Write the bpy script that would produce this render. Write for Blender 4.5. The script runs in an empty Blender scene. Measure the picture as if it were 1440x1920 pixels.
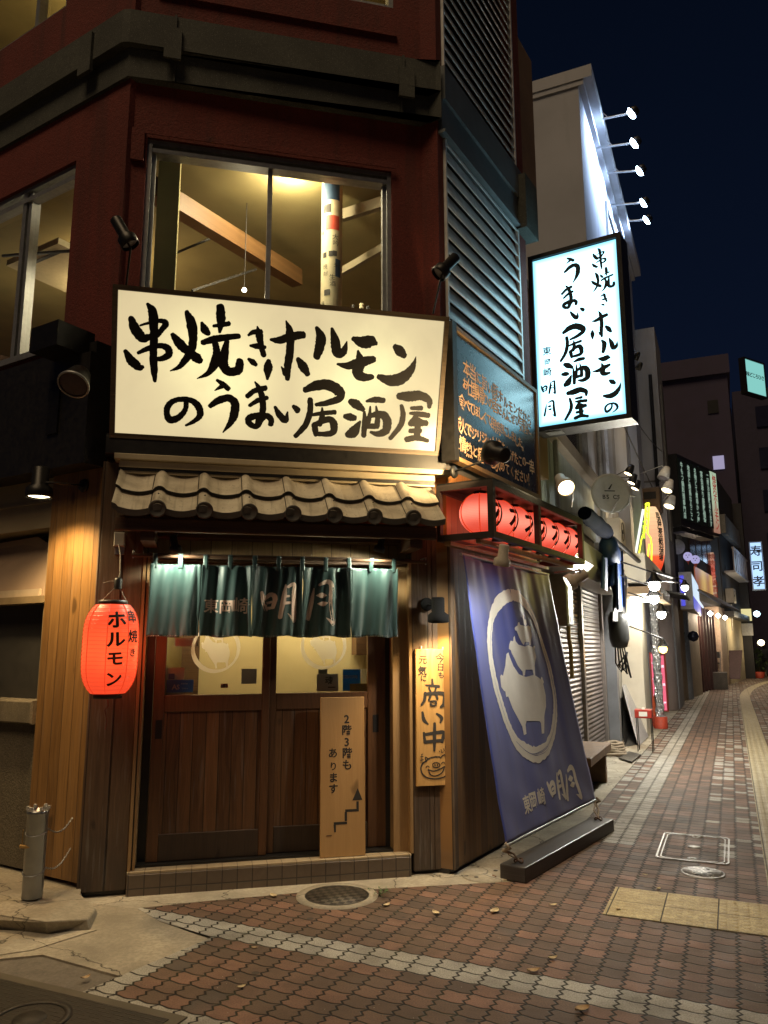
import bpy, bmesh, math, random
from mathutils import Vector, Matrix
from math import sin, cos, pi, radians, floor, atan2, sqrt, hypot
scene = bpy.context.scene
COL = scene.collection
RND = random.Random(7)

# ---------------------------------------------------------------- camera
H = 1.55
PITCH, ROLL, FL = radians(10.129), radians(-0.167), 1432.5
HF, HR, HS = radians(76.857), radians(31.384), radians(24.1)
_u0 = Vector((0, -sin(PITCH), cos(PITCH))); _r0 = Vector((1, 0, 0))
AF = Vector((0, cos(PITCH), sin(PITCH)))
AR = _r0*cos(ROLL) + _u0*sin(ROLL)
AU = _u0*cos(ROLL) - _r0*sin(ROLL)
CAM = Vector((0, 0, H))
cam = bpy.data.cameras.new("camera")
camo = bpy.data.objects.new("camera", cam); COL.objects.link(camo)
cam.sensor_fit = 'VERTICAL'; cam.sensor_height = 24.0; cam.sensor_width = 18.0
cam.lens = FL/1920*24.0
cam.clip_start = 0.05; cam.clip_end = 800
camo.matrix_world = Matrix(((AR.x, AU.x, -AF.x, 0), (AR.y, AU.y, -AF.y, 0), (AR.z, AU.z, -AF.z, H), (0, 0, 0, 1)))
scene.camera = camo
scene.render.resolution_x = 768; scene.render.resolution_y = 1024

# ---------------------------------------------------------------- world: night sky
W = bpy.data.worlds.new("World"); scene.world = W; W.use_nodes = True
_nt = W.node_tree; _bg = _nt.nodes["Background"]
_tc = _nt.nodes.new("ShaderNodeTexCoord"); _sep = _nt.nodes.new("ShaderNodeSeparateXYZ")
_cr = _nt.nodes.new("ShaderNodeValToRGB")
_nt.links.new(_tc.outputs["Generated"], _sep.inputs[0]); _nt.links.new(_sep.outputs[2], _cr.inputs[0])
_cr.color_ramp.elements[0].position = 0.0; _cr.color_ramp.elements[0].color = (0.0042, 0.0078, 0.022, 1)
_cr.color_ramp.elements[1].position = 0.75; _cr.color_ramp.elements[1].color = (0.0012, 0.0028, 0.0075, 1)
_nt.links.new(_cr.outputs[0], _bg.inputs[0]); _bg.inputs[1].default_value = 1.0

scene.view_settings.view_transform = 'Standard'; scene.view_settings.look = 'None'
scene.view_settings.exposure = 0.0; scene.view_settings.gamma = 1.0
scene.cycles.use_denoising = True
scene.cycles.max_bounces = 6; scene.cycles.diffuse_bounces = 3; scene.cycles.glossy_bounces = 3
scene.cycles.transmission_bounces = 6; scene.cycles.transparent_max_bounces = 8
scene.cycles.caustics_reflective = False; scene.cycles.caustics_refractive = False
scene.cycles.sample_clamp_indirect = 3.0

# the one weak directional light: the warm glow of the crossing behind the photographer
sun = bpy.data.lights.new("street_glow", 'SUN'); sun.energy = 1.08; sun.angle = radians(25); sun.color = (1.0, 0.72, 0.42)
suno = bpy.data.objects.new("street_glow", sun); COL.objects.link(suno)
suno.rotation_euler = Vector((0.20, 0.46, -0.86)).to_track_quat('-Z', 'Y').to_euler()

# ---------------------------------------------------------------- frames
class Fr:
    """a plane in the world: origin O, along U, up V, outward N"""
    def __init__(s, O, U, V=None, N=None):
        s.O = Vector(O); s.U = Vector(U).normalized(); s.V = Vector(V or (0, 0, 1)).normalized()
        s.N = Vector(N).normalized() if N else s.U.cross(s.V)
    def px(s, x, y, w=0.0):
        d = AR*(x-720) - AU*(y-960) + AF*FL
        t = ((s.O-CAM).dot(s.N)+w)/d.dot(s.N)
        p = CAM + d*t - s.O
        return p.dot(s.U), p.dot(s.V)
    def pt(s, u, v, w=0.0): return s.O + s.U*u + s.V*v + s.N*w
def G(x, y, z=0.0):
    d = AR*(x-720) - AU*(y-960) + AF*FL
    return CAM + d*((z-H)/d.z)
FR = Fr(G(141.7, 1685), (sin(HF), cos(HF), 0), N=(cos(HF), -sin(HF), 0))
RW = Fr(G(851.7, 1640), (sin(HR), cos(HR), 0), N=(cos(HR), -sin(HR), 0))
LW = Fr(G(141.7, 1685), (-cos(HR), sin(HR), 0), N=(-sin(HR), -cos(HR), 0))
SV = Vector((sin(HS), cos(HS), 0)); TV = Vector((cos(HS), -sin(HS), 0))
ST = Fr((0, 0, 0), SV, N=TV)                 # street: px(x,y,t) -> (s,z)
def XS(s): return Fr(SV*s, TV, N=-SV)          # a plane across the street at s: px -> (t,z)
def sp(s, t, z=0.0): return SV*s + TV*t + Vector((0, 0, z))

# ---------------------------------------------------------------- objects
OFF = {}
def link(o): COL.objects.link(o); return o
def tag(o, label=None, cat=None, group=None, kind=None):
    if label: o["label"] = label
    if cat: o["category"] = cat
    if group: o["group"] = group
    if kind: o["kind"] = kind
    return o
def thing(name, label, cat, loc, group=None):
    o = bpy.data.objects.new(name, None); link(o); o.empty_display_size = 0.05
    o.location = Vector(loc); OFF[o.name] = Vector(loc)
    return tag(o, label, cat, group)
def dup(o, delta, label=None, rotz=0.0, parent=None):
    """copy of a thing with its parts and sub-parts (lights too)"""
    c = o.copy(); COL.objects.link(c)
    if parent is None:
        c.location = o.location + Vector(delta); c.rotation_euler = (o.rotation_euler[0], o.rotation_euler[1], o.rotation_euler[2]+rotz)
        if label: c["label"] = label
    else: c.parent = parent
    for ch in list(o.children): dup(ch, (0, 0, 0), None, 0, c)
    return c

class MB:
    def __init__(s): s.v = []; s.f = []; s.m = []; s.sm = []
    def add(s, vs, fs, mi=0, smooth=False):
        b = len(s.v); s.v += [Vector(p) for p in vs]
        for f in fs: s.f.append([b+i for i in f]); s.m.append(mi); s.sm.append(smooth)
        return s
    def quad(s, a, b, c, d, mi=0): return s.add([a, b, c, d], [(0, 1, 2, 3)], mi)
    def hexa(s, p, mi=0):
        """8 points: bottom 4, top 4"""
        return s.add(p, [(3, 2, 1, 0), (4, 5, 6, 7), (0, 1, 5, 4), (1, 2, 6, 5), (2, 3, 7, 6), (3, 0, 4, 7)], mi)
    def box(s, F, u0, u1, v0, v1, w0, w1, mi=0):
        P = lambda u, v, w: F.pt(u, v, w)
        return s.hexa([P(u0, v0, w0), P(u1, v0, w0), P(u1, v0, w1), P(u0, v0, w1), P(u0, v1, w0), P(u1, v1, w0), P(u1, v1, w1), P(u0, v1, w1)], mi)
    def bbox(s, F, u0, u1, v0, v1, w0, w1, b=0.004, mi=0):
        """box with a chamfer along its front (w1) edges"""
        P = F.pt
        s.box(F, u0, u1, v0, v1, w0, w1-b, mi)
        a = [P(u0, v0, w1-b), P(u1, v0, w1-b), P(u1, v1, w1-b), P(u0, v1, w1-b)]
        c = [P(u0+b, v0+b, w1), P(u1-b, v0+b, w1), P(u1-b, v1-b, w1), P(u0+b, v1-b, w1)]
        return s.add(a+c, [(4, 5, 6, 7), (0, 1, 5, 4), (1, 2, 6, 5), (2, 3, 7, 6), (3, 0, 4, 7)], mi)
    def frame(s, F, u0, u1, v0, v1, t, w0, w1, mi=0):
        s.box(F, u0, u1, v1-t, v1, w0, w1, mi); s.box(F, u0, u1, v0, v0+t, w0, w1, mi)
        s.box(F, u0, u0+t, v0+t, v1-t, w0, w1, mi); return s.box(F, u1-t, u1, v0+t, v1-t, w0, w1, mi)
    def tube(s, pts, r, n=10, mi=0, caps=True, smooth=True):
        pts = [Vector(p) for p in pts]; R = r if isinstance(r, (list, tuple)) else [r]*len(pts)
        rings = []; a = None
        for i, p in enumerate(pts):
            d = (pts[min(i+1, len(pts)-1)] - pts[max(i-1, 0)]).normalized()
            if a is None:
                a = d.cross(Vector((0, 0, 1)))
                if a.length < 1e-3: a = d.cross(Vector((1, 0, 0)))
            a = (a - d*a.dot(d)).normalized(); b = d.cross(a)
            rings.append([p + (a*cos(2*pi*k/n) + b*sin(2*pi*k/n))*R[i] for k in range(n)])
        vs = [q for g in rings for q in g]; fs = []
        for i in range(len(pts)-1):
            for k in range(n): fs.append((i*n+k, i*n+(k+1) % n, (i+1)*n+(k+1) % n, (i+1)*n+k))
        s.add(vs, fs, mi, smooth)
        if caps:
            s.add(rings[0], [tuple(range(n-1, -1, -1))], mi); s.add(rings[-1], [tuple(range(n))], mi)
        return s
    def lathe(s, prof, base, axis=(0, 0, 1), n=24, mi=0, smooth=True):
        """prof: (r, h) along axis from base"""
        A = Vector(axis).normalized(); a = A.cross(Vector((0, 0, 1)))
        if a.length < 1e-3: a = Vector((1, 0, 0))
        a.normalize(); b = A.cross(a); B = Vector(base)
        vs = [B + A*h + (a*cos(2*pi*k/n) + b*sin(2*pi*k/n))*max(r, 1e-4) for r, h in prof for k in range(n)]
        fs = [(i*n+k, i*n+(k+1) % n, (i+1)*n+(k+1) % n, (i+1)*n+k) for i in range(len(prof)-1) for k in range(n)]
        return s.add(vs, fs, mi, smooth)
    def disc(s, c, axis, r, n=24, mi=0):
        A = Vector(axis).normalized(); a = A.cross(Vector((0, 0, 1)))
        if a.length < 1e-3: a = Vector((1, 0, 0))
        a.normalize(); b = A.cross(a)
        return s.add([Vector(c) + (a*cos(2*pi*k/n)+b*sin(2*pi*k/n))*r for k in range(n)], [tuple(range(n))], mi)
    def prism(s, pts, d, mi=0):
        """polygon extruded by the vector d"""
        n = len(pts); d = Vector(d); P = [Vector(p) for p in pts]
        return s.add(P + [p+d for p in P], [tuple(range(n-1, -1, -1)), tuple(range(n, 2*n))] + [(i, (i+1) % n, n+(i+1) % n, n+i) for i in range(n)], mi)
    def grid(s, fn, nu, nv, mi=0, smooth=True):
        vs = [fn(i/nu, j/nv) for j in range(nv+1) for i in range(nu+1)]
        return s.add(vs, [(j*(nu+1)+i, j*(nu+1)+i+1, (j+1)*(nu+1)+i+1, (j+1)*(nu+1)+i) for j in range(nv) for i in range(nu)], mi, smooth)
    def build(s, name, mats, parent=None, fixn=True, thick=0.0, label=None):
        me = bpy.data.meshes.new(name)
        off = Vector((0, 0, 0))
        if parent is not None:
            q = parent
            while q is not None:
                off += OFF.get(q.name, Vector((0, 0, 0))); q = q.parent
        if fixn or thick:
            bm = bmesh.new(); bv = [bm.verts.new(v-off) for v in s.v]
            for f, mi, sm in zip(s.f, s.m, s.sm):
                if len(set(f)) < 3: continue
                try: bf = bm.faces.new([bv[i] for i in f])
                except ValueError: continue
                bf.material_index = mi; bf.smooth = sm
            if fixn: bmesh.ops.recalc_face_normals(bm, faces=bm.faces)
            bm.to_mesh(me); bm.free()
        else:
            me.from_pydata([v-off for v in s.v], [], s.f)
            for p, mi, sm in zip(me.polygons, s.m, s.sm): p.material_index = mi; p.use_smooth = sm
        for m in (mats if isinstance(mats, (list, tuple)) else [mats]): me.materials.append(m)
        o = bpy.data.objects.new(name, me); link(o)
        if parent is not None: o.parent = parent
        if thick:
            md = o.modifiers.new("solid", 'SOLIDIFY'); md.thickness = thick; md.offset = -1
        if label: o["label"] = label
        return o

def light(name, kind, loc, energy, color, parent=None, aim=None, spot=70, blend=0.6, radius=0.03):
    l = bpy.data.lights.new(name, kind); l.energy = energy; l.color = color
    if kind in ('POINT', 'SPOT'): l.shadow_soft_size = radius
    if kind == 'SPOT': l.spot_size = radians(spot); l.spot_blend = blend
    o = bpy.data.objects.new(name, l); link(o)
    off = Vector((0, 0, 0)); q = parent
    while q is not None: off += OFF.get(q.name, Vector((0, 0, 0))); q = q.parent
    o.location = Vector(loc)-off
    if aim is not None: o.rotation_euler = Vector(aim).to_track_quat('-Z', 'Y').to_euler()
    if parent is not None: o.parent = parent
    return o

# ---------------------------------------------------------------- node helpers
class NT:
    def __init__(s, name):
        s.m = bpy.data.materials.new(name); s.m.use_nodes = True; s.t = s.m.node_tree
        s.b = s.t.nodes["Principled BSDF"]; s.o = s.t.nodes["Material Output"]
    def set(s, sock, val):
        if hasattr(val, 'is_output'): s.t.links.new(val, sock)
        elif isinstance(val, (tuple, list)) and sock.type == 'RGBA': sock.default_value = (*val[:3], 1)
        else: sock.default_value = val
    def n(s, typ, out=0, props=None, **ins):
        nd = s.t.nodes.new("ShaderNode"+typ)
        for k, v in (props or {}).items(): setattr(nd, k, v)
        for k, v in ins.items():
            k2 = k.replace('_', ' ')
            s.set(nd.inputs[int(k[1:])] if k[0] == 'i' and k[1:].isdigit() else nd.inputs[k2], v)
        return nd.outputs[out]
    def math(s, op, a, b=0.0, c=0.0, clamp=False): return s.n("Math", 0, {'operation': op, 'use_clamp': clamp}, i0=a, i1=b, i2=c)
    def mul(s, a, b): return s.math('MULTIPLY', a, b)
    def addm(s, a, b): return s.math('ADD', a, b)
    def pos(s): return s.n("NewGeometry", 0)
    def obj(s): return s.n("TexCoord", 3)
    def dot(s, v, d): return s.n("VectorMath", 1, {'operation': 'DOT_PRODUCT'}, i0=v, i1=tuple(d))
    def xyz(s, x, y, z): return s.n("CombineXYZ", 0, None, i0=x, i1=y, i2=z)
    def noise(s, v, scale, detail=4.0, rough=0.55, out=0): return s.n("TexNoise", out, None, Vector=v, Scale=scale, Detail=detail, Roughness=rough)
    def white(s, v): return s.n("TexWhiteNoise", 0, {'noise_dimensions': '3D'}, Vector=v)
    def ramp(s, f, stops, interp='LINEAR'):
        nd = s.t.nodes.new("ShaderNodeValToRGB"); s.set(nd.inputs[0], f); cr = nd.color_ramp; cr.interpolation = interp
        while len(cr.elements) < len(stops): cr.elements.new(0.5)
        for e, (p, c) in zip(cr.elements, stops):
            e.position = p; e.color = (*c, 1) if isinstance(c, (tuple, list)) else (c, c, c, 1)
        return nd.outputs[0]
    def mix(s, f, a, b, blend='MIX'):
        nd = s.t.nodes.new("ShaderNodeMix"); nd.data_type = 'RGBA'; nd.blend_type = blend
        s.set(nd.inputs[0], f); s.set(nd.inputs[6], a); s.set(nd.inputs[7], b); return nd.outputs[2]
    def bump(s, h, strength=0.3, dist=0.01): return s.n("Bump", 0, None, Height=h, Strength=strength, Distance=dist)
    def fin(s, color=None, rough=None, normal=None, metal=None, **kw):
        for k, v in (("Base Color", color), ("Roughness", rough), ("Normal", normal), ("Metallic", metal)):
            if v is not None: s.set(s.b.inputs[k], v)
        for k, v in kw.items(): s.set(s.b.inputs[k.replace('_', ' ')], v)
        return s.m

def plain(name, c, rough=0.6, metal=0.0, var=0.25, scale=14.0, bump=0.15, **kw):
    """surface with mottled colour, uneven gloss and a fine bump"""
    t = NT(name); p = t.pos()
    n = t.noise(p, scale, 5); n2 = t.noise(p, scale*0.23, 3)
    f = t.math('ADD', t.mul(n, 0.6), t.mul(n2, 0.4))
    col = t.mix(t.ramp(f, [(0.3, 0.0), (0.7, 1.0)]), tuple(x*(1-var) for x in c), tuple(min(1, x*(1+var)) for x in c))
    r = t.math('ADD', t.mul(n, 0.25), rough-0.12, clamp=True)
    nb = t.noise(p, scale*9, 3)
    return t.fin(col, r, t.bump(nb, bump, 0.004), metal, **kw)
def emit(name, c, strength=1.0):
    t = NT(name)
    t.fin((0.02, 0.02, 0.02), 0.5); t.set(t.b.inputs["Emission Color"], c); t.b.inputs["Emission Strength"].default_value = strength
    return t.m
def wood(name, ax, c1, c2, bw=0.11, off=0.0, joint=0.05, rough=0.55, weather=0.0, grain=1.0):
    """vertical boards side by side along the direction ax; joint 0 = one plank"""
    t = NT(name); p = t.pos(); u = t.math('SUBTRACT', t.dot(p, ax), off); z = t.dot(p, (0, 0, 1))
    b = t.math('FLOOR', t.math('DIVIDE', u, bw)); fr = t.math('FRACT', t.math('DIVIDE', u, bw))
    rb = t.white(t.xyz(b, 3.0, 1.0))
    wob = t.noise(t.xyz(t.mul(u, 3.0), t.mul(z, 0.9), t.mul(rb, 20)), 2.0, 3)
    gv = t.xyz(t.addm(t.mul(u, 55.0), t.mul(wob, 7.0)), t.mul(z, 1.6), t.mul(rb, 37.0))
    g = t.noise(gv, 1.0, 6, 0.65)
    g2 = t.noise(t.xyz(t.mul(u, 220.0), t.mul(z, 5.0), t.mul(rb, 11.0)), 1.0, 3)
    f = t.math('ADD', t.math('ADD', t.mul(g, 0.75*grain), t.mul(g2, 0.25*grain)), t.mul(t.math('SUBTRACT', rb, 0.5), 0.28), clamp=True)
    col = t.mix(t.ramp(f, [(0.30, 0.0), (0.68, 1.0)]), c1, c2)
    kn = t.noise(t.xyz(t.mul(u, 9.0), t.mul(z, 4.0), t.mul(rb, 9.0)), 1.0, 1)
    col = t.mix(t.ramp(kn, [(0.72, 0.0), (0.78, 0.7)]), col, tuple(x*0.35 for x in c1))
    if weather:
        wn = t.noise(t.xyz(t.mul(u, 4.0), t.mul(z, 1.2), 2.0), 2.0, 5)
        low = t.ramp(t.math('ADD', z, t.mul(wn, 1.0)), [(0.35, 1.0), (1.0, 0.0)])
        col = t.mix(t.mul(low, weather), col, (0.055, 0.043, 0.033))
        st = t.ramp(t.noise(t.xyz(t.mul(u, 34.0), t.mul(z, 2.2), 5.0), 1.0, 4), [(0.56, 0.0), (0.66, 0.55)])
        col = t.mix(t.mul(st, weather), col, (0.19, 0.165, 0.135))
    h = f
    if joint:
        j = t.math('MINIMUM', fr, t.math('SUBTRACT', 1.0, fr))
        jm = t.ramp(j, [(0.0, 1.0), (joint, 0.0)])
        col = t.mix(jm, col, tuple(x*0.12 for x in c1)); h = t.math('SUBTRACT', t.mul(f, 0.25), jm)
    return t.fin(col, t.math('ADD', t.mul(g, 0.25), rough-0.12), t.bump(h, 0.5, 0.005))
# ---------------------------------------------------------------- brush lettering
# strokes: "x y w, x y w, ..." read off enlarged crops; w = brush width
SIGN_A = {   # crop 200,530 scale 4.3636
'kushi': ["200 290 50,230 370 85,290 450 85,345 455 40", "275 350 18,350 328 26,430 312 36,485 330 52,455 380 46,412 425 45", "300 455 60,400 435 50,438 415 30", "152 558 36,200 635 78,265 690 66,298 690 30", "258 575 30,340 538 46,430 515 46,498 535 62,508 585 60,462 618 50,420 625 40", "335 175 30,375 240 78,388 400 70,382 550 66,388 700 62,394 805 30"],
'yaki': ["540 425 42,590 490 82,650 550 72,690 570 40", "655 240 40,692 330 86,706 450 72,690 560 66,630 650 56,585 695 36,520 722 10", "690 580 60,735 615 84,765 640 56", "778 328 26,800 380 70,830 415 50", "930 200 70,935 300 76,925 405 26", "875 355 26,940 345 40,1000 335 42", "785 490 46,870 465 62,960 450 56,1080 438 46", "885 480 50,900 560 64,895 640 84,830 740 46,740 785 8", "985 480 40,965 570 70,955 670 84,1000 728 72,1075 715 76,1090 645 66", "900 610 56,980 560 46"],
'ki': ["1160 430 22,1200 405 42,1262 402 46", "1232 358 12,1247 420 62,1260 500 52,1285 595 46", "1175 516 22,1230 520 50,1296 528 30", "1160 625 26,1195 650 50,1222 672 34"],
'hod': ["1325 640 40,1320 700 78,1315 790 22"],
'no': ["650 965 44,642 1040 44,585 1105 56,520 1120 62,492 1070 52,505 1005 52,575 958 46,685 962 50,748 1010 60,765 1080 54,720 1130 38,648 1168 20"],
'u': ["903 798 26,950 830 46,995 868 46", "885 882 10,945 845 44", "845 1010 38,920 962 62,1000 945 62,1050 990 70,1042 1080 72,1010 1150 48,952 1224 12"],
'ma': ["1150 930 42,1210 885 46,1298 862 48", "1213 812 14,1250 870 46,1275 960 56,1275 1060 56,1240 1150 58,1222 1190 26", "1170 1005 32,1240 962 42,1312 942 38", "1255 1082 50,1172 1105 60,1165 1150 52,1228 1178 42,1268 1120 44,1308 1088 50,1345 1120 52,1342 1160 46"]}
SIGN_B = {   # crop 500,560 scale 4.2353
'i': ["66 860 26,100 920 52,148 965 52,166 900 14", "212 855 32,240 880 52,244 896 40"],
'ho': ["32 325 24,100 330 60,200 300 70,288 288 60", "154 176 12,182 260 62,187 400 66,167 530 62,165 638 40", "116 540 10,150 592 54", "248 480 38,290 540 78,325 600 44"],
'ru': ["398 232 34,430 310 82,416 400 76,396 462 60", "518 238 26,542 330 72,562 430 82,612 415 62,637 340 10"],
'mo': ["688 318 40,760 345 92,830 340 92,868 356 36", "562 520 20,650 532 62,760 502 82,850 480 50", "725 415 20,740 500 82,722 580 92,762 622 72,838 622 42"],
'n': ["1018 380 44,1055 415 86,1092 452 50", "888 620 42,980 650 86,1070 632 92,1140 570 66,1172 508 32,1185 460 5"],
'i_kyo': ["305 725 48,400 688 80,500 690 86,578 742 86,578 790 60,490 825 50,392 842 30", "345 800 45,345 890 50,310 1000 50,228 1092 38", "362 922 26,440 910 36,542 902 38", "440 868 16,440 940 46,420 1000 40", "380 995 42,385 1040 50,390 1082 36", "372 1010 45,440 972 46,508 962 56,535 1010 62,515 1068 50,400 1075 35"],
'sake': ["665 815 48,710 840 76,765 880 40", "622 935 40,660 940 62,698 948 46", "645 1080 58,690 1055 86,742 975 18", "792 815 20,860 802 50,928 808 42", "775 900 22,776 1000 46,770 1088 42", "780 960 30,850 922 42,920 922 62,955 970 72,945 1048 66,880 1074 46,825 1060 22", "822 856 14,815 940 36,800 1000 42", "868 855 14,880 940 42,875 1010 46", "800 1012 46,880 1014 40"],
'ya': ["1050 775 56,1140 775 82,1220 770 72,1288 808 56,1290 860 34", "1070 850 32,1082 930 46,1060 1010 46,980 1110 34", "1148 870 30,1228 870 38", "1138 910 22,1200 915 42,1284 928 42", "1190 930 40,1145 985 40", "1140 992 46,1200 985 62,1268 988 46", "1200 960 50,1195 1100 56", "1138 1050 36,1218 1050 44", "1110 1118 46,1190 1105 46,1278 1128 36"]}
NOREN = {   # crop 380,1060 scale 5.143
'mei': ["570 262 32,590 350 50,612 430 38", "600 320 34,660 280 42,700 312 46,680 405 34", "628 362 22,668 350 22", "628 412 28,684 406 24", "802 186 14,785 300 48,745 500 44", "822 208 26,882 186 36,880 300 50,880 500 50,880 538 38", "818 466 6,872 522 30", "790 300 26,832 298 20", "785 365 30,842 362 24"],
'getsu': ["1080 220 12,1055 350 42,1020 515 46", "1128 188 24,1200 158 42,1240 195 46,1240 350 56,1255 500 52,1260 568 46", "1192 508 6,1242 552 36", "1100 290 8,1150 290 52,1192 290 12", "1110 370 8,1160 372 46,1202 362 12"]}
SHONAI = {   # crop 560,1080 scale 3.5548
'sho': ["890 688 12,892 728 20", "848 728 12,935 736 20", "868 745 14,880 772 12", "915 745 14,905 775 12", "845 780 22,836 830 20,818 858 14", "845 786 18,920 780 22,968 788 24,970 850 28,945 874 12", "880 790 16,868 828 14", "915 790 16,925 815 16", "880 836 13,914 836 13,910 860 13,882 860 13,880 838 13"],
'ii': ["825 908 16,836 960 24,862 988 10", "920 918 14,952 945 24,944 978 10"],
'naka': ["835 1045 16,842 1108 22", "835 1058 18,920 1044 22,967 1046 26,955 1104 22", "842 1106 22,955 1096 20", "906 982 18,905 1080 24,904 1164 14"],
'pig': ["842 1240 8,870 1216 9,905 1206 9,940 1206 9", "850 1238 8,845 1208 7,868 1222 7", "945 1212 8,972 1190 7,978 1215 8", "978 1215 9,1002 1250 9,1005 1290 9,985 1330 9,930 1350 9,870 1348 9,830 1325 9,815 1285 9,825 1250 9,845 1235 9", "862 1290 7,900 1300 8,945 1285 8,972 1270 8", "866 1294 8,880 1325 8,915 1332 8,955 1310 8,972 1272 7", "893 1258 6,897 1248 7,920 1244 7,938 1252 7,938 1268 7,918 1276 7,898 1272 7,893 1258 6", "908 1255 7,909 1266 7", "924 1254 7,925 1265 7", "848 1276 6,858 1266 6,870 1274 6", "950 1250 6,962 1240 6,972 1247 6", "935 1165 5,940 1172 5", "948 1155 5,952 1176 5,962 1172 5", "965 1150 5,970 1165 5", "975 1135 5,978 1142 5", "818 1190 6,826 1186 6", "812 1205 6,828 1202 6", "820 1188 5,821 1230 5", "810 1228 6,830 1224 6"]}
def parse(st): return [[float(q) for q in p.split()] for p in st.split(',')]
def crom(P, k=7):
    if len(P) == 2: return [[P[0][i]+(P[1][i]-P[0][i])*j/k for i in range(3)] for j in range(k+1)]
    out = []; Q = [[2*P[0][i]-P[1][i] for i in range(3)]] + P + [[2*P[-1][i]-P[-2][i] for i in range(3)]]
    for a, b, c, d in zip(Q, Q[1:], Q[2:], Q[3:]):
        for j in range(k):
            t = j/k
            out.append([0.5*((2*b[i])+(-a[i]+c[i])*t+(2*a[i]-5*b[i]+4*c[i]-d[i])*t*t+(-a[i]+3*b[i]-3*c[i]+d[i])*t**3) for i in range(3)])
    out.append(P[-1]); return out
def ribbon(mb, P, to3, off, rough=0.045, mi=0, k=7, closed=False):
    """brush stroke with rounded ends and a slightly ragged edge; P in 2-D plane units (a,b,w)"""
    L = crom(P, k); n = len(L); left = []; right = []
    for i, (x, y, w) in enumerate(L):
        w = max(w, 1e-4)
        a = L[max(i-1, 0)]; b = L[min(i+1, n-1)]; dx, dy = b[0]-a[0], b[1]-a[1]; l = hypot(dx, dy) or 1e-9
        nx, ny = -dy/l, dx/l
        j1 = 1+RND.uniform(-rough, rough)*1.6; j2 = 1+RND.uniform(-rough, rough)*1.6
        left.append((x+nx*w/2*j1, y+ny*w/2*j1)); right.append((x-nx*w/2*j2, y-ny*w/2*j2))
    vs = []; fs = []
    for i in range(n):
        vs += [to3(*left[i], off), to3(L[i][0], L[i][1], off), to3(*right[i], off)]
        if i: fs += [(3*i-3, 3*i, 3*i+1, 3*i-2), (3*i-2, 3*i+1, 3*i+2, 3*i-1)]
    if not closed:
        for e, s in ((0, -1), (n-1, 1)):
            x, y, w = L[e]; q = L[1] if e == 0 else L[n-2]; dx, dy = x-q[0], y-q[1]; l = hypot(dx, dy) or 1e-9; dx /= l; dy /= l
            base = len(vs); m = 7
            for kk in range(1, m):
                t = pi*kk/m; r = max(w, 1e-4)/2*(1+RND.uniform(-rough, rough)*2)
                ca, sa = cos(t), sin(t)*0.8
                # from left side round the end to the right side
                nx, ny = (-dy, dx) if e else (dy, -dx)
                vs.append(to3(x+nx*ca*r+dx*sa*r, y+ny*ca*r+dy*sa*r, off))
            ring = [3*e] + list(range(base, base+m-1)) + [3*e+2]
            fs += [(3*e+1, ring[i], ring[i+1]) for i in range(len(ring)-1)]
    mb.add(vs, fs, mi)
def glyph_plane(strokes, ox, oy, sc, F, w=0.0):
    """crop strokes -> plane units of frame F (real size where the letters stand)"""
    out = []
    for st in strokes:
        q = []
        for x, y, wd in parse(st):
            px, py = ox+x/sc, oy+y/sc
            a = F.px(px, py, w); b = F.px(px+wd/sc/2, py, w); c = F.px(px-wd/sc/2, py, w)
            d = F.px(px, py+wd/sc/2, w); e = F.px(px, py-wd/sc/2, w)
            q.append([a[0], a[1], 0.5*(hypot(b[0]-c[0], b[1]-c[1]) + hypot(d[0]-e[0], d[1]-e[1]))])
        out.append(q)
    return out
def norm_glyph(pl):
    """plane strokes -> unit box (0..1, y up), aspect kept in the caller's box"""
    xs = [p[0]+s*p[2]/2 for q in pl for p in q for s in (-1, 1)]; ys = [p[1]+s*p[2]/2 for q in pl for p in q for s in (-1, 1)]
    x0, x1, y0, y1 = min(xs), max(xs), min(ys), max(ys)
    return [[[(p[0]-x0)/(x1-x0), (p[1]-y0)/(y1-y0), p[2]/(0.5*(x1-x0+y1-y0))] for p in q] for q in pl]
def put_glyph(mb, ng, to3, u0, v0, u1, v1, off, thin=1.0, mi=0, step=0.0002, k=6):
    """unit glyph into the box (u0,v0)-(u1,v1), v up"""
    sw = 0.5*(abs(u1-u0)+abs(v1-v0))
    for i, q in enumerate(ng):
        ribbon(mb, [[u0+p[0]*(u1-u0), v0+p[1]*(v1-v0), p[2]*sw*thin] for p in q], to3, off+i*step, mi=mi, k=k)

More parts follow.
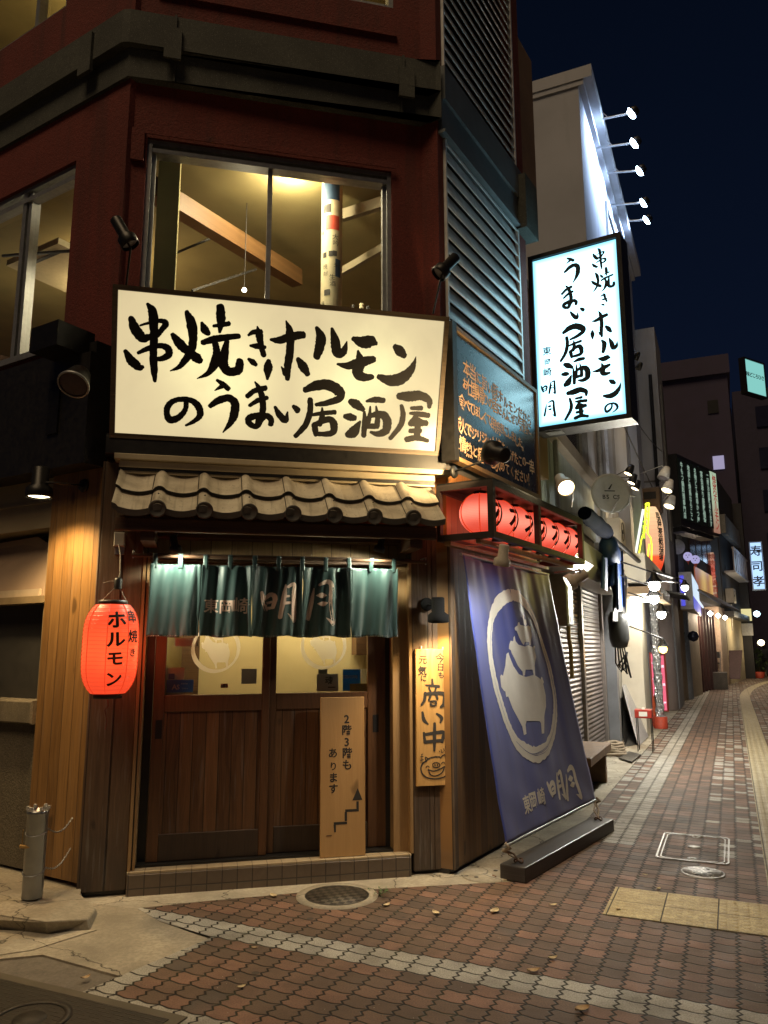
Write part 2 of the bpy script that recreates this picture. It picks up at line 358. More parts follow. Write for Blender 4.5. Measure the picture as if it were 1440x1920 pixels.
_GC = {}
def font_glyph(ch, bold=0.0):
    """outline of one character of the built-in font, filled, in a unit box"""
    k = (ch, bold)
    if k not in _GC:
        c = bpy.data.curves.new("glyph", 'FONT'); c.body = ch; c.resolution_u = 3; c.offset = bold
        o = bpy.data.objects.new("glyph", c); link(o)
        dg = bpy.context.evaluated_depsgraph_get(); dg.update()
        me = bpy.data.meshes.new_from_object(o.evaluated_get(dg))
        vs = [(v.co.x, v.co.y) for v in me.vertices]; fs = [tuple(p.vertices) for p in me.polygons]
        bpy.data.meshes.remove(me); bpy.data.objects.remove(o); bpy.data.curves.remove(c)
        _GC[k] = (vs, fs)
    return _GC[k]
def put_char(mb, ch, to3, cu, cv, size, off, bold=0.0, sx=1.0, rot=0.0, mi=0, sub=0.0):
    """one character centred on (cu,cv), em box = size"""
    if bold > .016:            # a heavier hand: the same outline laid down a few times, slightly shifted
        d = bold*.55*size
        for i, (ax, ay) in enumerate(((-d, 0), (d, 0), (0, -d*.8), (0, d*.8))):
            put_char(mb, ch, to3, cu+ax, cv+ay, size, off+.00025*i, .008, sx, rot, mi, sub)
        return
    vs, fs = font_glyph(ch, bold)
    if not vs: return
    ccx = 0.5 if ord(ch) > 0x2000 else 0.5*(min(v[0] for v in vs)+max(v[0] for v in vs))
    ca, sa = cos(rot), sin(rot); P = []
    for x, y in vs:
        x = (x-ccx)*size*sx; y = (y-0.36)*size
        P.append((cu+x*ca-y*sa, cv+x*sa+y*ca))
    if sub:
        P, fs = subdivide(P, fs, sub)
    mb.add([to3(a, b, off) for a, b in P], fs, mi)
def subdivide(P, fs, lim):
    bm = bmesh.new(); bv = [bm.verts.new((a, b, 0)) for a, b in P]
    for f in fs:
        try: bm.faces.new([bv[i] for i in f])
        except ValueError: pass
    bmesh.ops.triangulate(bm, faces=bm.faces)
    for _ in range(7):
        es = [e for e in bm.edges if e.calc_length() > lim]
        if not es: break
        bmesh.ops.subdivide_edges(bm, edges=es, cuts=1)
        bmesh.ops.triangulate(bm, faces=[f for f in bm.faces if len(f.verts) > 3])
    bm.verts.index_update()
    r = ([(v.co.x, v.co.y) for v in bm.verts], [tuple(v.index for v in f.verts) for f in bm.faces]); bm.free(); return r
def put_poly(mb, pts, to3, off, mi=0, sub=0.03):
    """filled outline (2-D points) laid on a surface"""
    bm = bmesh.new(); vs = [bm.verts.new((a, b, 0)) for a, b in pts]; es = [bm.edges.new((vs[i], vs[(i+1) % len(vs)])) for i in range(len(vs))]
    bmesh.ops.triangle_fill(bm, use_beauty=True, use_dissolve=False, edges=es)
    bm.verts.index_update(); P = [(v.co.x, v.co.y) for v in bm.verts]; fs = [tuple(v.index for v in f.verts) for f in bm.faces]; bm.free()
    P, fs = subdivide(P, fs, sub); mb.add([to3(a, b, off) for a, b in P], fs, mi)
def text_col(mb, s, to3, cu, v0, size, pitch, off, **kw):
    for i, ch in enumerate(s): put_char(mb, ch, to3, cu, v0-i*pitch, size, off, **kw)
def text_row(mb, s, to3, u0, cv, size, pitch, off, jit=0.0, **kw):
    for i, ch in enumerate(s):
        put_char(mb, ch, to3, u0+i*pitch, cv+RND.uniform(-jit, jit)*size, size*(1+RND.uniform(-jit, jit)), off, rot=RND.uniform(-jit, jit), **kw)
PIGS = [[(283,700),(287,640),(296,631),(303,655),(322,705),(350,748),(385,763),(430,750),(458,766),(466,775),(470,760),(476,766),(484,790),(480,798),(493,860),(495,920),(485,975),(481,1065),(468,1068),(464,1010),(456,1000),(392,1000),(386,1020),(391,1070),(379,1076),(371,1030),(350,985),(322,930),(300,868),(288,872),(284,842),(275,838),(258,818),(252,760),(260,750),(271,757)],
 [(297,590),(303,568),(318,572),(320,550),(325,542),(331,570),(345,590),(375,600),(400,592),(418,600),(425,604),(427,594),(434,598),(432,612),(441,655),(435,700),(436,752),(425,752),(420,724),(382,724),(380,755),(371,757),(369,735),(345,702),(325,662),(310,634),(306,620),(297,612)],
 [(323,500),(330,490),(334,492),(338,472),(344,470),(349,484),(380,492),(400,486),(404,492),(410,492),(411,510),(416,545),(411,592),(402,592),(401,576),(376,576),(371,592),(362,582),(345,548),(333,516),(325,512)],
 [(362,445),(365,428),(371,444),(376,454),(386,455),(389,480),(380,492),(369,482),(367,460)]]
RING = [(300,322,40),(250,352,46),(205,440,38),(192,540,34),(200,660,32),(222,780,34),(255,900,36),(295,1020,38),(340,1110,44),(395,1165,50),(440,1180,52),(490,1150,44),(525,1080,36),(543,980,36),(544,880,30),(525,760,30),(495,640,30),(460,530,30),(425,440,34),(385,375,40),(340,335,44),(300,322,40)]
# ---------------------------------------------------------------- ground and paving
def paver_mat():
    t = NT("interlocking_pavers"); p = t.pos(); s = t.dot(p, SV); u = t.dot(p, TV)
    near = t.ramp(s, [(0.0, 1.0), (1.0, 1.0)])
    # zigzag sides, wavy ends
    tri = t.math('PINGPONG', t.math('ADD', s, 10.0), 0.0275)
    u2 = t.math('ADD', u, t.math('SUBTRACT', t.mul(tri, 0.80), 0.011))
    wav = t.mul(t.math('SINE', t.mul(t.math('SUBTRACT', u, 0.829), 2*pi/0.124)), 0.0052)
    s2 = t.math('ADD', s, wav)
    cu = t.math('DIVIDE', t.math('ADD', u2, 0.829), 0.124); cs = t.math('DIVIDE', t.math('SUBTRACT', s2, 3.855), 0.110)
    iu, is_ = t.math('FLOOR', cu), t.math('FLOOR', cs); fu, fs = t.math('FRACT', cu), t.math('FRACT', cs)
    du = t.mul(t.math('MINIMUM', fu, t.math('SUBTRACT', 1.0, fu)), 0.124)
    ds = t.mul(t.math('MINIMUM', fs, t.math('SUBTRACT', 1.0, fs)), 0.110)
    jit = t.mul(t.noise(p, 60.0, 3), 0.004)
    du = t.math('SUBTRACT', t.addm(du, 0.0005), jit); ds = t.addm(t.math('SUBTRACT', ds, jit), 0.0018)
    d = t.math('MINIMUM', du, ds)
    gum = t.n('TexVoronoi', 0, None, Vector=p, Scale=3.1); joint = t.ramp(t.math('MULTIPLY', d, 100.0), [(0.30, 1.0), (0.60, 0.0)])
    idv = t.xyz(iu, is_, 0.0); r = t.white(idv); r2 = t.white(t.xyz(is_, iu, 5.0)); r3 = t.white(t.xyz(iu, is_, 9.0))
    zone = t.noise(t.xyz(t.mul(u, 0.9), t.mul(s, 0.5), 0.0), 1.0, 2)
    rr = t.math('ADD', t.mul(r, 0.95), t.mul(t.math('SUBTRACT', zone, 0.5), 0.7), clamp=True)
    base = t.ramp(rr, [(0.0, (0.11, 0.074, 0.052)), (0.22, (0.145, 0.094, 0.063)), (0.5, (0.175, 0.106, 0.07)), (0.72, (0.208, 0.116, 0.077)), (0.92, (0.275, 0.15, 0.102)), (1.0, (0.10, 0.08, 0.065))])
    white = t.mix(r2, (0.36, 0.35, 0.31), (0.50, 0.48, 0.42))
    def band(v, a, b): return t.mul(t.math('GREATER_THAN', v, a), t.math('LESS_THAN', v, b))
    w = band(is_, -1.5, 0.5)
    w = t.math('MAXIMUM', w, t.mul(band(iu, -2.5, -0.5), t.math('GREATER_THAN', is_, 25.0)))
    w = t.math('MAXIMUM', w, t.mul(t.math('LESS_THAN', iu, -15.5), t.math('LESS_THAN', is_, -0.5)))
    w = t.math('MAXIMUM', w, t.math('LESS_THAN', is_, -8.5))
    diag = t.mul(band(iu, 3.5, 7.5), t.math('GREATER_THAN', is_, 24.0))
    w = t.math('MAXIMUM', w, t.mul(diag, t.math('GREATER_THAN', r3, 0.72)))
    w = t.math('MAXIMUM', w, t.mul(t.mul(t.math('GREATER_THAN', iu, 8.5), t.math('GREATER_THAN', is_, 40.0)), t.math('GREATER_THAN', r3, 0.8)))
    w = t.math('MAXIMUM', w, t.mul(t.mul(band(iu, -5.5, -2.5), t.math('GREATER_THAN', is_, 25.0)), t.math('GREATER_THAN', r3, 0.55)))
    col = t.mix(w, base, white)
    fine = t.noise(p, 130.0, 4); blot = t.noise(p, 5.0, 5)
    col = t.mix(t.ramp(fine, [(0.35, 0.45), (0.62, 0.0)]), col, (0.05, 0.04, 0.033))
    col = t.mix(t.ramp(blot, [(0.45, 0.0), (0.72, 0.40)]), col, (0.06, 0.048, 0.04))
    spk = t.n("TexVoronoi", 0, None, Vector=p, Scale=38.0); rs = t.white(t.xyz(is_, t.math('FLOOR', t.mul(cu, 3.0)), 2.0))
    col = t.mix(t.mul(t.ramp(spk, [(0.05, 0.8), (0.10, 0.0)]), t.math('GREATER_THAN', rs, 0.82)), col, (0.5, 0.46, 0.40))
    col = t.mix(t.mul(t.ramp(gum, [(.055, .75), (.075, 0.)]), t.math('GREATER_THAN', zone, .40)), col, (.045, .04, .036))
    wear = t.noise(p, 0.9, 5); col = t.mix(t.ramp(wear, [(.50, 0.), (.74, .35)]), col, (.06, .047, .037))
    moss = t.ramp(t.noise(p, 2.2, 4), [(0.50, 0.0), (0.66, 1.0)])
    jc = t.mix(moss, (0.012, 0.010, 0.008), (0.024, 0.026, 0.010))
    col = t.mix(joint, col, jc)
    edge = t.ramp(t.math('MULTIPLY', d, 100.0), [(0.1, 0.0), (0.9, 1.0)])
    hgt = t.math('ADD', t.mul(edge, 1.0), t.math('ADD', t.mul(fine, 0.18), t.mul(r, 0.25)))
    hgt = t.addm(hgt, t.addm(t.mul(t.math('SUBTRACT', fu, .5), t.math('SUBTRACT', r2, .5)), t.mul(t.math('SUBTRACT', fs, .5), t.math('SUBTRACT', r3, .5))))
    rough = t.math('ADD', t.mul(blot, 0.35), 0.55)
    return t.fin(col, rough, t.bump(hgt, 0.75, 0.006), **{'Specular_IOR_Level': .3})
def concrete_mat(name, c=(0.28, 0.25, 0.20), sc=1.0, crack=True):
    t = NT(name); p = t.pos(); n1 = t.noise(p, 3.0*sc, 6); n2 = t.noise(p, 40.0*sc, 4); n3 = t.noise(p, 220.0, 2)
    col = t.mix(t.ramp(n1, [(0.35, 0.0), (0.68, 1.0)]), tuple(x*0.55 for x in c), c)
    col = t.mix(t.ramp(n2, [(0.40, 0.5), (0.6, 0.0)]), col, tuple(x*0.5 for x in c))
    col = t.mix(t.ramp(n3, [(0.63, 0.0), (0.72, 0.6)]), col, (0.5, 0.47, 0.42))
    h = t.math('ADD', t.mul(n2, 0.6), t.mul(n3, 0.4))
    if crack:
        w = t.n("VectorMath", 0, {'operation': 'ADD'}, i0=p, i1=t.n("VectorMath", 0, {'operation': 'SCALE'}, i0=t.noise(p, 5.0, 4, out=1), Scale=0.25))
        v = t.n("TexVoronoi", 0, {'feature': 'DISTANCE_TO_EDGE'}, Vector=w, Scale=1.1)
        cr = t.ramp(v, [(0.0, 1.0), (0.006, 0.0)])
        col = t.mix(cr, col, (0.03, 0.027, 0.02)); h = t.math('SUBTRACT', h, t.mul(cr, 2.0))
    return t.fin(col, 0.82, t.bump(h, 0.5, 0.004))
M_PAVER = paver_mat()
M_CONC = concrete_mat("weathered_concrete", (0.42, 0.37, 0.28))
M_CONC_L = concrete_mat("pale_concrete", (0.50, 0.45, 0.35))
M_CONC_D = concrete_mat("dark_concrete", (0.15, 0.14, 0.125), 1.3, False)
M_ASPH = plain("asphalt", (0.15, 0.13, 0.105), 0.8, 0, 0.35, 60, 0.5)
def flat(name, pts, mat, z, kind='structure', depth=0.06):
    mb = MB(); mb.prism([Vector((p[0], p[1], z-depth)) for p in pts], (0, 0, depth)); return tag(mb.build(name, mat), kind=kind)
tag(MB().quad((-300, -120, -0.012), (300, -120, -0.012), (300, 420, -0.012), (-300, 420, -0.012)).build("ground", M_ASPH), kind='structure')
# street paving: the near corner plus the lane, which bends to the right after about 27 m
def bend(s, t):
    """street coordinates with the bend: returns world xy"""
    k = max(0.0, s-26.0); a = HS + min(k, 60)*0.006
    c = SV*min(s, 26.0) + TV*t
    if k > 0:
        n = 12; x = Vector(SV*26.0)
        for i in range(n):
            aa = HS + (i+0.5)/n*min(k, 60)*0.012
            x += Vector((sin(aa), cos(aa), 0))*(k/n)
        aa = HS + min(k, 60)*0.012
        c = x + Vector((cos(aa), -sin(aa), 0))*t
    return c
pm = MB()
P0 = [sp(2.84, -2.86), sp(2.84, 9), sp(6.0, 9), sp(6.0, -1.33), G(985, 1652), G(880, 1657), G(700, 1667), G(560, 1674), G(380, 1690), G(257, 1703), G(300, 1727), G(398, 1757)]
pm.add([Vector((p.x, p.y, 0)) for p in P0], [tuple(range(len(P0)))])
ss = [6.0, 8, 10, 12, 15, 18, 22, 26, 29, 32, 36, 41, 47, 54, 62]
for a, b in zip(ss, ss[1:]):
    pm.quad(bend(a, -1.33), bend(a, 6.5), bend(b, 6.5), bend(b, -1.33))
tag(pm.build("brick_pavement", M_PAVER), kind='structure')
# concrete strip between the lane paving and the house fronts, and the apron at the corner
cm = MB()
for a, b in zip(ss, ss[1:]): cm.quad(bend(a, -4.2) - Vector((0, 0, .004)), bend(a, -1.3)-Vector((0, 0, .004)), bend(b, -1.3)-Vector((0, 0, .004)), bend(b, -4.2)-Vector((0, 0, .004)))
P1 = [G(257, 1703), G(380, 1690), G(560, 1672), sp(5.3, -1.5), sp(6.0, -1.3), sp(6.0, -4.2), FR.pt(0.3, 0, -0.6), FR.pt(-0.1, 0, -0.4), FR.pt(-0.1, 0, 0.02)]
cm.add([Vector((p.x, p.y, -0.004)) for p in P1], [tuple(range(len(P1)))])
tag(cm.build("concrete_strip", M_CONC_L), kind='structure')
flat("concrete_apron", [p[:2] for p in (G(80, 1789), G(225, 1829), G(393, 1760), G(300, 1727), G(257, 1703), G(150, 1690), G(90, 1745), G(-30, 1800))], M_CONC, -0.002)
flat("concrete_gutter", [p[:2] for p in (G(-300, 1735), G(93, 1748), G(182, 1744), G(60, 1782), G(-300, 1835))], M_CONC_L, 0.003)
# raised kerb in front of the left wall
k1 = [G(-420, 1690), G(93, 1749), G(172, 1743), G(186, 1712), G(150, 1692), LW.pt(0.2, 0, -0.2), LW.pt(6, 0, -0.2)]
km = MB()
top = [G(-420, 1650, .085), G(86, 1728, .085), G(165, 1722, .055), G(180, 1703, .03), Vector((*G(150, 1692)[:2], .05)), LW.pt(0.2, .085, -0.2), LW.pt(6, .085, -0.2)]
n = len(k1)
km.add([Vector((p.x, p.y, -0.03)) for p in k1] + top, [tuple(range(n, 2*n))] + [(i, (i+1) % n, n+(i+1) % n, n+i) for i in range(n)])
kb = km.build("kerb", M_CONC); tag(kb, kind='structure')
bv = kb.modifiers.new("b", 'BEVEL'); bv.width = 0.009; bv.segments = 3; bv.limit_method = 'ANGLE'
# tactile paving: dot tiles across, bar tiles along the lane
def tactile_mat(name, bars, ca=(0.40, 0.31, 0.13), cb=(0.58, 0.47, 0.22)):
    t = NT(name); p = t.pos(); s = t.dot(p, SV); u = t.dot(p, TV)
    a = t.math('FRACT', t.math('DIVIDE', t.math('ADD', u, 0.812+3.0), 0.302)); b = t.math('FRACT', t.math('DIVIDE', t.math('SUBTRACT', s, 4.96), 0.287))
    ja = t.math('MINIMUM', t.math('MINIMUM', a, t.math('SUBTRACT', 1.0, a)), t.math('MINIMUM', b, t.math('SUBTRACT', 1.0, b)))
    n = t.noise(p, 9.0, 5); n2 = t.noise(p, 120.0, 3)
    col = t.mix(t.ramp(n, [(0.35, 0.0), (0.65, 1.0)]), ca, cb)
    col = t.mix(t.ramp(n2, [(0.42, 0.5), (0.58, 0.0)]), col, (0.15, 0.11, 0.05))
    jm = t.ramp(ja, [(0.006, 1.0), (0.016, 0.0)])
    fa = t.math('FRACT', t.mul(a, 4.0 if bars else 5.0)); 
    if bars: hh = t.ramp(t.math('ABSOLUTE', t.math('SUBTRACT', fa, 0.5)), [(0.20, 1.0), (0.30, 0.0)])
    else:
        fb = t.math('FRACT', t.mul(b, 5.0)); da = t.math('SUBTRACT', fa, 0.5); db = t.math('SUBTRACT', fb, 0.5)
        hh = t.ramp(t.math('SQRT', t.addm(t.mul(da, da), t.mul(db, db))), [(0.16, 1.0), (0.34, 0.0)])
    col = t.mix(t.mul(hh, 0.35), col, (0.34, 0.28, 0.15))
    col = t.mix(jm, col, (0.03, 0.025, 0.015))
    return t.fin(col, 0.7, t.bump(t.math('SUBTRACT', t.addm(hh, t.mul(n2, 0.2)), t.mul(jm, 1.5)), 0.8, 0.005))
tm = MB(); 
tm.prism([sp(4.957, -0.812, -0.03), sp(4.957, 4.5, -0.03), sp(5.531, 4.5, -0.03), sp(5.531, -0.812, -0.03)], (0, 0, 0.034))
tag(tm.build("dotted_tactile_paving", tactile_mat("tactile_dots", False)), kind='structure')
tm = MB(); sl = [5.54, 8, 12, 16, 20, 24, 26, 28, 30, 32, 34, 37, 40, 44]
for a, b in zip(sl, sl[1:]): tm.quad(*[q+Vector((0, 0, .004)) for q in (bend(a, 0.10), bend(a, 0.405), bend(b, 0.405), bend(b, 0.10))])
tag(tm.build("tactile_strip", tactile_mat("tactile_bars", True, (.30, .26, .16), (.46, .41, .28))), kind='structure')

# covers set in the ground
M_IRON = plain("cast_iron", (0.055, 0.05, 0.042), 0.5, 0.7, 0.5, 40, 0.5)
M_STEEL_FR = plain("worn_steel_rim", (0.27, 0.26, 0.24), 0.5, 0.6, 0.3, 30, 0.3)
def grid_relief(name, c, rough, metal, kind, sc):
    t = NT(name); o = t.obj(); v = t.n("Mapping", 0, None, Vector=o, Rotation=(0, 0, 0.4), Scale=(sc, sc, sc))
    if kind == 'check': h = t.n("TexChecker", 1, None, Vector=v, Scale=1.0)
    elif kind == 'weave': h = t.n("TexBrick", 1, {'offset': 0.5, 'squash': 1.0}, Vector=v, Scale=1.0, Mortar_Size=0.15, Mortar_Smooth=0.2, Brick_Width=0.9, Row_Height=0.3)
    else: h = t.n("TexVoronoi", 0, {'feature': 'DISTANCE_TO_EDGE'}, Vector=v, Scale=1.0); h = t.ramp(h, [(0.08, 1.0), (0.16, 0.0)])
    if kind == 'weave': h = t.math('SUBTRACT', 1.0, h)
    n = t.noise(o, 30.0, 4)
    col = t.mix(h, tuple(x*0.18 for x in c), c); col = t.mix(t.ramp(n, [(0.4, 0.5), (0.65, 0.0)]), col, tuple(x*0.4 for x in c))
    return t.fin(col, rough, t.bump(t.addm(h, t.mul(n, 0.2)), 0.9, 0.005), metal)
def round_cover(name, label, c, r, mtop, mrim, surround=None):
    o = thing(name, label, "manhole cover", (c[0], c[1], 0)); Z = Vector((0, 0, 1))
    MB().lathe([(r, -0.02), (r, 0.006), (r*0.93, 0.008), (r*0.93, 0.003)], o.location, n=40).build("rim", mrim, o)
    p = MB().lathe([(r*0.93, 0.003), (r*0.925, 0.008), (0.0, 0.009)], o.location, n=40).build("lid", mtop, o)
    kh = MB()
    for a in (0.8, 3.9): kh.lathe([(r*0.09, 0.0), (r*0.09, 0.0105), (0, 0.0105)], o.location + Vector((cos(a)*r*.62, sin(a)*r*.62, 0)), n=12)
    kh.build("key_hole", M_IRON, o)
    if surround: MB().lathe([(r*1.28, -0.02), (r*1.27, 0.005), (r*1.0, 0.006)], o.location, n=40).build("surround", surround, o)
    return o
mh = round_cover("manhole_cover", "round dark iron manhole cover with a checker relief below the door step", (G(632, 1680)), 0.205, grid_relief("iron_checker", (0.12, 0.10, 0.075), 0.55, 0.4, 'check', 26), M_IRON, M_CONC)
round_cover("manhole_cover", "pale round concrete cover in the strip beside the banner weight", G(912, 1641), 0.175, M_CONC_L, M_CONC)
round_cover("manhole_cover", "small ornate round metal cover next to the framed paved lid", G(1318, 1637), 0.145, grid_relief("ornate_iron", (0.34, 0.33, 0.31), 0.45, 0.5, 'floral', 22), M_STEEL_FR)
def framed_cover():
    q = [G(1232, 1610), G(1247, 1562), G(1370, 1573), G(1362, 1622)]
    s0, t0 = 6.42, -0.64
    o = thing("framed_cover", "rectangular lid filled with paving bricks inside a bright metal frame", "access cover", sp(6.8, -0.385)); c = o.location
    F = Fr(sp(0, 0), TV, SV, (0, 0, 1)); a, b, e, d = -0.64, -0.13, 6.38, 7.25
    def rr(g, z): 
        pts = []
        for (cx, cy, st) in ((b-g-.05, d-g-.05, 0), (a+g+.05, d-g-.05, 1), (a+g+.05, e+g+.05, 2), (b-g-.05, e+g+.05, 3)):
            pts += [F.pt(cx+.05*cos(pi/2*(st+k/4)), cy+.05*sin(pi/2*(st+k/4)), z) for k in range(5)]
        return pts
    mb = MB(); A, B, D_, E_ = rr(0, -.01), rr(0, .007), rr(.013, .007), rr(.013, -.01); n = len(A)
    for X, Y in ((A, B), (B, D_), (D_, E_)): mb.add(X+Y, [(i, (i+1) % n, n+(i+1) % n, n+i) for i in range(n)])
    A, B, D_, E_ = rr(.030, -.01), rr(.030, .006), rr(.038, .006), rr(.038, -.01)
    for X, Y in ((A, B), (B, D_), (D_, E_)): mb.add(X+Y, [(i, (i+1) % n, n+(i+1) % n, n+i) for i in range(n)])
    mb.build("metal_frame", M_STEEL_FR, o)
    mb = MB(); R = rr(.038, .0025); mb.add(R, [tuple(range(n))]); mb.build("brick_infill", M_PAVER, o)
    MB().lathe([(0.05, 0), (0.05, .0055), (0, .006)], F.pt(-0.385, 6.82, 0), n=20).build("centre_plate", M_STEEL_FR, o)
    for v in (6.45, 7.18): MB().lathe([(0.035, 0), (0.035, .008), (.018, .008), (.018, .002)], F.pt(-0.385, v, 0), n=16).build("lifting_ring", M_STEEL_FR, o)
framed_cover()
def grating():
    o = thing("ornamental_cover", "large rectangular iron cover with a woven relief and a round emblem beside the road edge", "access cover", sp(2.4, -3.4))
    MB().prism([sp(1.2, -2.236, -.02), sp(2.93, -2.236, -.02), sp(2.93, -5.2, -.02), sp(1.2, -5.2, -.02)], (0, 0, .026)).build("rim", plain("dull_iron", (0.10, 0.085, 0.06), 0.6, 0.3), o)
    m = grid_relief("iron_weave", (0.115, 0.098, 0.07), 0.55, 0.35, 'weave', 11)
    MB().prism([sp(1.25, -2.29, 0), sp(2.875, -2.29, 0), sp(2.875, -5.2, 0), sp(1.25, -5.2, 0)], (0, 0, .009)).build("lid", m, o)
    c = G(55, 1915)
    MB().lathe([(.17, .006), (.17, .014), (.14, .014), (.14, .009)], c, n=32).lathe([(.07, .006), (.065, .015), (0, .016)], c, n=20).build("emblem", M_IRON, o)
grating()
# fallen leaves, weed
M_LEAF = [plain("dry_leaf_"+n, c, 0.7, 0, 0.3, 60, 0.3) for n, c in (("pale", (0.58, 0.47, 0.28)), ("tan", (0.46, 0.32, 0.17)), ("brown", (0.17, 0.07, 0.03)))]
def leaf(x, y, l, label, mi, rot=None):
    p = G(x, y); a = RND.uniform(0, 6.28) if rot is None else rot
    ph = RND.uniform(-.6, .6)
    def fn(u, v):
        w = l*0.32*sin(pi*min(1, max(0, u)))**0.8*(1-0.25*u); X = (u-.5)*l; Y = (v-.5)*2*w
        z = 0.005 + 0.10*l*(abs(v-.5)*2)**2 + 0.10*l*(u-.5)**2*4*(1+ph)
        return (p.x+X*cos(a)-Y*sin(a), p.y+X*sin(a)+Y*cos(a), z)
    o = MB().grid(fn, 8, 6).build("fallen_leaf", M_LEAF[mi]); tag(o, label, "leaf", "fallen leaves on the paving")
for x, y, l, lab, mi in [(817, 1714, .07, "pale dry leaf lying on the bricks below the door corner", 0), (927, 1711, .085, "curled pale leaf on the bricks in front of the banner weight", 0), (1037, 1699, .05, "small pale leaf on the bricks left of the tactile tiles", 0), (1000, 1873+20, .0, "", 0), (1036, 1799, .055, "round pale leaf on the bricks just above the white brick rows", 0), (1000, 1823, .07, "oval tan leaf touching the upper white brick row", 1), (1092, 1895, .08, "long tan leaf on the bricks below the white rows", 1), (1210, 1642, .035, "small pale leaf between the tactile tiles and the framed lid", 0), (1235, 1668, .045, "pale leaf at the upper edge of the tactile tiles", 0), (160, 1836, .05, "tan leaf on the dark patch beside the iron cover", 1), (452, 1853, .045, "small standing yellow leaf near the lower left bricks", 0), (477, 1779, .035, "tiny tan leaf on the left end of the white rows", 1), (513, 1682, .07, "long pale leaf on the strip left of the iron manhole", 0), (725, 1699, .06, "thin pale leaf beside the weed", 0), (927, 1646, .05, "brown crumpled leaf lying on the concrete cover", 2), (1378, 1745-50, .03, "small pale leaf lying on the tactile tiles", 0), (1160, 1706, .05, "pale leaf at the left end of the tactile tiles", 0)]:
    if l: leaf(x, y, l, lab, mi)
def weed():
    c = G(712, 1680); o = thing("weed", "small green weed growing in the joint beside the iron manhole", "plant", c)
    m = plain("weed_leaf", (0.05, 0.11, 0.025), 0.5, 0, 0.4, 80); mb = MB(); st = MB()
    for i in range(46):
        a = RND.uniform(0, 6.28); r = RND.uniform(0.0, .075); z = RND.uniform(.01, .055); l = RND.uniform(.014, .03); b = RND.uniform(0, 6.28)
        q = c + Vector((cos(a)*r, sin(a)*r, z)); d = Vector((cos(b), sin(b), RND.uniform(-.2, .5)))*l; e = Vector((-sin(b), cos(b), RND.uniform(-.3, .3)))*l*.45
        mb.add([q-d*.5, q+e*.5, q+d*.5, q-e*.5], [(0, 1, 2, 3)])
        if i % 5 == 0: st.tube([c, q], .0012, 5)
    mb.build("leaves", m, o); st.build("stems", m, o)
weed()
# ---------------------------------------------------------------- the corner restaurant
UF, UR, UL = FR.U, RW.U, LW.U
def stucco(name, c, dirt=(0.03, 0.012, 0.009)):
    t = NT(name); p = t.pos(); n = t.noise(p, 2.2, 6); g = t.noise(p, 95.0, 4); g2 = t.noise(p, 38.0, 4)
    st = t.noise(t.n("Mapping", 0, None, Vector=p, Scale=(7, 7, 0.5)), 1.0, 4)
    col = t.mix(t.ramp(n, [(0.35, 0.0), (0.7, 0.6)]), c, tuple(x*0.6 for x in c))
    col = t.mix(t.ramp(st, [(0.52, 0.0), (0.75, 0.55)]), col, dirt)
    col = t.mix(t.ramp(g, [(0.38, 0.5), (0.6, 0.0)]), col, tuple(x*0.3 for x in c))
    return t.fin(col, 0.85, t.bump(t.addm(g, g2), 0.7, 0.008))
M_RED = stucco("red_stucco", (0.175, 0.025, 0.016))
M_BAND = concrete_mat("mossy_concrete_band", (0.075, 0.08, 0.066), 1.0, False)
M_ALU = plain("weathered_aluminium", (0.33, 0.34, 0.34), 0.42, 0.6, 0.2, 30, 0.1)
M_LOUV = plain("louvre_metal", (0.78, 0.80, 0.80), 0.38, 0.25, 0.25, 12, 0.1)
M_BLACK = plain("black_paint", (0.012, 0.011, 0.010), 0.45, 0, 0.4, 25, 0.2)
M_DKMET = plain("dark_metal", (0.025, 0.024, 0.023), 0.4, 0.6, 0.3, 30, 0.15)
W_POST = wood("weathered_posts", UF, (0.075, 0.046, 0.026), (0.165, 0.105, 0.06), 0.145, 0.015, 0.03, 0.75, 0.9)
W_DOOR = wood("stained_door_boards", UF, (0.055, 0.024, 0.009), (0.165, 0.078, 0.03), 0.088, 0.04, 0.05, 0.42, 0.5)
W_RAIL = wood("stained_door_rails", UF, (0.055, 0.024, 0.009), (0.115, 0.052, 0.02), 3.0, -1.0, 0, 0.45)
W_TRIM = wood("pale_door_trim", UF, (0.22, 0.13, 0.055), (0.33, 0.205, 0.09), 3.0, -1.0, 0, 0.5)
W_SIDE = wood("cedar_cladding", UR, (0.13, 0.062, 0.018), (0.27, 0.14, 0.046), 0.105, 0.02, 0.035, 0.5, 0.35)
W_LEFT = wood("honey_cladding", UL, (0.17, 0.085, 0.024), (0.34, 0.185, 0.06), 0.105, 0.01, 0.03, 0.5, 0.3)
W_BEAM = wood("dark_beam", (0, 0, 1), (0.06, 0.028, 0.012), (0.13, 0.066, 0.028), 3.0, -1.0, 0, 0.6)
W_SOFF = wood("soffit_boards", UF, (0.21, 0.125, 0.055), (0.36, 0.23, 0.10), 0.145, 0.03, 0.03, 0.5)
bld = thing("corner_restaurant", "red stuccoed corner building with a wooden ground floor, tiled eave and lit upper windows", "building", FR.pt(1.25, 0, -1.0))

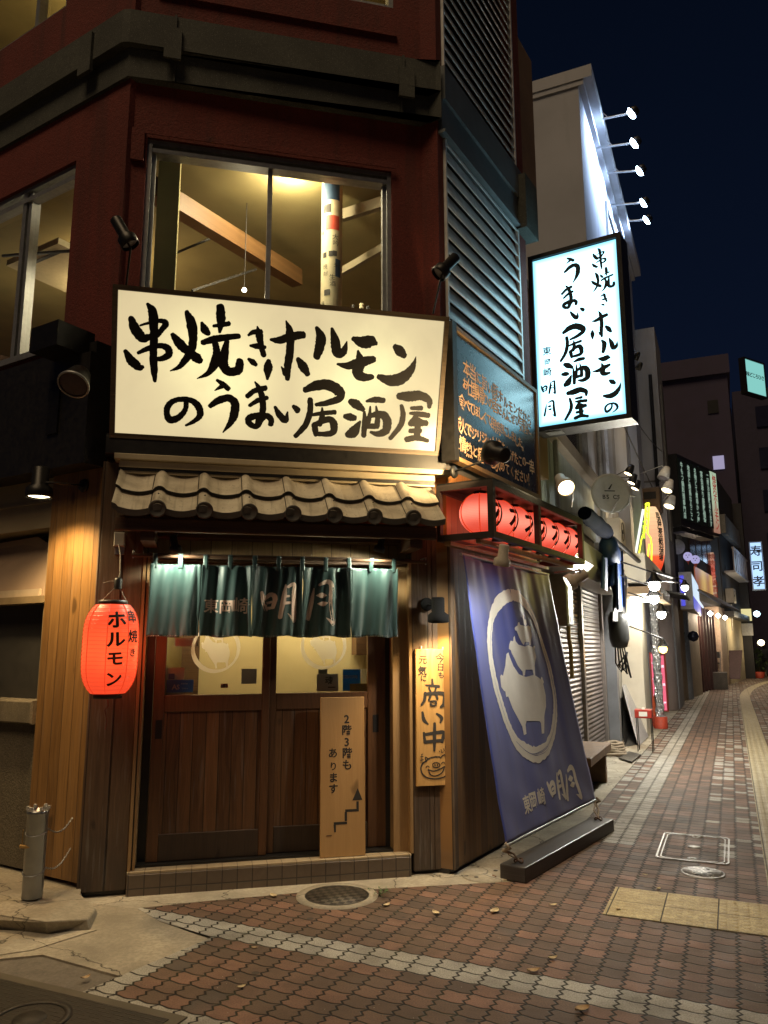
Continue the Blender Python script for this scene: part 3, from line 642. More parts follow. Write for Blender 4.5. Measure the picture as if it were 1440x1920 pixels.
# --- upper storeys
uw0, uw1 = -0.01, 2.47; WU = -0.06
a = FR.px(288, 258, WU); b = FR.px(736, 322, WU)
wu0, wu1, wz0, wz1 = 0.165, 2.095, 3.55, 0.5*(a[1]+b[1])
a2 = FR.px(0, 0)
ZB0, ZB1, ZB2 = 5.88, 6.13, 6.42
w3u1 = FR.px(738, 5, WU)[0]; w3z = FR.px(700, 8, WU)[1]
mb = MB(); T = 0.18
mb.box(FR, uw0, wu0, 2.86, ZB0, WU-T, WU); mb.box(FR, wu1, uw1, 2.86, ZB0, WU-T, WU)
mb.box(FR, wu0, wu1, wz1, ZB0, WU-T, WU); mb.box(FR, wu0, wu1, 2.86, wz0, WU-T, WU)
mb.box(FR, uw0, uw1, ZB2, w3z, WU-T, WU); mb.box(FR, uw0, 0.2, w3z, 9.4, WU-T, WU); mb.box(FR, w3u1, uw1, w3z, 9.4, WU-T, WU); mb.box(FR, 0.2, w3u1, w3z+1.6, 9.4, WU-T, WU)
# stucco returns above and beside the windows (a stepped corner block)
mb.box(FR, wu0-0.115, wu0-0.02, wz1-0.22, wz1+0.05, WU, WU+0.03)
# street side: narrow strip, far strip
mb.box(RW, 0.0, 0.10, 2.86, 9.4, -0.25, -0.035); mb.box(RW, 1.77, 1.99, 2.86, 9.4, -0.3, -0.03)
# left side
l1 = LW.px(128, 300, -.03); 
lz0, lz1, lu0 = 3.86, 5.40, 0.60
mb.box(LW, 0.0, lu0, 2.86, ZB0, -0.2, -0.03); mb.box(LW, lu0, 3.4, lz1, ZB0, -0.2, -0.03); mb.box(LW, lu0, 3.4, 2.86, lz0, -0.2, -0.03); mb.box(LW, 3.4, 7, 2.86, ZB0, -0.2, -0.03)
a3 = LW.px(120, 0, -.03); lw3z = LW.px(60, 55, -.03)[1]; lw3u = LW.px(125, 3, -.03)[0]
mb.box(LW, 0.0, lw3u, ZB2, 9.4, -0.2, -0.03); mb.box(LW, lw3u, 7, ZB2, lw3z, -0.2, -0.03); mb.box(LW, lw3u, 7, lw3z+1.5, 9.4, -0.2, -0.03)
mb.build("stucco_wall", M_RED, bld)
# band of moss-stained concrete, two steps, with overlapping joint plates
mb = MB()
def band3(z0, z1, w):
    pts = [LW.pt(7, 0, w), LW.pt(0.0, 0, w) + FR.U*(-w*0.3), FR.pt(0.0, 0, w), FR.pt(uw1+.0, 0, w), RW.pt(0.0, 0, 0.0)+FR.N*0.02, RW.pt(0.0, 0, -0.3), FR.pt(0.2, 0, -0.3), LW.pt(7, 0, -0.3)]
    mb.prism([Vector((p.x, p.y, z0)) for p in pts], (0, 0, z1-z0))
band3(ZB0, ZB1, 0.0); band3(ZB1+0.002, ZB2, 0.055)
for u in (0.26, 2.13): mb.box(FR, u, u+0.13, ZB1-0.10, ZB2-0.12, 0.06, 0.085)
for u in (0.33, 2.16): mb.box(FR, u, u+.018, ZB0, ZB1-.10, 0.002, 0.02); mb.box(FR, u, u+.018, ZB2-.115, ZB2, 0.057, 0.075)
mb.box(LW, 0.35, 0.5, ZB1-0.10, ZB2-0.05, 0.06, 0.09)
mb.build("concrete_band", M_BAND, bld)
# louvres on the street side
def louvre(name, z0, z1, pitch, u0=0.105, u1=1.765):
    mb = MB()
    z = z0+0.02
    while z < z1-0.03:
        P = RW.pt; d = pitch*0.97
        q = [P(u0+.022, z, -0.02), P(u1-.03, z, -0.02), P(u1-.03, z+d, -0.062), P(u0+.022, z+d, -0.062)]
        n = Vector((0, 0, -0.004))
        mb.hexa([q[0], q[1], q[2], q[3], q[0]-n*2, q[1]-n*2, q[2]-n*2, q[3]-n*2])
        mb.box(RW, u0+.022, u1-.03, z-.018, z+.002, -0.022, -0.014)
        z += pitch
    o = MB().box(RW, u0, u1, z0, z1, -0.16, -0.14).build(name, M_BLACK, bld); mb.build("slats", M_LOUV, o)
    for a, b in ((u0, u0+.022), (u1-.03, u1)): MB().box(RW, a, b, z0, z1, -0.05, -0.012).build("side_frame", M_LOUV, o)
louvre("lower_louvre_panel", 3.9, 5.80, 0.140); louvre("upper_louvre_panel", 6.42, 9.4, 0.118)
mb = MB()
mb.box(RW, 0.03, 1.9, 5.80, 6.10, -0.1, -0.005); mb.box(RW, 0.05, 1.92, 6.10, 6.42, -0.1, 0.02)
mb.box(RW, 0.02, 1.86, 5.77, 5.80, -0.1, 0.03)
mb.build("steel_fascia", plain("grey_fascia", (0.14, 0.16, 0.17), 0.5, 0.3, 0.25, 9), bld)
MB().box(RW, 1.72, 2.06, 5.75, 6.35, -0.15, 0.09).build("corner_bracket", M_BAND, bld)

# --- windows upstairs
class Sheet(MB):
    def build(s, name, mats, parent=None): return MB.build(s, name, mats, parent, fixn=False)
def sheet(F, u0, u1, v0, v1, w):
    q = [F.pt(u0, v0, w), F.pt(u1, v0, w), F.pt(u1, v1, w), F.pt(u0, v1, w)]
    if F.U.cross(F.V).dot(F.N) < 0: q.reverse()
    return Sheet().quad(*q)
def glass_mat():
    t = NT("thin_glass"); tr = t.n("BsdfTransparent", 0, None, Color=(0.86, 0.88, 0.84)); gl = t.n("BsdfGlossy", 0, None, Roughness=0.03, Color=(0.9, 0.9, 0.9))
    fr = t.n("Fresnel", 0, None, IOR=1.45)
    mx = t.n("MixShader", 0, None, i0=fr, i1=tr, i2=gl); t.t.links.new(mx, t.o.inputs[0]); return t.m
M_GLASS = glass_mat()
wf = MB(); 
wf.frame(FR, wu0, wu1, wz0, wz1, 0.035, -0.20, -0.085); wf.frame(FR, wu0+.035, wu1-.035, wz0, wz1-.035, 0.03, -0.17, -0.12)
mm = FR.px(509, 310, -0.13)[0]
wf.box(FR, mm-.025, mm+.012, wz0+.03, wz1-.065, -0.16, -0.12); wf.box(FR, wu0, wu1, wz1-.10, wz1-.065, -.19, -.09)
win = wf.build("front_window", M_ALU, bld)
sheet(FR, wu0+.06, wu1-.06, wz0, wz1-.06, -0.143).build("pane", M_GLASS, win)
MB().box(FR, wu0-.02, wu1+.03, wz1-.002, wz1+.05, -0.02, -0.012).build("lintel_shadow_trim", M_RED, win)
wf = MB(); L0, L1 = lu0, 3.4
wf.frame(LW, L0, L1, lz0, lz1, 0.035, -0.18, -0.06); m1 = LW.px(45, 520, -.1)[0]
wf.box(LW, m1, m1+.05, lz0, lz1, -.15, -.07); wf.box(LW, m1-.06, m1-.02, lz0, lz1, -.16, -.08); wf.box(LW, L0-.02, L1, lz0-.05, lz0, -.2, -.005); wf.box(LW, L0, L1, lz1-.13, lz1-.09, -.14, -.06)
wl = wf.build("side_window", M_ALU, bld); sheet(LW, L0+.03, L1-.03, lz0+.03, lz1-.03, -.123).build("pane", M_GLASS, wl)
wf = MB(); wf.frame(LW, lw3u, 5, lw3z, lw3z+1.5, 0.04, -.18, -.05); q = LW.px(80, 20, -.1)[0]; wf.box(LW, q, q+.05, lw3z, lw3z+1.5, -.15, -.07)
wl3 = wf.build("side_window", M_ALU, bld); sheet(LW, lw3u+.03, 4.97, lw3z+.03, lw3z+1.47, -.123).build("pane", M_GLASS, wl3)
wf = MB(); wf.frame(FR, 0.2, w3u1, w3z, w3z+1.6, 0.04, -.2, -.08); w3 = wf.build("front_window", M_ALU, bld)
sheet(FR, .24, w3u1-.04, w3z+.04, w3z+1.56, -.143).build("pane", M_GLASS, w3)
MB().box(FR, 0.18, w3u1+.02, w3z-.30, w3z-.26, WU, WU+.03).build("stucco_ledge", M_RED, bld)
# --- the room upstairs seen through the glass
M_CEIL = plain("olive_ceiling_board", (0.30, 0.25, 0.11), 0.75, 0, 0.2, 3, 0.1)
M_PURP = plain("mauve_wall", (0.20, 0.13, 0.085), 0.8, 0, 0.2, 5, 0.1)
M_TIMB = wood("interior_timber", (0, 0, 1), (0.13, 0.066, 0.024), (0.22, 0.12, 0.046), 4.0, -1.0, 0, 0.5)
M_CURT = plain("yellow_pilaster", (0.36, 0.33, 0.15), 0.8, 0, 0.12, 5, 0.1)
zc = 5.62
def room(z0, z1, nm):
    mb = MB(); pts = [FR.pt(0.22, 0, -.24), FR.pt(2.3, 0, -.24), RW.pt(0.3, 0, -.3), RW.pt(1.9, 0, -.3), RW.pt(3.2, 0, -.3), LW.pt(5.5, 0, -4.0), LW.pt(5.5, 0, -.25), LW.pt(0.22, 0, -.25)]
    A = [Vector((p.x, p.y, z0)) for p in pts]; B = [Vector((p.x, p.y, z1)) for p in pts]; n = len(pts)
    mb.add(A, [tuple(range(n))], 0); mb.add(B, [tuple(range(n))], 1)
    for i in (1, 2, 3, 4, 5): mb.quad(A[i], A[i+1], B[i+1], B[i], 0)
    return mb.build(nm, [M_PURP, M_CEIL], bld)
rm = room(3.45, zc, "upstairs_room"); rm3 = room(6.6, 8.9, "third_floor_room")
MB().box(FR, wu0+.075, wu0+.24, wz0, zc, -.42, -.27).build("pilaster", M_CURT, rm)
mb = MB()
A, B = FR.px(318, 375, -0.6), FR.px(505, 490, -1.6)
pa, pb = FR.pt(A[0], A[1], -0.6), FR.pt(B[0], B[1], -1.6)
def beam(mb, a, b, w, h):
    d = (b-a).normalized(); s = d.cross(Vector((0, 0, 1))).normalized(); u = s.cross(d)
    P = [a-s*w/2-u*h/2, a+s*w/2-u*h/2, a+s*w/2+u*h/2, a-s*w/2+u*h/2]; Q = [p+(b-a) for p in P]
    mb.hexa([P[0], P[1], Q[1], Q[0], P[3], P[2], Q[2], Q[3]])
beam(mb, pa-(pb-pa)*0.3, pb+(pb-pa)*0.35, 0.13, 0.17)
mb.build("timber_beam", M_TIMB, rm)
mb = MB()
for (x0, y0, w0), (x1, y1, w1), th in [((340, 330, -1.2), (640, 500, -3.0), .10), ((640, 405, -1.0), (735, 375, -0.45), .10), ((640, 510, -1.3), (735, 455, -0.5), .07), ((655, 330, -.9), (730, 325, -.5), .08)]:
    A, B = FR.px(x0, y0, w0), FR.px(x1, y1, w1); beam(mb, FR.pt(*A, w0), FR.pt(*B, w1), th*.6, th)
mb.build("pale_rafter", plain("painted_rafter", (0.25, 0.215, 0.14), .7, 0, .1), rm)
mb = MB()
for (x0, y0, w0), (x1, y1, w1) in [((328, 475, -1.2), (400, 445, -1.4)), ((360, 545, -1.0), (480, 505, -1.4)), ((5, 480, -1.5), (140, 470, -1.0))]:
    A, B = FR.px(x0, y0, w0), FR.px(x1, y1, w1); beam(mb, FR.pt(*A, w0), FR.pt(*B, w1), .02, .02)
mb.build("ceiling_rail", M_BLACK, rm)
# post wrapped in labels
c0 = FR.px(622, 470, -0.62); pc = FR.pt(c0[0], 0, -0.62)
M_PAPR = plain("label_paper", (0.62, 0.56, 0.36), 0.7, 0, 0.12, 20, 0.1)
pst = MB().lathe([(0.092, 3.5), (0.092, zc)], (pc.x, pc.y, 0), n=28).build("label_covered_post", M_PAPR, rm)
MI_INK = plain("ink", (0.03, 0.028, 0.025), 0.7); MI_RED = plain("red_label", (0.50, 0.07, 0.035), 0.6); MI_BLU = plain("blue_label", (0.02, 0.055, 0.11), 0.6)
th0 = atan2(-pc.y, -pc.x)
def onpost(x, y):
    u, z = FR.px(x, y, -0.53); 
    return (u-c0[0])/0.093, z
def post3(r, z, off):
    th = th0 + max(-1.5, min(1.5, r)); return Vector((pc.x+cos(th)*(0.092+off), pc.y+sin(th)*(0.092+off), z))
def patch(mb, x0, y0, x1, y1, mi, off=.0015):
    a0, z0 = onpost(x0, y0); a1, z1 = onpost(x1, y1)
    mb.grid(lambda i, j: post3(a0+(a1-a0)*i, z0+(z1-z0)*j, off), 8, 1, mi)
lb = MB()
patch(lb, 607, 338, 641, 376, 2); patch(lb, 614, 402, 640, 432, 1); patch(lb, 608, 380, 624, 398, 0, .001); patch(lb, 632, 485, 644, 520, 2, .001)
for x in (607, 619, 627): patch(lb, x, 470, x+8, 481, 0)
patch(lb, 610, 541, 622, 553, 0)
for x, y, ch, sz in [(612, 498, '焼', .05), (613, 511, '酎', .045), (632, 445, '大', .06), (633, 457, '吟', .06), (626, 520, '生', .055), (627, 532, '酒', .055), (606, 420, '本', .04), (606, 432, '醸', .035), (613, 388, '蔵', .05), (634, 498, '米', .05), (606, 565, '純', .04)]:
    a0, z0 = onpost(x, y); put_char(lb, ch, lambda a, b, o: post3(a/0.092, b, o), a0*.092, z0, sz, .003, sub=.02)
lb.build("labels", [MI_INK, MI_RED, MI_BLU], pst)
# bottles and signs behind the right edge of the pane
for i, (x, y, r, h, m) in enumerate([(662, 572, .035, .28, MI_INK), (678, 570, .05, .30, M_PAPR), (690, 575, .045, .22, MI_INK)]):
    u, z = FR.px(x, y, -.45); p = FR.pt(u, z-h, -.45)
    o = MB().lathe([(r, 0), (r, h*.6), (r*.4, h*.78), (r*.38, h), (0, h)], p, n=14).build("bottle", m, None)
    tag(o, ["dark bottle standing behind the upstairs pane beside the labelled post", "white labelled bottle with red band behind the upstairs pane", "dark bottle in the lower right corner of the upstairs window"][i], "bottle", "bottles behind the upstairs window")
lampw = (1.0, 0.83, 0.54)
def ceiling_lamp(x, y, w, label, e, F=FR, z=None):
    u, zz = F.px(x, y, w); p = F.pt(u, z or zz, w)
    o = thing("ceiling_lamp", label, "lamp", p)
    MB().lathe([(.075, .012), (.09, .0), (.085, .02)], p, n=20).build("housing", M_ALU, o)
    MB().lathe([(.075, .008), (.05, -.012), (0, -.02)], p, n=20).build("bulb", emit("lamp_glow_%d" % x, (1.0, 0.82, 0.42), 6.0), o)
    light("ceiling_lamp_light", 'POINT', p-Vector((0, 0, .14)), e, lampw, o, radius=.06)
ceiling_lamp(546, 318, -.56, "round ceiling lamp glowing behind the large upstairs window", 42)
def pendant(x, y, F, w, label, e, col=(1, .9, .7)):
    u, z = F.px(x, y, w); p = F.pt(u, z, w); o = thing("pendant_lamp", label, "lamp", p)
    MB().lathe([(.0, -.022), (.018, -.012), (.022, 0), (.014, .018), (0, .02)], p, n=14).build("bulb", emit("pendant_glow_%d" % x, col, 14.0), o)
    MB().tube([p+Vector((0, 0, .018)), Vector((p.x, p.y, zc))], .004, 6).build("cord", M_BLACK, o)
    light("pendant_light", 'POINT', p-Vector((0, 0, .05)), e, lampw, o, radius=.03)
pendant(458, 544, FR, -1.1, "small bare bulb shining just above the big cream sign", 5)
pendant(33, 612, LW, -1.2, "small bare bulb at the foot of the left side window", 6)
light("upstairs_fill", 'AREA', FR.pt(1.2, 5.52, -.42), 46, lampw, None, aim=Vector((0, 0, -1))-FR.N*.5); bpy.data.lights["upstairs_fill"].size = .5  # unseen fill light added inside the window to brighten post and pilaster
light("third_floor_lamp", 'POINT', LW.pt(1.6, 8.2, -1.2), 110, (1, .74, .34), None, radius=.1)
light("side_room_lamp", 'POINT', LW.pt(2.0, 5.2, -1.4), 40, (1, .72, .42), None, radius=.1)
# air conditioner on the side room's ceiling
u, z = LW.px(105, 505, -.9); 
ac = thing("ceiling_air_conditioner", "pale ceiling air conditioner seen through the left side window", "air conditioner", LW.pt(u, z, -.9))
MB().box(LW, u-.45, u+.35, z, z+.06, -1.3, -.6).build("panel", M_PAPR, ac); MB().box(LW, u-.35, u+.25, z-.006, z-.001, -.72, -.68).build("air_slot", M_BLACK, ac)

# --- ground floor front
zl = 2.84
mb = MB(); mb.bbox(FR, 0.0, 0.165, 0.03, zl, -0.3, 0.0, .005); mb.bbox(FR, 0.168, 0.30, 0.03, zl, -0.3, -0.004, .005); mb.build("corner_post", W_POST, bld)
mb = MB(); mb.bbox(FR, 2.215, 2.37, 0.02, zl, -0.3, 0.0, .005); mb.bbox(FR, 2.373, 2.508, 0.02, zl, -0.3, -0.003, .005); mb.build("corner_post", W_POST, bld)
mb = MB(); mb.box(FR, 0.03, 0.29, 0.0, 0.03, -0.3, -0.03); mb.box(FR, 2.23, 2.49, 0, .02, -.3, -.03); mb.box(RW, 0.0, 2.1, 0, .03, -.3, -.035); mb.build("plinth", M_BLACK, bld)
# step with tiles
def tile_mat():
    t = NT("brown_step_tiles"); p = t.pos(); u = t.dot(p, UF); z = t.dot(p, (0, 0, 1)); w = t.dot(p, FR.N)
    a = t.math('FRACT', t.math('DIVIDE', t.addm(u, 0.02), 0.098)); b = t.math('FRACT', t.math('DIVIDE', t.addm(z, 0.058), 0.098)); 
    j = t.math('MINIMUM', t.math('MINIMUM', a, t.math('SUBTRACT', 1., a)), t.math('MINIMUM', b, t.math('SUBTRACT', 1., b)))
    r = t.white(t.xyz(t.math('FLOOR', t.math('DIVIDE', t.addm(u, 0.02), 0.098)), t.math('FLOOR', t.math('DIVIDE', t.addm(z, 0.058), 0.098)), 0.))
    n = t.noise(p, 25.0, 5); col = t.mix(n, (0.10, 0.072, 0.05), (0.17, 0.125, 0.088)); col = t.mix(t.mul(r, .5), col, (0.11, 0.09, 0.07))
    jm = t.ramp(j, [(0.02, 1.), (0.05, 0.)]); col = t.mix(jm, col, (0.045, 0.037, 0.03))
    return t.fin(col, t.math('ADD', t.mul(n, .3), .3), t.bump(t.math('SUBTRACT', t.mul(n, .2), jm), .5, .004))
M_TILE = tile_mat(); M_TTOP = plain("pale_step_top", (0.40, 0.33, 0.22), .5, 0, .25, 18)
def ttop():
    t = NT("step_top_tiles"); p = t.pos(); u = t.dot(p, UF); a = t.math('FRACT', t.math('DIVIDE', t.addm(u, .02), .098)); j = t.math('MINIMUM', a, t.math('SUBTRACT', 1., a)); n = t.noise(p, 20., 5)
    col = t.mix(n, (.26, .20, .125), (.42, .34, .22)); col = t.mix(t.ramp(j, [(.015, .8), (.04, 0.)]), col, (.1, .08, .05)); return t.fin(col, .5, t.bump(n, .3, .004))
mb = MB(); mb.bbox(FR, 0.303, 2.19, -0.03, 0.128, -0.3, 0.03, .006, 0); mb.box(FR, .303, 2.19, .128, .14, -.3, .028, 1)
mb.build("door_step", [M_TILE, ttop()], bld)
# trims and tracks
for a in ((0.302, 0.322, 0.006), (0.33, 0.345, -0.012), (2.192, 2.213, 0.006)): MB().box(FR, a[0], a[1], 0.14, 2.2, -0.2, a[2]).build("door_trim", W_TRIM, bld)
for a in ((.345, .40, .155, 2.2, -.3, -.16), (.322, .33, .155, 2.2, -.2, -.03), (2.05, 2.085, .155, 2.2, -.3, -.16), (.345, 2.19, .14, .155, -.3, -.07)): MB().box(FR, *a).build("door_track", M_BLACK, bld)
mb = MB(); mb.box(FR, 2.085, 2.192, .14, 2.2, -.28, -.06); mb.build("door_jamb", W_TRIM, bld)
# sliding doors
d0 = .405; gx = lambda x, y, w: FR.px(x, y, w)[0]
WD = -0.12
gl0, gl1 = gx(309, 1303, WD), gx(491, 1300, WD); gr0, gr1 = gx(518, 1299, WD-.03), gx(690, 1297, WD-.03)
gz = FR.px(400, 1302, WD)[1]
W_KICK = wood("dark_kick_board", UF, (.018, .012, .008), (.045, .028, .016), 3.0, -1.0, 0, .55)
def door(u0, u1, a, b, w, hu):
    mb = MB(); t = .035
    mb.bbox(FR, u0, a, .157, 2.16, w-t, w); mb.bbox(FR, b, u1, .157, 2.16, w-t, w)
    mb.bbox(FR, a, b, gz-.115, gz, w-t, w); mb.bbox(FR, a, b, 2.06, 2.16, w-t, w)
    o = mb.build("sliding_door", W_RAIL, bld)
    MB().bbox(FR, a, b, .157, .33, w-t, w-.002).build("kick_board", W_KICK, o)
    MB().box(FR, a, b, .33, gz-.115, w-.028, w-.012).build("board_panel", W_DOOR, o)
    sheet(FR, a, b, gz, 2.06, w-.018).build("glass", M_GLASS, o)
    h = MB().box(FR, hu-.022, hu+.022, gz-.29, gz-.165, w-.004, w+.002)
    h.build("finger_pull", M_BLACK, o)
    return o
dl = door(d0, gl1+.055, gl0, gl1, WD, d0+.045); dr = door(gr0-.055, gr1+.135, gr0, gr1, WD-.042, gr1+.06)
# decals on the glass: ring and stacked pigs
def decal_mat():
    t = NT("frosted_decal"); a = t.n("BsdfDiffuse", 0, None, Color=(.70, .66, .58)); b = t.n("BsdfTranslucent", 0, None, Color=(.92, .88, .80))
    t.t.links.new(t.n("MixShader", 0, None, i0=.5, i1=a, i2=b), t.o.inputs[0]); return t.m
M_DEC = decal_mat()
def pig_emblem(mb, to3, off, ring, pigs, mapxy, ringk=4, sub=.03, rough=.05, mi=0):
    ribbon(mb, [[*mapxy(x, y), w] for x, y, w in ring], to3, off, rough, mi, ringk, closed=True)
    for i, P in enumerate(pigs): put_poly(mb, [mapxy(x, y) for x, y in P], to3, off+.0004*(i+1), mi, sub)
def door_decal(cx, cy, F, w, parent):
    # banner emblem outline scaled to the door: ring centre at (cx,cy) px
    u0, z0 = F.px(cx, cy, w); R = .158
    ring = [(cos(k/18*2*pi), sin(k/18*2*pi), .024+.008*sin(k*.7)) for k in range(19)]
    mb = MB(); P3 = lambda a, b, o: F.pt(a, b, w+o)
    ribbon(mb, [[u0+x*R, z0+y*R, t] for x, y, t in ring], P3, .002, .03, closed=True, k=4)
    for i, P in enumerate(PIGS[:3]):
        put_poly(mb, [(u0 + (x-372)/245*.20-.004, z0 - (y-800)/285*.16 + .016) for x, y in P], P3, .0022+.0003*i, sub=.05)
    mb.build("pig_ring_decal", M_DEC, parent)
door_decal(405, 1216, FR, WD-.012, dl); door_decal(607, 1211, FR, WD-.054, dr)
# entrance hall behind the glass
M_SCRN = plain("warm_plaster", (0.62, 0.50, 0.27), .8, 0, .08, 6, .1)
mb = MB(); mb.box(FR, .2, 2.3, .0, 2.5, -.75, -.72); mb.box(FR, .2, .23, 0, 2.5, -.72, -.3); mb.box(FR, 2.27, 2.3, 0, 2.5, -.72, -.3); mb.box(FR, .2, 2.3, 2.5, 2.53, -.75, -.3)
hall = mb.build("entrance_wall", M_SCRN, bld)
mb = MB(); q = gx(345, 1250, -.6); mb.box(FR, q-.02, q+.11, .2, 2.4, -.7, -.6); mb.box(FR, gx(668, 1250, -.5), 2.2, 1.5, 2.4, -.7, -.5); mb.build("dark_cupboard", W_BEAM, bld)
light("hall_lamp", 'AREA', FR.pt(1.25, 2.45, -.45), 26, (1, .80, .42), None, aim=(0, 0, -1)); bpy.data.lights["hall_lamp"].shape = 'RECTANGLE'; bpy.data.lights["hall_lamp"].size = 1.6; bpy.data.lights["hall_lamp"].size_y = .2
for u in (.75, 1.6): light("hall_lamp", 'POINT', FR.pt(u, 1.86, -.42), 5.5, (1, .82, .5), None, radius=.05)  # two fill lights added out of view behind the curtain to back-light the decals
# papers, stickers and bottles at the glass
def thin_sheet(name, c):
    t = NT(name); a = t.n("BsdfDiffuse", 0, None, Color=c); b = t.n("BsdfTranslucent", 0, None, Color=c)
    t.t.links.new(t.n("MixShader", 0, None, i0=.45, i1=a, i2=b), t.o.inputs[0]); return t.m
M_STK = thin_sheet("blue_sticker", (0.16, 0.27, 0.55)); M_WHT = plain("white_print", (0.72, 0.70, 0.62), .5, 0, .05); M_GREY = plain("grey_card", (0.22, 0.20, 0.22), .6)
def pane_item(name, label, cat, x0, y0, x1, y1, w, mat, texts=(), ink=None):
    a, b = FR.px(x0, y0, w), FR.px(x1, y1, w); mb = MB().box(FR, a[0], b[0], b[1], a[1], w-.002, w)
    o = mb.build(name, mat); tag(o, label, cat); t = MB()
    for ch, x, y, sz in texts:
        u, z = FR.px(x, y, w); put_char(t, ch, lambda p, q, o2: FR.pt(p, q, w+o2), u, z, sz, .001, bold=.02)
    if t.v: t.build("lettering", ink or M_WHT, o)
    return o
WG = WD-.024
pane_item("security_sticker", "blue sticker reading AS at the lower left of the door glass", "sticker", 313, 1275, 362, 1298, WG, M_STK, [("A", 327, 1288, .05), ("S", 334, 1288, .045)] + [(c, 341+i*3.2, 1282, .011) for i, c in enumerate("警備保障")] + [(c, 343+i*4, 1291, .012) for i, c in enumerate("作動中")])
pane_item("door_card", "small dark blue card taped above the blue sticker on the door glass", "card", 316, 1263, 327, 1274, WG, plain("navy_card", (.06, .06, .16)))
pane_item("notice_paper", "pale paper notice behind the left edge of the door glass", "paper", 309, 1252, 344, 1303, WG-.03, M_PAPR)
pane_item("notice_paper", "white paper strip under the curtain at the left door glass", "paper", 328, 1196, 372, 1212, WG-.03, M_WHT)
pane_item("notice_paper", "grey square card in the middle of the left door glass", "card", 453, 1254, 481, 1282, WG-.02, thin_sheet("grey_card_thin", (.36, .33, .34)))
pane_item("tiny_label", "tiny red and white label low on the left door glass", "label", 414, 1282, 427, 1290, WG-.01, MI_RED, [("二", 417, 1286, .016), ("王", 423, 1286, .016)])
WG2 = WG-.042
pane_item("blue_poster", "blue poster with white writing behind the right door glass", "poster", 643, 1255, 676, 1295, WG2-.03, thin_sheet("poster_blue", (.06, .28, .62)), [(c, 645+i*5.6, 1269, .026) for i, c in enumerate("三匹の消毒")])
pane_item("leaflet", "white leaflets to the right of the blue poster", "paper", 677, 1254, 689, 1290, WG2-.05, thin_sheet("leaflet_white", (.8, .78, .7)))
pane_item("yellow_tray", "yellow tray below the blue poster behind the glass", "tray", 656, 1282, 690, 1296, WG2-.02, plain("tray_yellow", (.50, .34, .06)))
pane_item("black_box", "small black box standing behind the right door ring", "box", 597, 1251, 614, 1264, WG2-.06, MI_INK)
pane_item("bottle_label", "white labelled sake carton with brushed writing behind the right glass", "carton", 594, 1264, 634, 1296, WG2-.05, M_WHT, [("魂", 617, 1276, .06), ("一", 622, 1289, .06)], MI_INK)

# --- lintel zone, hood and tiled eave
mb = MB(); mb.box(FR, .30, 2.215, 2.16, 2.21, -.28, -.02); mb.box(FR, .30, 2.215, 2.315, 2.35, -.28, .05); mb.build("lintel_beam", W_BEAM, bld)
MB().box(FR, .30, 2.215, 2.205, 2.72, -.12, -.09).build("lintel_boards", W_SOFF, bld)
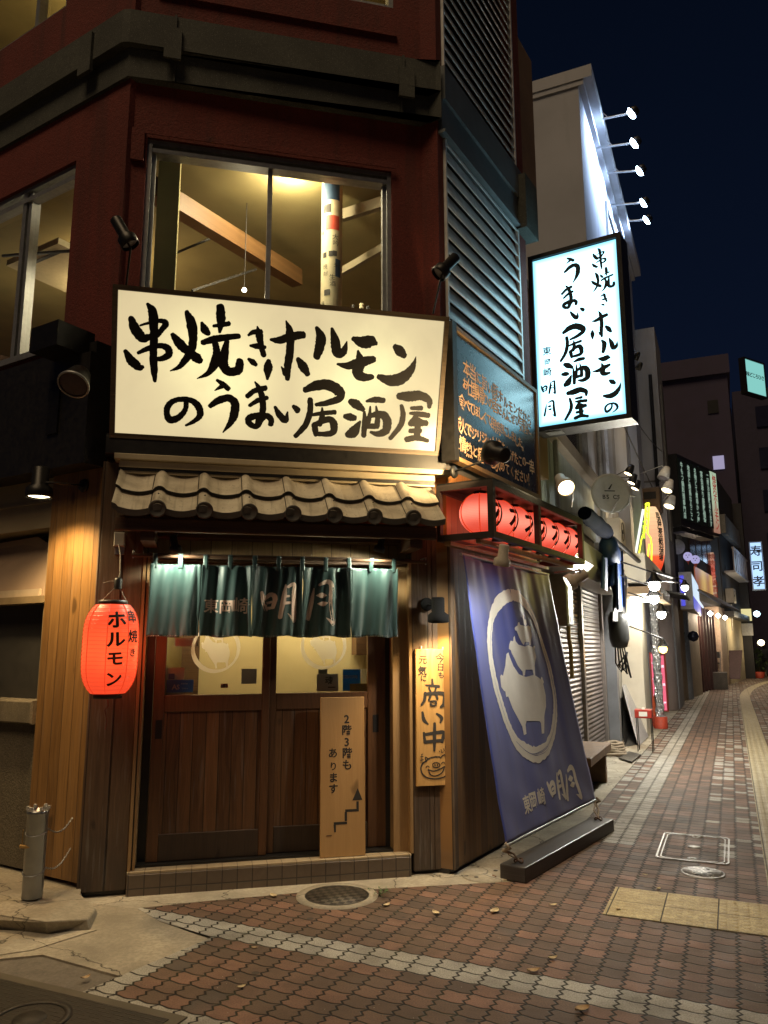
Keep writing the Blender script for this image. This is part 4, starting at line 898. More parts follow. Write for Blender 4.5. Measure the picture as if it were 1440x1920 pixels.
# eave frame
ef = MB(); ez = FR.px(570, 1004, .36)[1]
ef.bbox(FR, .14, 2.31, ez, ez+.085, .31, .36, .004); ef.box(FR, .16, 2.30, ez+.085, ez+.10, -.05, .34)
for u in (.30, 2.12): ef.box(FR, u, u+.09, ez-.06, ez+.05, -.05, .33)
ef.build("eave_board", W_BEAM, bld)
def roof_tiles():
    mb = MB(); u0, u1 = .125, 2.352
    rolls = [FR.px(x, 945, .30)[0] for x in (298, 384, 466, 546, 622, 695, 766)]
    pit = (rolls[-1]-rolls[0])/6
    def prof(u):
        t = (u-rolls[0])/pit; f = t - floor(t+.5)      # roll at 0
        if abs(f) < .15: return .031*cos(f/.15*pi/2)**.7 + .008
        g = (abs(f)-.15)/.35 if f > 0 else (abs(f)-.15)/.35
        return .008 - .020*sin(min(1, g)*pi/2) if f > 0 else .008-.020*cos((1-min(1, g))*pi/2)
    top = (2.725, .045); bot = (ez+.135, .43)
    N = 180
    for k, (a, b, lift) in enumerate(((0.0, .55, .0), (.50, 1.0, .026))):
        # upper course first, the lower course tucks under its edge
        lift = .030 if k == 0 else 0.0
        def fn(i, j, a=a, b=b, lift=lift):
            u = u0+(u1-u0)*i; s = a+(b-a)*j
            z = top[0]+(bot[0]-top[0])*s; w = top[1]+(bot[1]-top[1])*s; h = prof(u) + lift
            return FR.pt(u, z+h*.76, w+h*.62)
        mb.grid(fn, N, 6, 0)
        # thick front lip
        def lip(i, j, b=b, lift=lift, k=k):
            u = u0+(u1-u0)*i; z = top[0]+(bot[0]-top[0])*b; w = top[1]+(bot[1]-top[1])*b; h = prof(u)+lift
            d = (.020 if k == 0 else .040)*j
            return FR.pt(u, z+h*.76-d, w+h*.62-d*.35)
        mb.grid(lip, N, 1, 2 if k == 0 else 1)
    # gaps between neighbouring tiles: a raised edge at each roll
    o = mb.build("eave_tiles", [M_ROOF, M_ROOFD, M_BLACK], bld, fixn=False)
    caps = MB()
    for r in rolls:
        h = .014; z = bot[0]+h*.76; w = bot[1]+h*.62
        ax = (FR.N*.95+Vector((0, 0, -.28))).normalized()
        c = FR.pt(r, z-.008, w-.01); MB().lathe([(.054, -.02), (.057, .010), (.054, .015), (.046, .015), (.044, .011), (0, .012)], c, ax, 22).build("tile_end_cap", M_ROOFD, o)
        ed = MB()
    sm = MB()
    for r in rolls:
        for s0, s1, lf in ((0.02, .54, .031), (.55, .99, .001)):
            f = -.5
            u = r-pit*.165
            pts = []
            for s in (s0, s1):
                z = top[0]+(bot[0]-top[0])*s; w = top[1]+(bot[1]-top[1])*s; h = prof(u+.004)+lf+.002
                pts.append(FR.pt(u, z+h*.76, w+h*.62))
            sm.tube(pts, .0028, 5)
        p = .78; z = top[0]+(bot[0]-top[0])*p; w = top[1]+(bot[1]-top[1])*p; h = .061
        sm.lathe([(.006, 0), (.006, .004), (0, .005)], FR.pt(r, z+h*.76, w+h*.62), FR.N*.62+Vector((0, 0, .76)), 8)
    sm.build("tile_seams", M_BLACK, o)
    # mortar half-moons under the hood
    MB().box(FR, u0, u1, 2.68, 2.765, .02, .05).build("mortar_fill", plain("grey_mortar", (.24, .23, .21), .8), o)
def roof_mat():
    t = NT("glazed_pale_tile"); p = t.pos(); u = t.dot(p, UF); n = t.noise(p, 7.0, 5); g = t.noise(p, 60.0, 4)
    tid = t.white(t.xyz(t.math('FLOOR', t.math('DIVIDE', t.addm(u, .2), .283)), t.math('FLOOR', t.math('DIVIDE', t.dot(p, (0, 0, 1)), .14)), 2.))
    col = t.mix(tid, (.60, .53, .40), (.72, .65, .51)); col = t.mix(t.ramp(n, [(.45, 0.), (.72, .65)]), col, (.33, .28, .20))
    st = t.noise(t.xyz(t.mul(u, 26.), t.mul(t.dot(p, (0, 0, 1)), 3.), 1.), 1., 4); col = t.mix(t.ramp(st, [(.56, 0.), (.70, .5)]), col, (.20, .17, .12))
    col = t.mix(t.ramp(g, [(.62, 0.), (.70, .6)]), col, (.16, .13, .09)); return t.fin(col, t.math('ADD', t.mul(n, .35), .18), t.bump(g, .15, .003))
M_ROOF = roof_mat(); M_ROOFD = plain("tile_edge_grey", (0.10, 0.095, 0.085), .6, 0, .3)
roof_tiles()
M_CREAM = plain("cream_painted_metal", (0.50, 0.42, 0.28), .4, 0, .1)
mb = MB()
mb.bbox(FR, .085, 2.50, 2.835, 2.875, -.2, .13); mb.bbox(FR, .115, 2.38, 2.785, 2.833, -.1, .10); mb.box(FR, .115, 2.38, 2.747, 2.762, -.1, .088)
mb.build("hood_flashing", M_CREAM, bld)
mb = MB(); mb.box(FR, .115, 2.375, 2.762, 2.785, -.1, .094); mb.bbox(FR, .02, 2.47, 2.875, 3.0, -.2, .10); mb.box(FR, .02, 2.47, 3.0, 3.02, -.2, .08); mb.build("black_hood_box", M_BLACK, bld)
# --- street side cladding
MB().box(RW, 0.002, 2.02, .03, 2.36, -.25, -.008).build("side_cladding", W_SIDE, bld)
MB().box(RW, 0.002, 2.02, 2.362, 2.9, -.25, -.012).build("side_cladding", wood("orange_boards", UR, (.26, .10, .03), (.40, .17, .055), .105, .03, .03, .45), bld)
MB().box(RW, .0, 2.05, 2.9, 3.9, -.25, -.02).build("side_fascia", plain("grey_board", (.10, .09, .085), .6), bld)
MB().box(RW, -.0, .055, .03, 2.36, -.01, .012).build("corner_trim", W_POST, bld)
# --- left side cladding and the dark hood over it
MB().box(LW, 0.003, 0.545, .09, 2.86, -.3, -.004).build("side_cladding", W_LEFT, bld)
hd = MB()
hz0 = 2.80; hd.box(LW, 0.0, 3.4, hz0, 3.60, -.03, .16); hd.box(LW, 0.02, 3.4, 3.60, 3.70, -.03, .10)
hd.build("dark_hood", M_BLACK, bld)
MB().box(LW, 0.30, 0.42, 3.05, 3.45, .16, .175).build("hood_panel", M_DKMET, bld)
# red wiring and stucco notches
# ---------------------------------------------------------------- signs, lanterns and curtains of the restaurant
M_INKB = NT("brush_ink").fin((0.012, 0.011, 0.010), 0.85)
def tilted(wt, wb, x0, y0, x1, y1, x2, y2, x3, y3):
    """frame on the line wb (bottom) .. wt (top); corners TL TR BL BR in px; returns frame, width, height"""
    tl = FR.px(x0, y0, wt); tr = FR.px(x1, y1, wt); bl = FR.px(x2, y2, wb); br = FR.px(x3, y3, wb)
    zt = (tl[1]+tr[1])/2; zb = (bl[1]+br[1])/2; ua = (tl[0]+bl[0])/2; ub = (tr[0]+br[0])/2
    O = FR.pt(ua, zb, wb); V = FR.pt(ua, zt, wt)-O
    U = FR.U; N = U.cross(V.normalized())
    return Fr(O, U, V, N), ub-ua, V.length
SG, SW, SH = tilted(.385, .10, 222, 547, 833, 600, 215, 814, 815, 843)
def panel_mat(name, base, hot, spots, rad, s=1.0):
    """back-lit acrylic: brighter where the tubes stand behind it"""
    t = NT(name); p = t.pos(); acc = None
    for q, r in zip(spots, rad):
        d = t.n("VectorMath", 1, {'operation': 'DISTANCE'}, i0=p, i1=tuple(q))
        g = t.math('POWER', 2.718, t.mul(t.math('POWER', t.math('DIVIDE', d, r), 2.0), -1.0))
        acc = g if acc is None else t.math('MAXIMUM', acc, g)
    col = t.mix(acc, base, hot)
    n = t.noise(p, 3.5, 4); col = t.mix(t.ramp(n, [(.45, 0.), (.75, .22)]), col, tuple(x*.6 for x in base))
    t.fin((.05, .05, .04), .35); t.set(t.b.inputs["Emission Color"], col); t.b.inputs["Emission Strength"].default_value = s
    return t.m
sg = thing("main_sign", "large cream back-lit sign with two rows of black brush lettering above the tiled eave", "sign", SG.pt(SW/2, 0, 0))
h1 = SG.px(386, 668); h2 = SG.px(690, 690); h3 = SG.px(655, 722); h4 = SG.px(420, 700)
M_SIGN = panel_mat("lit_cream_panel", (0.74, 0.60, 0.34), (1.15, 1.0, 0.52), [SG.pt(*h1), SG.pt(*h2), SG.pt(*h3), SG.pt(*h4)], [.30, .30, .30, .34])
M_SFR = wood("sign_frame_wood", (0, 0, 1), (.085, .06, .036), (.16, .115, .07), 4, -1, 0, .6)
MB().box(SG, 0, SW, 0, SH, -.02, 0).build("lit_panel", M_SIGN, sg)
f = MB(); f.frame(SG, -.035, SW+.035, -.035, SH+.035, .034, -.05, .016); f.build("wooden_frame", M_SFR, sg)
cs = MB()
a, b = FR.pt(0, 2.99, -.05), FR.pt(0, 3.9, -.05)
P = [SG.pt(-.03, -.03, -.05), SG.pt(SW+.03, -.03, -.05), SG.pt(SW+.03, SH+.03, -.05), SG.pt(-.03, SH+.03, -.05)]
Q = [p - FR.N*((p-FR.O).dot(FR.N)+.05) for p in P]
cs.add(P+Q, [(0, 1, 2, 3), (7, 6, 5, 4), (0, 4, 5, 1), (1, 5, 6, 2), (2, 6, 7, 3), (3, 7, 4, 0)]); cs.build("sign_casing", M_BLACK, sg)
ink = MB(); NG = {}
tS = lambda a, b, o: SG.pt(a, b, o)
k = 0
for D, ox, oy, sc in ((SIGN_A, 200, 530, 4.3636), (SIGN_B, 500, 560, 4.2353)):
    for nm, st in D.items():
        pl = glyph_plane(st, ox, oy, sc, SG, 0.0)
        for q in pl: ribbon(ink, q, tS, .001+.00012*(k % 30), .05); k += 1
        if nm == 'hod': NG['hod_pl'] = pl
        else: NG[nm] = norm_glyph(pl if nm != 'ho' else pl+NG['hod_pl'])
ink.build("brush_lettering", M_INKB, sg)

# projecting sign on the street side
V1 = 2.30
PSF = Fr(RW.pt(V1, 0, 0), RW.N, N=-RW.U)
p0, p1, p2, p3 = PSF.px(1000, 490.5), PSF.px(1156, 448), PSF.px(1010, 800), PSF.px(1174, 774.6)
pa, pb_ = (p0[0]+p2[0])/2, (p1[0]+p3[0])/2; pz0, pz1 = (p2[1]+p3[1])/2, (p0[1]+p1[1])/2
ps = thing("projecting_sign", "tall blue-white back-lit sign projecting over the lane with brush lettering in three columns", "sign", PSF.pt((pa+pb_)/2, pz0, 0))
c_ = PSF.pt((pa+pb_)/2, (pz0+pz1)/2)
def pmat():
    t = NT("lit_white_panel"); p = t.pos(); u = t.math('ABSOLUTE', t.math('DIVIDE', t.math('SUBTRACT', t.dot(p, PSF.U), c_.dot(PSF.U)), (pb_-pa)/2)); z = t.math('ABSOLUTE', t.math('DIVIDE', t.math('SUBTRACT', t.dot(p, (0, 0, 1)), c_.z), (pz1-pz0)/2))
    e = t.math('MAXIMUM', t.math('POWER', u, 2.5), t.math('POWER', z, 5.0))
    col = t.ramp(e, [(0.30, (1.6, 2.9, 3.3)), (0.78, (1.0, 2.2, 2.7)), (1.0, (.32, .95, 1.25))])
    t.fin((.05, .05, .05), .4); t.set(t.b.inputs["Emission Color"], col); t.b.inputs["Emission Strength"].default_value = 1.0; return t.m
M_PS = pmat()
MB().box(PSF, pa, pb_, pz0, pz1, -.02, 0).build("lit_panel", M_PS, ps)
mb = MB(); mb.frame(PSF, pa-.05, pb_+.05, pz0-.06, pz1+.06, .049, -.2, .02); mb.build("black_frame", M_BLACK, ps)
MB().box(PSF, pa-.05, pb_+.05, pz0-.06, pz1+.06, -.26, -.2).build("sign_casing", M_DKMET, ps)
MB().box(PSF, pa+.05, pa+.22, pz0-.068, pz0-.0605, -.16, -.03).build("lamp_hatch", M_ALU, ps)
mb = MB(); mb.box(PSF, -.06, pa-.05, pz1-.3, pz1-.25, -.13, -.09); mb.box(PSF, -.06, pa-.05, pz0+.2, pz0+.25, -.13, -.09); mb.build("wall_bracket", M_DKMET, ps)
NG2 = dict(NG)
for nm in NOREN: NG[nm] = norm_glyph(glyph_plane(NOREN[nm], 380, 1060, 5.143, FR, .14))
pk = MB(); tP = lambda a, b, o: PSF.pt(a, b, o)
LAY = [('kushi', 600, 125, 745, 340), ('yaki', 595, 310, 825, 540), ('ki', 685, 550, 755, 675), ('ho', 585, 715, 795, 980), ('ru', 690, 975, 855, 1115), ('mo', 605, 1150, 790, 1345), ('n', 700, 1365, 885, 1550), ('no', 720, 1590, 860, 1690), ('u', 335, 205, 495, 465), ('ma', 310, 470, 470, 705), ('i', 395, 695, 540, 805), ('i_kyo', 290, 845, 550, 1190), ('sake', 310, 1170, 590, 1430), ('ya', 335, 1450, 575, 1755), ('mei', 120, 1390, 265, 1525), ('getsu', 145, 1570, 265, 1735)]
def pbox(x0, y0, x1, y1):
    cx, cy = (x0+x1)/2, (y0+y1)/2
    f = lambda x, y: PSF.px(990+x/5.0526, 440+y/5.0526)
    return f(x0, cy)[0], f(cx, y1)[1], f(x1, cy)[0], f(cx, y0)[1]
for nm, *bx in LAY:
    u0, v0, u1, v1 = pbox(*bx); put_glyph(pk, NG[nm], tP, u0, v0, u1, v1, .001, thin=1.02 if nm not in ('mei', 'getsu') else 1.15)
for ch, *bx in [('東', 145, 1065, 215, 1140), ('岡', 150, 1180, 220, 1235), ('崎', 150, 1265, 220, 1340)]:
    u0, v0, u1, v1 = pbox(*bx); put_char(pk, ch, tP, (u0+u1)/2, (v0+v1)/2, (v1-v0)*1.1, .001, bold=.03)
pk.build("brush_lettering", NT("navy_ink").fin((0.010, 0.03, 0.045), .7), ps)

# chalk board on the street side
BW = .10
q = [RW.px(860, 624, BW), RW.px(1008.4, 745, BW), RW.px(850, 854, BW), RW.px(1000, 919, BW)]
BF = Fr(RW.pt(0, 0, BW), RW.U, N=RW.N); bu0, bu1 = -.03, 1.72; bz0, bz1 = 2.97, 3.985
cb = thing("chalk_board", "black board in a wooden frame with six rows of orange handwriting, reflecting blue light", "board", BF.pt(.85, bz0, 0))
def cbm():
    t = NT("glossy_black_board"); p = t.pos(); n = t.noise(p, 4.0, 4)
    return t.fin(t.mix(n, (.008, .011, .016), (.018, .024, .034)), t.math('ADD', t.mul(n, .10), .22), t.bump(t.noise(p, 50., 3), .06, .003), **{'Specular_IOR_Level': 1.0, 'Coat_Weight': 1.0, 'Coat_Roughness': .25})
MB().box(BF, bu0, bu1, bz0, bz1, -.03, 0).build("board_panel", cbm(), cb)
mb = MB(); mb.box(BF, bu0-.03, bu1+.03, bz1, bz1+.035, -.05, .018); mb.box(BF, bu0-.03, bu1+.03, bz0-.035, bz0, -.05, .018); mb.box(BF, bu1, bu1+.035, bz0, bz1, -.05, .018)
mb.build("pale_frame", W_TRIM, cb)
MB().box(BF, bu0-.075, bu0-.002, bz0-.04, bz1+.05, -.09, .02).build("black_edge", M_BLACK, cb)
ch = MB(); tB = lambda a, b, o: BF.pt(a, b, o)
M_CHALK = NT("orange_chalk").fin((1.0, .60, .33), .8); M_CHALK.node_tree.nodes["Principled BSDF"].inputs["Emission Strength"].default_value = 0
rows = [(3.80, .06, .115, "本当に旨い豚ホルモンだから", 1.30), (3.645, .14, .105, "お仕事帰りの皆さんにぜひ気軽に", 1.0), (3.49, .05, .108, "食べてほしくて串焼きにしました。", 1.0), (3.335, .02, .10, "炭火でジリジリと焼き上げたこの一串", 1.0), (3.185, .03, .103, "に情熱と癒しを求めてください！", 1.0)]
rows = [("本当に旨い豚ホルモンだから", 875, 690, 992, 790), ("お仕事帰りの皆さんにぜひ気軽に", 872, 722, 992, 806), ("食べてほしくて串焼きにしました。", 866, 752, 982, 835), ("炭火でジリジリと焼き上げたこの一串", 858, 795, 997, 875), ("に情熱と癒しを求めてください！", 856, 830, 994, 902)]
for s, x0, y0, x1, y1 in rows:
    a, b = BF.px(x0, y0), BF.px(x1, y1); n = len(s); ch = MB()
    for i, c in enumerate(s):
        kan = ord(c) > 0x3100; sz = (.145 if kan else .112)*RND.uniform(.9, 1.12)
        f = i/(n-1); put_char(ch, c, tB, a[0]+(b[0]-a[0])*f, a[1]+(b[1]-a[1])*f+RND.uniform(-.012, .012), sz, .0015, bold=.008 if kan else .025, sx=.95, rot=RND.uniform(-.1, .1))
    ch.build("handwriting", M_CHALK, cb)

# rack of seven red lanterns
ru0, ru1, rw0, rw1 = -.02, 1.90, .04, .45
rz1 = RW.px(921, 897, rw1)[1]; rz0 = RW.px(933, 1005, rw1)[1]
rz1 = 2.73; rz0 = 2.315
ra, rb = RW.px(925, 950, rw1)[0], RW.px(1095, 1020, rw1)[0]
rk = thing("lantern_rack", "black open frame holding seven red lanterns on the street side wall", "rack", RW.pt(ra, rz0, .05))
mb = MB(); t = .045
for z in (rz0, rz1-t):
    mb.box(RW, ra, rb, z, z+t, rw1-t, rw1); mb.box(RW, ra, rb, z, z+t, .0, .03); mb.box(RW, ra, ra+t, z, z+t, .03, rw1-t); mb.box(RW, rb-t, rb, z, z+t, .03, rw1-t)
m1, m2 = ra+t, RW.px(1013, 990, rw1)[0]
for u in (ra, m2-.02, rb-t): mb.box(RW, u, u+t, rz0+t, rz1-t, rw1-t, rw1)
for u in (ra, rb-t): mb.box(RW, u, u+t, rz0+t, rz1-t, 0, .03)
mb.build("rack_frame", wood("rack_wood", (0, 0, 1), (.014, .011, .010), (.035, .025, .02), 4, -1, 0, .55), rk)
mb = MB(); mb.box(RW, ra+.01, rb-.01, rz1+.001, rz1+.012, 0, rw1); mb.build("rack_roof", M_DKMET, rk)
mb = MB(); mb.box(RW, ra+.02, rb, rz0-.03, rz0-.001, .05, .10); mb.box(RW, ra+.02, rb, rz0-.03, rz0-.001, .30, .34); mb.build("rail", W_TRIM, rk)
def lantern_mat(name, lo, hi, s, rz, ribs, rib_period):
    t = NT(name); o = t.obj(); z = t.dot(o, (0, 0, 1))
    g = t.math('POWER', 2.718, t.mul(t.math('POWER', t.math('DIVIDE', z, rz), 2.0), -1.0))
    n = t.noise(o, 7.0, 3)
    f = t.math('ADD', t.mul(g, .8), t.mul(n, .2), clamp=True)
    col = t.mix(f, lo, hi)
    rb_ = t.math('ABSOLUTE', t.math('SUBTRACT', t.math('FRACT', t.math('DIVIDE', z, rib_period)), .5))
    rm_ = t.ramp(rb_, [(0.36, 0.), (0.48, 1.)])
    col = t.mix(t.mul(rm_, ribs), col, tuple(x*.45 for x in lo))
    t.fin((.45, .06, .03), .45, t.bump(rm_, .5, .004)); t.set(t.b.inputs["Emission Color"], col); t.b.inputs["Emission Strength"].default_value = s
    return t.m
M_LAN = lantern_mat("red_paper_small", (.74, .035, .014), (1.45, .42, .28), .95, .07, .35, .012)
M_RIBR = emit("red_seam", (.80, .05, .012), .9)
lz = (rz0+rz1)/2+.01; us = [RW.px(x, 960, .25)[0] for x in (902, 1056)]
R = .158
def small_lantern(u, label, with_char, ch='ホ'):
    c = RW.pt(u, lz, .245); o = thing("round_lantern", label, "lantern", c, "red lanterns in the black rack")
    prof = [(R*sin(pi*k/20)*(1 if 2 < k < 18 else 1), -R*.98*cos(pi*k/20)) for k in range(2, 19)]
    MB().lathe(prof, c, n=36).build("paper_shade", M_LAN, o)
    mb = MB()
    for j in range(6):
        a = j*pi/3+.35; mb.tube([c+Vector((cos(a)*(r+.0015), sin(a)*(r+.0015), h)) for r, h in prof], .005, 5)
    mb.build("seams", M_RIBR, o)
    MB().lathe([(.05, R*.93), (.052, R*.93+.02), (.046, R*.93+.022), (0, R*.93+.02)], c, n=20).build("cap", M_BLACK, o); MB().lathe([(.05, -R*.93), (.052, -R*.93-.02), (0, -R*.93-.018)], c, n=20).build("cap", M_BLACK, o)
    mb = MB(); mb.tube([c+Vector((0, 0, R*.95)), c+Vector((.008, .01, R+.06)), Vector((c.x, c.y, rz1-.03))], .003, 6); mb.build("cord", M_ALU, o)
    mb = MB(); a0 = atan2(RW.N.y, RW.N.x)+.12
    def on(a, b, off):
        th = a0+a/R*1.0; r = sqrt(max(.0001, R*R-b*b*1.02))+off; return c+Vector((cos(th)*r, sin(th)*r, b))
    put_char(mb, ch, on, 0, 0, .24, .003, bold=.05, sub=.015); mb.build("lettering", M_INKB, o)
    return o
ords = ["first", "second", "third", "fourth", "fifth", "sixth", "last"]
for i in range(7):
    u = us[0]+(us[1]-us[0])*i/6
    small_lantern(u, ["round red lantern at the corner end of the black rack, seen whole beside the post", "second red lantern from the corner in the rack, half behind the second post", "third red lantern from the corner, between the front posts of the rack", "middle one of the seven red lanterns, left of the middle rack post", "fifth red lantern from the corner, just past the middle rack post", "sixth red lantern from the corner, next to the end one", "round red lantern at the far end of the black rack"][i], True, "ホルモンホルモ"[i] if False else "ホホオホホホホ"[i])
for i in (0.5, 3, 5.5): light("lantern_rack_light", 'POINT', RW.pt(us[0]+(us[1]-us[0])*i/6, lz-.05, .43), .55, (1, .10, .05), rk, radius=.1)
light("lantern_rack_light", 'POINT', RW.pt(us[0]-.12, lz, .12), .7, (1, .13, .05), rk, radius=.08)

# big red lantern by the door
LX = FR.px(207, 1215, .27); lc = FR.pt(LX[0], LX[1], .27)
ht = FR.px(212, 1134, .27)[1]-LX[1]; hb = LX[1]-FR.px(204, 1300, .27)[1]; LR = .168
lh = (ht+hb)/2; lc = lc + Vector((0, 0, (ht-hb)/2))
bl = thing("paper_lantern", "large barrel shaped red paper lantern with black writing hanging left of the door", "lantern", lc)
def lprof(k, n=44):
    y = -1+2*k/n
    r = LR*(1-abs(y)**4.2*.40); 
    return (r + .0022*cos(2*pi*k/1.0*0.5*2*11/11 if False else k*pi), y*lh)
prof = [lprof(k) for k in range(45)]
M_LANB = lantern_mat("red_paper_big", (.86, .052, .018), (1.2, .135, .035), 1.0, .16, .42, lh*2/44*2)
M_LANB.node_tree.nodes
MB().lathe(prof, lc, n=48).build("paper_shade", M_LANB, bl)
mb = MB()
for j in range(8):
    a = j*pi/4+.2; mb.tube([lc+Vector((cos(a)*(r+.001), sin(a)*(r+.001), h)) for r, h in prof[::2]], .0028, 5)
mb.build("seams", M_RIBR, bl)
MB().lathe([(.085, lh-.004), (.092, lh), (.092, lh+.026), (.082, lh+.028), (.05, lh+.01)], lc, n=28).build("cap", M_BLACK, bl); MB().lathe([(.085, -lh+.004), (.088, -lh), (.088, -lh-.03), (.06, -lh-.03), (.05, -lh)], lc, n=28).build("cap", M_BLACK, bl)
top = lc+Vector((0, 0, lh)); hook = FR.px(222, 1090, .22); hk = FR.pt(hook[0], hook[1], .22); sock = FR.px(222, 1020, .12); sk = FR.pt(sock[0], sock[1], .1)
mb = MB()
mb.tube([top+Vector((-.08, 0, .02)), hk+Vector((-.02, 0, -.04)), hk], .003, 6); mb.tube([top+Vector((.08, 0.02, .02)), hk+Vector((.015, 0, -.05)), hk], .002, 6)
mb.tube([hk, hk+Vector((.005, .01, .06)), hk.lerp(sk, .7)+Vector((.012, 0, 0)), sk], .0045, 7); mb.tube([hk, hk+Vector((-.05, -.02, .0)), hk+Vector((-.09, -.02, -.012))], .002, 5)
mb.build("cord", plain("grey_cord", (.30, .27, .22), .6), bl)
MB().lathe([(.026, -.04), (.028, .02), (.02, .035), (0, .036)], hk+Vector((.0, 0, -.01)), n=14).build("plug", M_BLACK, bl)
mb = MB(); b0 = lc-Vector((0, 0, lh+.03)); mb.tube([b0, b0+Vector((.01, 0, -.05)), b0+Vector((-.012, 0, -.07)), b0+Vector((.006, 0, -.14)), b0+Vector((-.004, .005, -.19))], .003, 6); mb.build("tassel", plain("tassel", (.20, .05, .03), .8), bl)
mb = MB(); 
def onl(a, b, off):
    y = b/lh; r = LR*(1-abs(min(1, max(-1, y)))**4.2*.40)+off+.002; th = atan2(-lc.y, -lc.x)+a/LR
    return lc+Vector((cos(th)*r, sin(th)*r, b))
base = FR.px(207, 1215, .1)
for ch_, y, s in [('ホ', 1172, .115), ('ル', 1203, .105), ('モ', 1233, .095), ('ン', 1265, .10)]:
    put_char(mb, ch_, onl, .030, (1217.5-y)/257.0, s, .002, bold=.055, sub=.012, rot=.06, sx=1.12)
for ch_, y, s in [('串', 1166, .085), ('焼', 1198, .085), ('き', 1224, .055)]:
    put_char(mb, ch_, onl, .150, (1217.5-y)/257.0, s, .002, bold=.03, sub=.012, sx=1.1)
mb.build("lettering", M_INKB, bl)
light("paper_lantern_light", 'POINT', lc+FR.U*.21-FR.N*.10, 1.1, (1, .12, .04), bl, radius=.1)
light("paper_lantern_light", 'POINT', lc-FR.N*.0+FR.N*.22-Vector((0, 0, .1)), .8, (1, .12, .04), bl, radius=.1)
ob = thing("outlet_box", "white outlet box on the post above the red paper lantern", "outlet", sk)
MB().bbox(FR, sock[0]-.035, sock[0]+.035, sock[1]-.01, sock[1]+.085, 0.0, .09, .006).build("housing", plain("white_plastic", (.45, .43, .36), .4), ob)
MB().box(FR, sock[0]-.03, sock[0]+.03, sock[1]-.06, sock[1]-.01, 0, .05).build("bracket", M_ALU, ob)

# noren: rod, eleven loops, five cloth panels
nz1, nz0 = FR.px(510, 1062, .13)[1], FR.px(510, 1194, .13)[1]; nu = [FR.px(x, 1120, .13)[0] for x in (279, 376, 472, 567, 658, 746)]
rodz = FR.px(510, 1047, .13)[1]
nr = thing("door_curtain", "dark teal split curtain with pale brushed characters hanging across the doorway", "curtain", FR.pt(1.2, nz0, .13))
mb = MB(); mb.tube([FR.pt(.235, rodz, .13), FR.pt(2.30, rodz, .13)], .013, 10); mb.build("curtain_rod", W_BEAM, nr)
mb = MB()
for u in (.245, 2.29): mb.tube([FR.pt(u, rodz-.02, .13), FR.pt(u, rodz+.03, .13), FR.pt(u, rodz+.03, .0)], .006, 6)
mb.build("rod_hook", M_ALU, nr)
def nfold(u, z):
    """depth of the cloth: long sagging folds that fan out from the loops"""
    f = max(0, min(1, (nz1-z)/(nz1-nz0)))
    s = 0.0
    for k_ in range(5):
        if nu[k_]-.02 <= u <= nu[k_+1]+.02:
            t = (u-nu[k_])/(nu[k_+1]-nu[k_]); t = max(0., min(1., t)); ph = [0.3, 1.9, .7, 2.6, 1.1][k_]
            s = .030*sin(t*2*pi*1.5+ph+f*.8)*(.35+.65*f) + .013*sin(t*2*pi*3.7+ph*2+f*2.2)*(.5+.5*f)
            s += .018*(abs(2*t-1))**3*(1-f) - .020*(1-(2*t-1)**2)*max(0, 1-f*2.2)*(sin(t*pi*2)**2)
            s += .007*sin(t*2*pi*9+ph*3)*max(0, (f-.86)/.14)
            s += .030*max(0., 1-abs(t-(.33+.1*k_ % .5))/.18)*f*(1-f)
    return s
def npt(u, z, off): return FR.pt(u, z, .13+nfold(u, z)+off)
M_NOR = None
def nmat():
    t = NT("teal_cloth"); p = t.pos(); n = t.noise(p, 5., 3); wv = t.noise(t.n("Mapping", 0, None, Vector=p, Scale=(300, 300, 300)), 1., 2)
    col = t.mix(n, (.015, .043, .041), (.024, .066, .060))
    return t.fin(col, .46, t.bump(wv, .08, .002), **{"Sheen_Weight": .4, "Specular_IOR_Level": .5})
M_NOR = nmat()
for k_ in range(5):
    g = .0008; a, b = nu[k_]+(g if k_ else 0), nu[k_+1]-(g if k_ < 4 else 0)
    def fn(i, j, a=a, b=b, k_=k_):
        u = a+(b-a)*i; z = nz1+(nz0-nz1)*j + .006*sin(i*9+k_)*j
        u += (.006*sin(j*5+k_*2)*j) - (.012*j*(2*i-1) if k_ in (1, 2, 3) else 0)*-.3
        return npt(u, z, 0)
    o = MB().grid(fn, 40, 36).build("cloth_panel", M_NOR, nr, fixn=False, thick=.002)
mb = MB()
for i in range(11):
    u = nu[0]+.03+(nu[-1]-nu[0]-.06)*i/10
    w0 = .13+nfold(u, nz1)
    mb.grid(lambda a, b, u=u, w0=w0: FR.pt(u-.016+.032*a, (nz1-.03)+(rodz+.016-nz1+.03)*min(1, b*1.25) if b < .8 else rodz+.016-.03*(b-.8)/.2, (w0+.003)*(1-min(1, b*1.25))+(.147)*min(1, b*1.25) if b < .8 else .147-.034*(b-.8)/.2), 3, 10)
mb.build("hanging_loops", M_NOR, nr, thick=.0015)
mb = MB()
for nm in ('mei', 'getsu'):
    for i, q in enumerate(glyph_plane(NOREN[nm], 380, 1060, 5.143, FR, .14)): ribbon(mb, q, npt, .003+.0004*i, .04, k=10)
for ch_, x, y, s in [('東', 396, 1136, .10), ('岡', 424, 1138, .10), ('崎', 452, 1136, .115)]:
    u, z = FR.px(x, y, .14); put_char(mb, ch_, npt, u, z, s, .004, bold=.02, sub=.012)
mb.build("brush_lettering", NT("faded_pink_print").fin((.66, .50, .40), .7), nr)
mb = MB()
for k_ in range(5):
    u = nu[k_]
    for j in range(int((nu[k_+1]-nu[k_])/.011)):
        uu = u+.008+j*.011; mb.tube([npt(uu, nz0+.008, .0025), npt(uu+.005, nz0+.003, .0035)], .0012, 4)
mb.build("hem_stitching", plain("hem_thread", (.45, .40, .30), .8), nr)

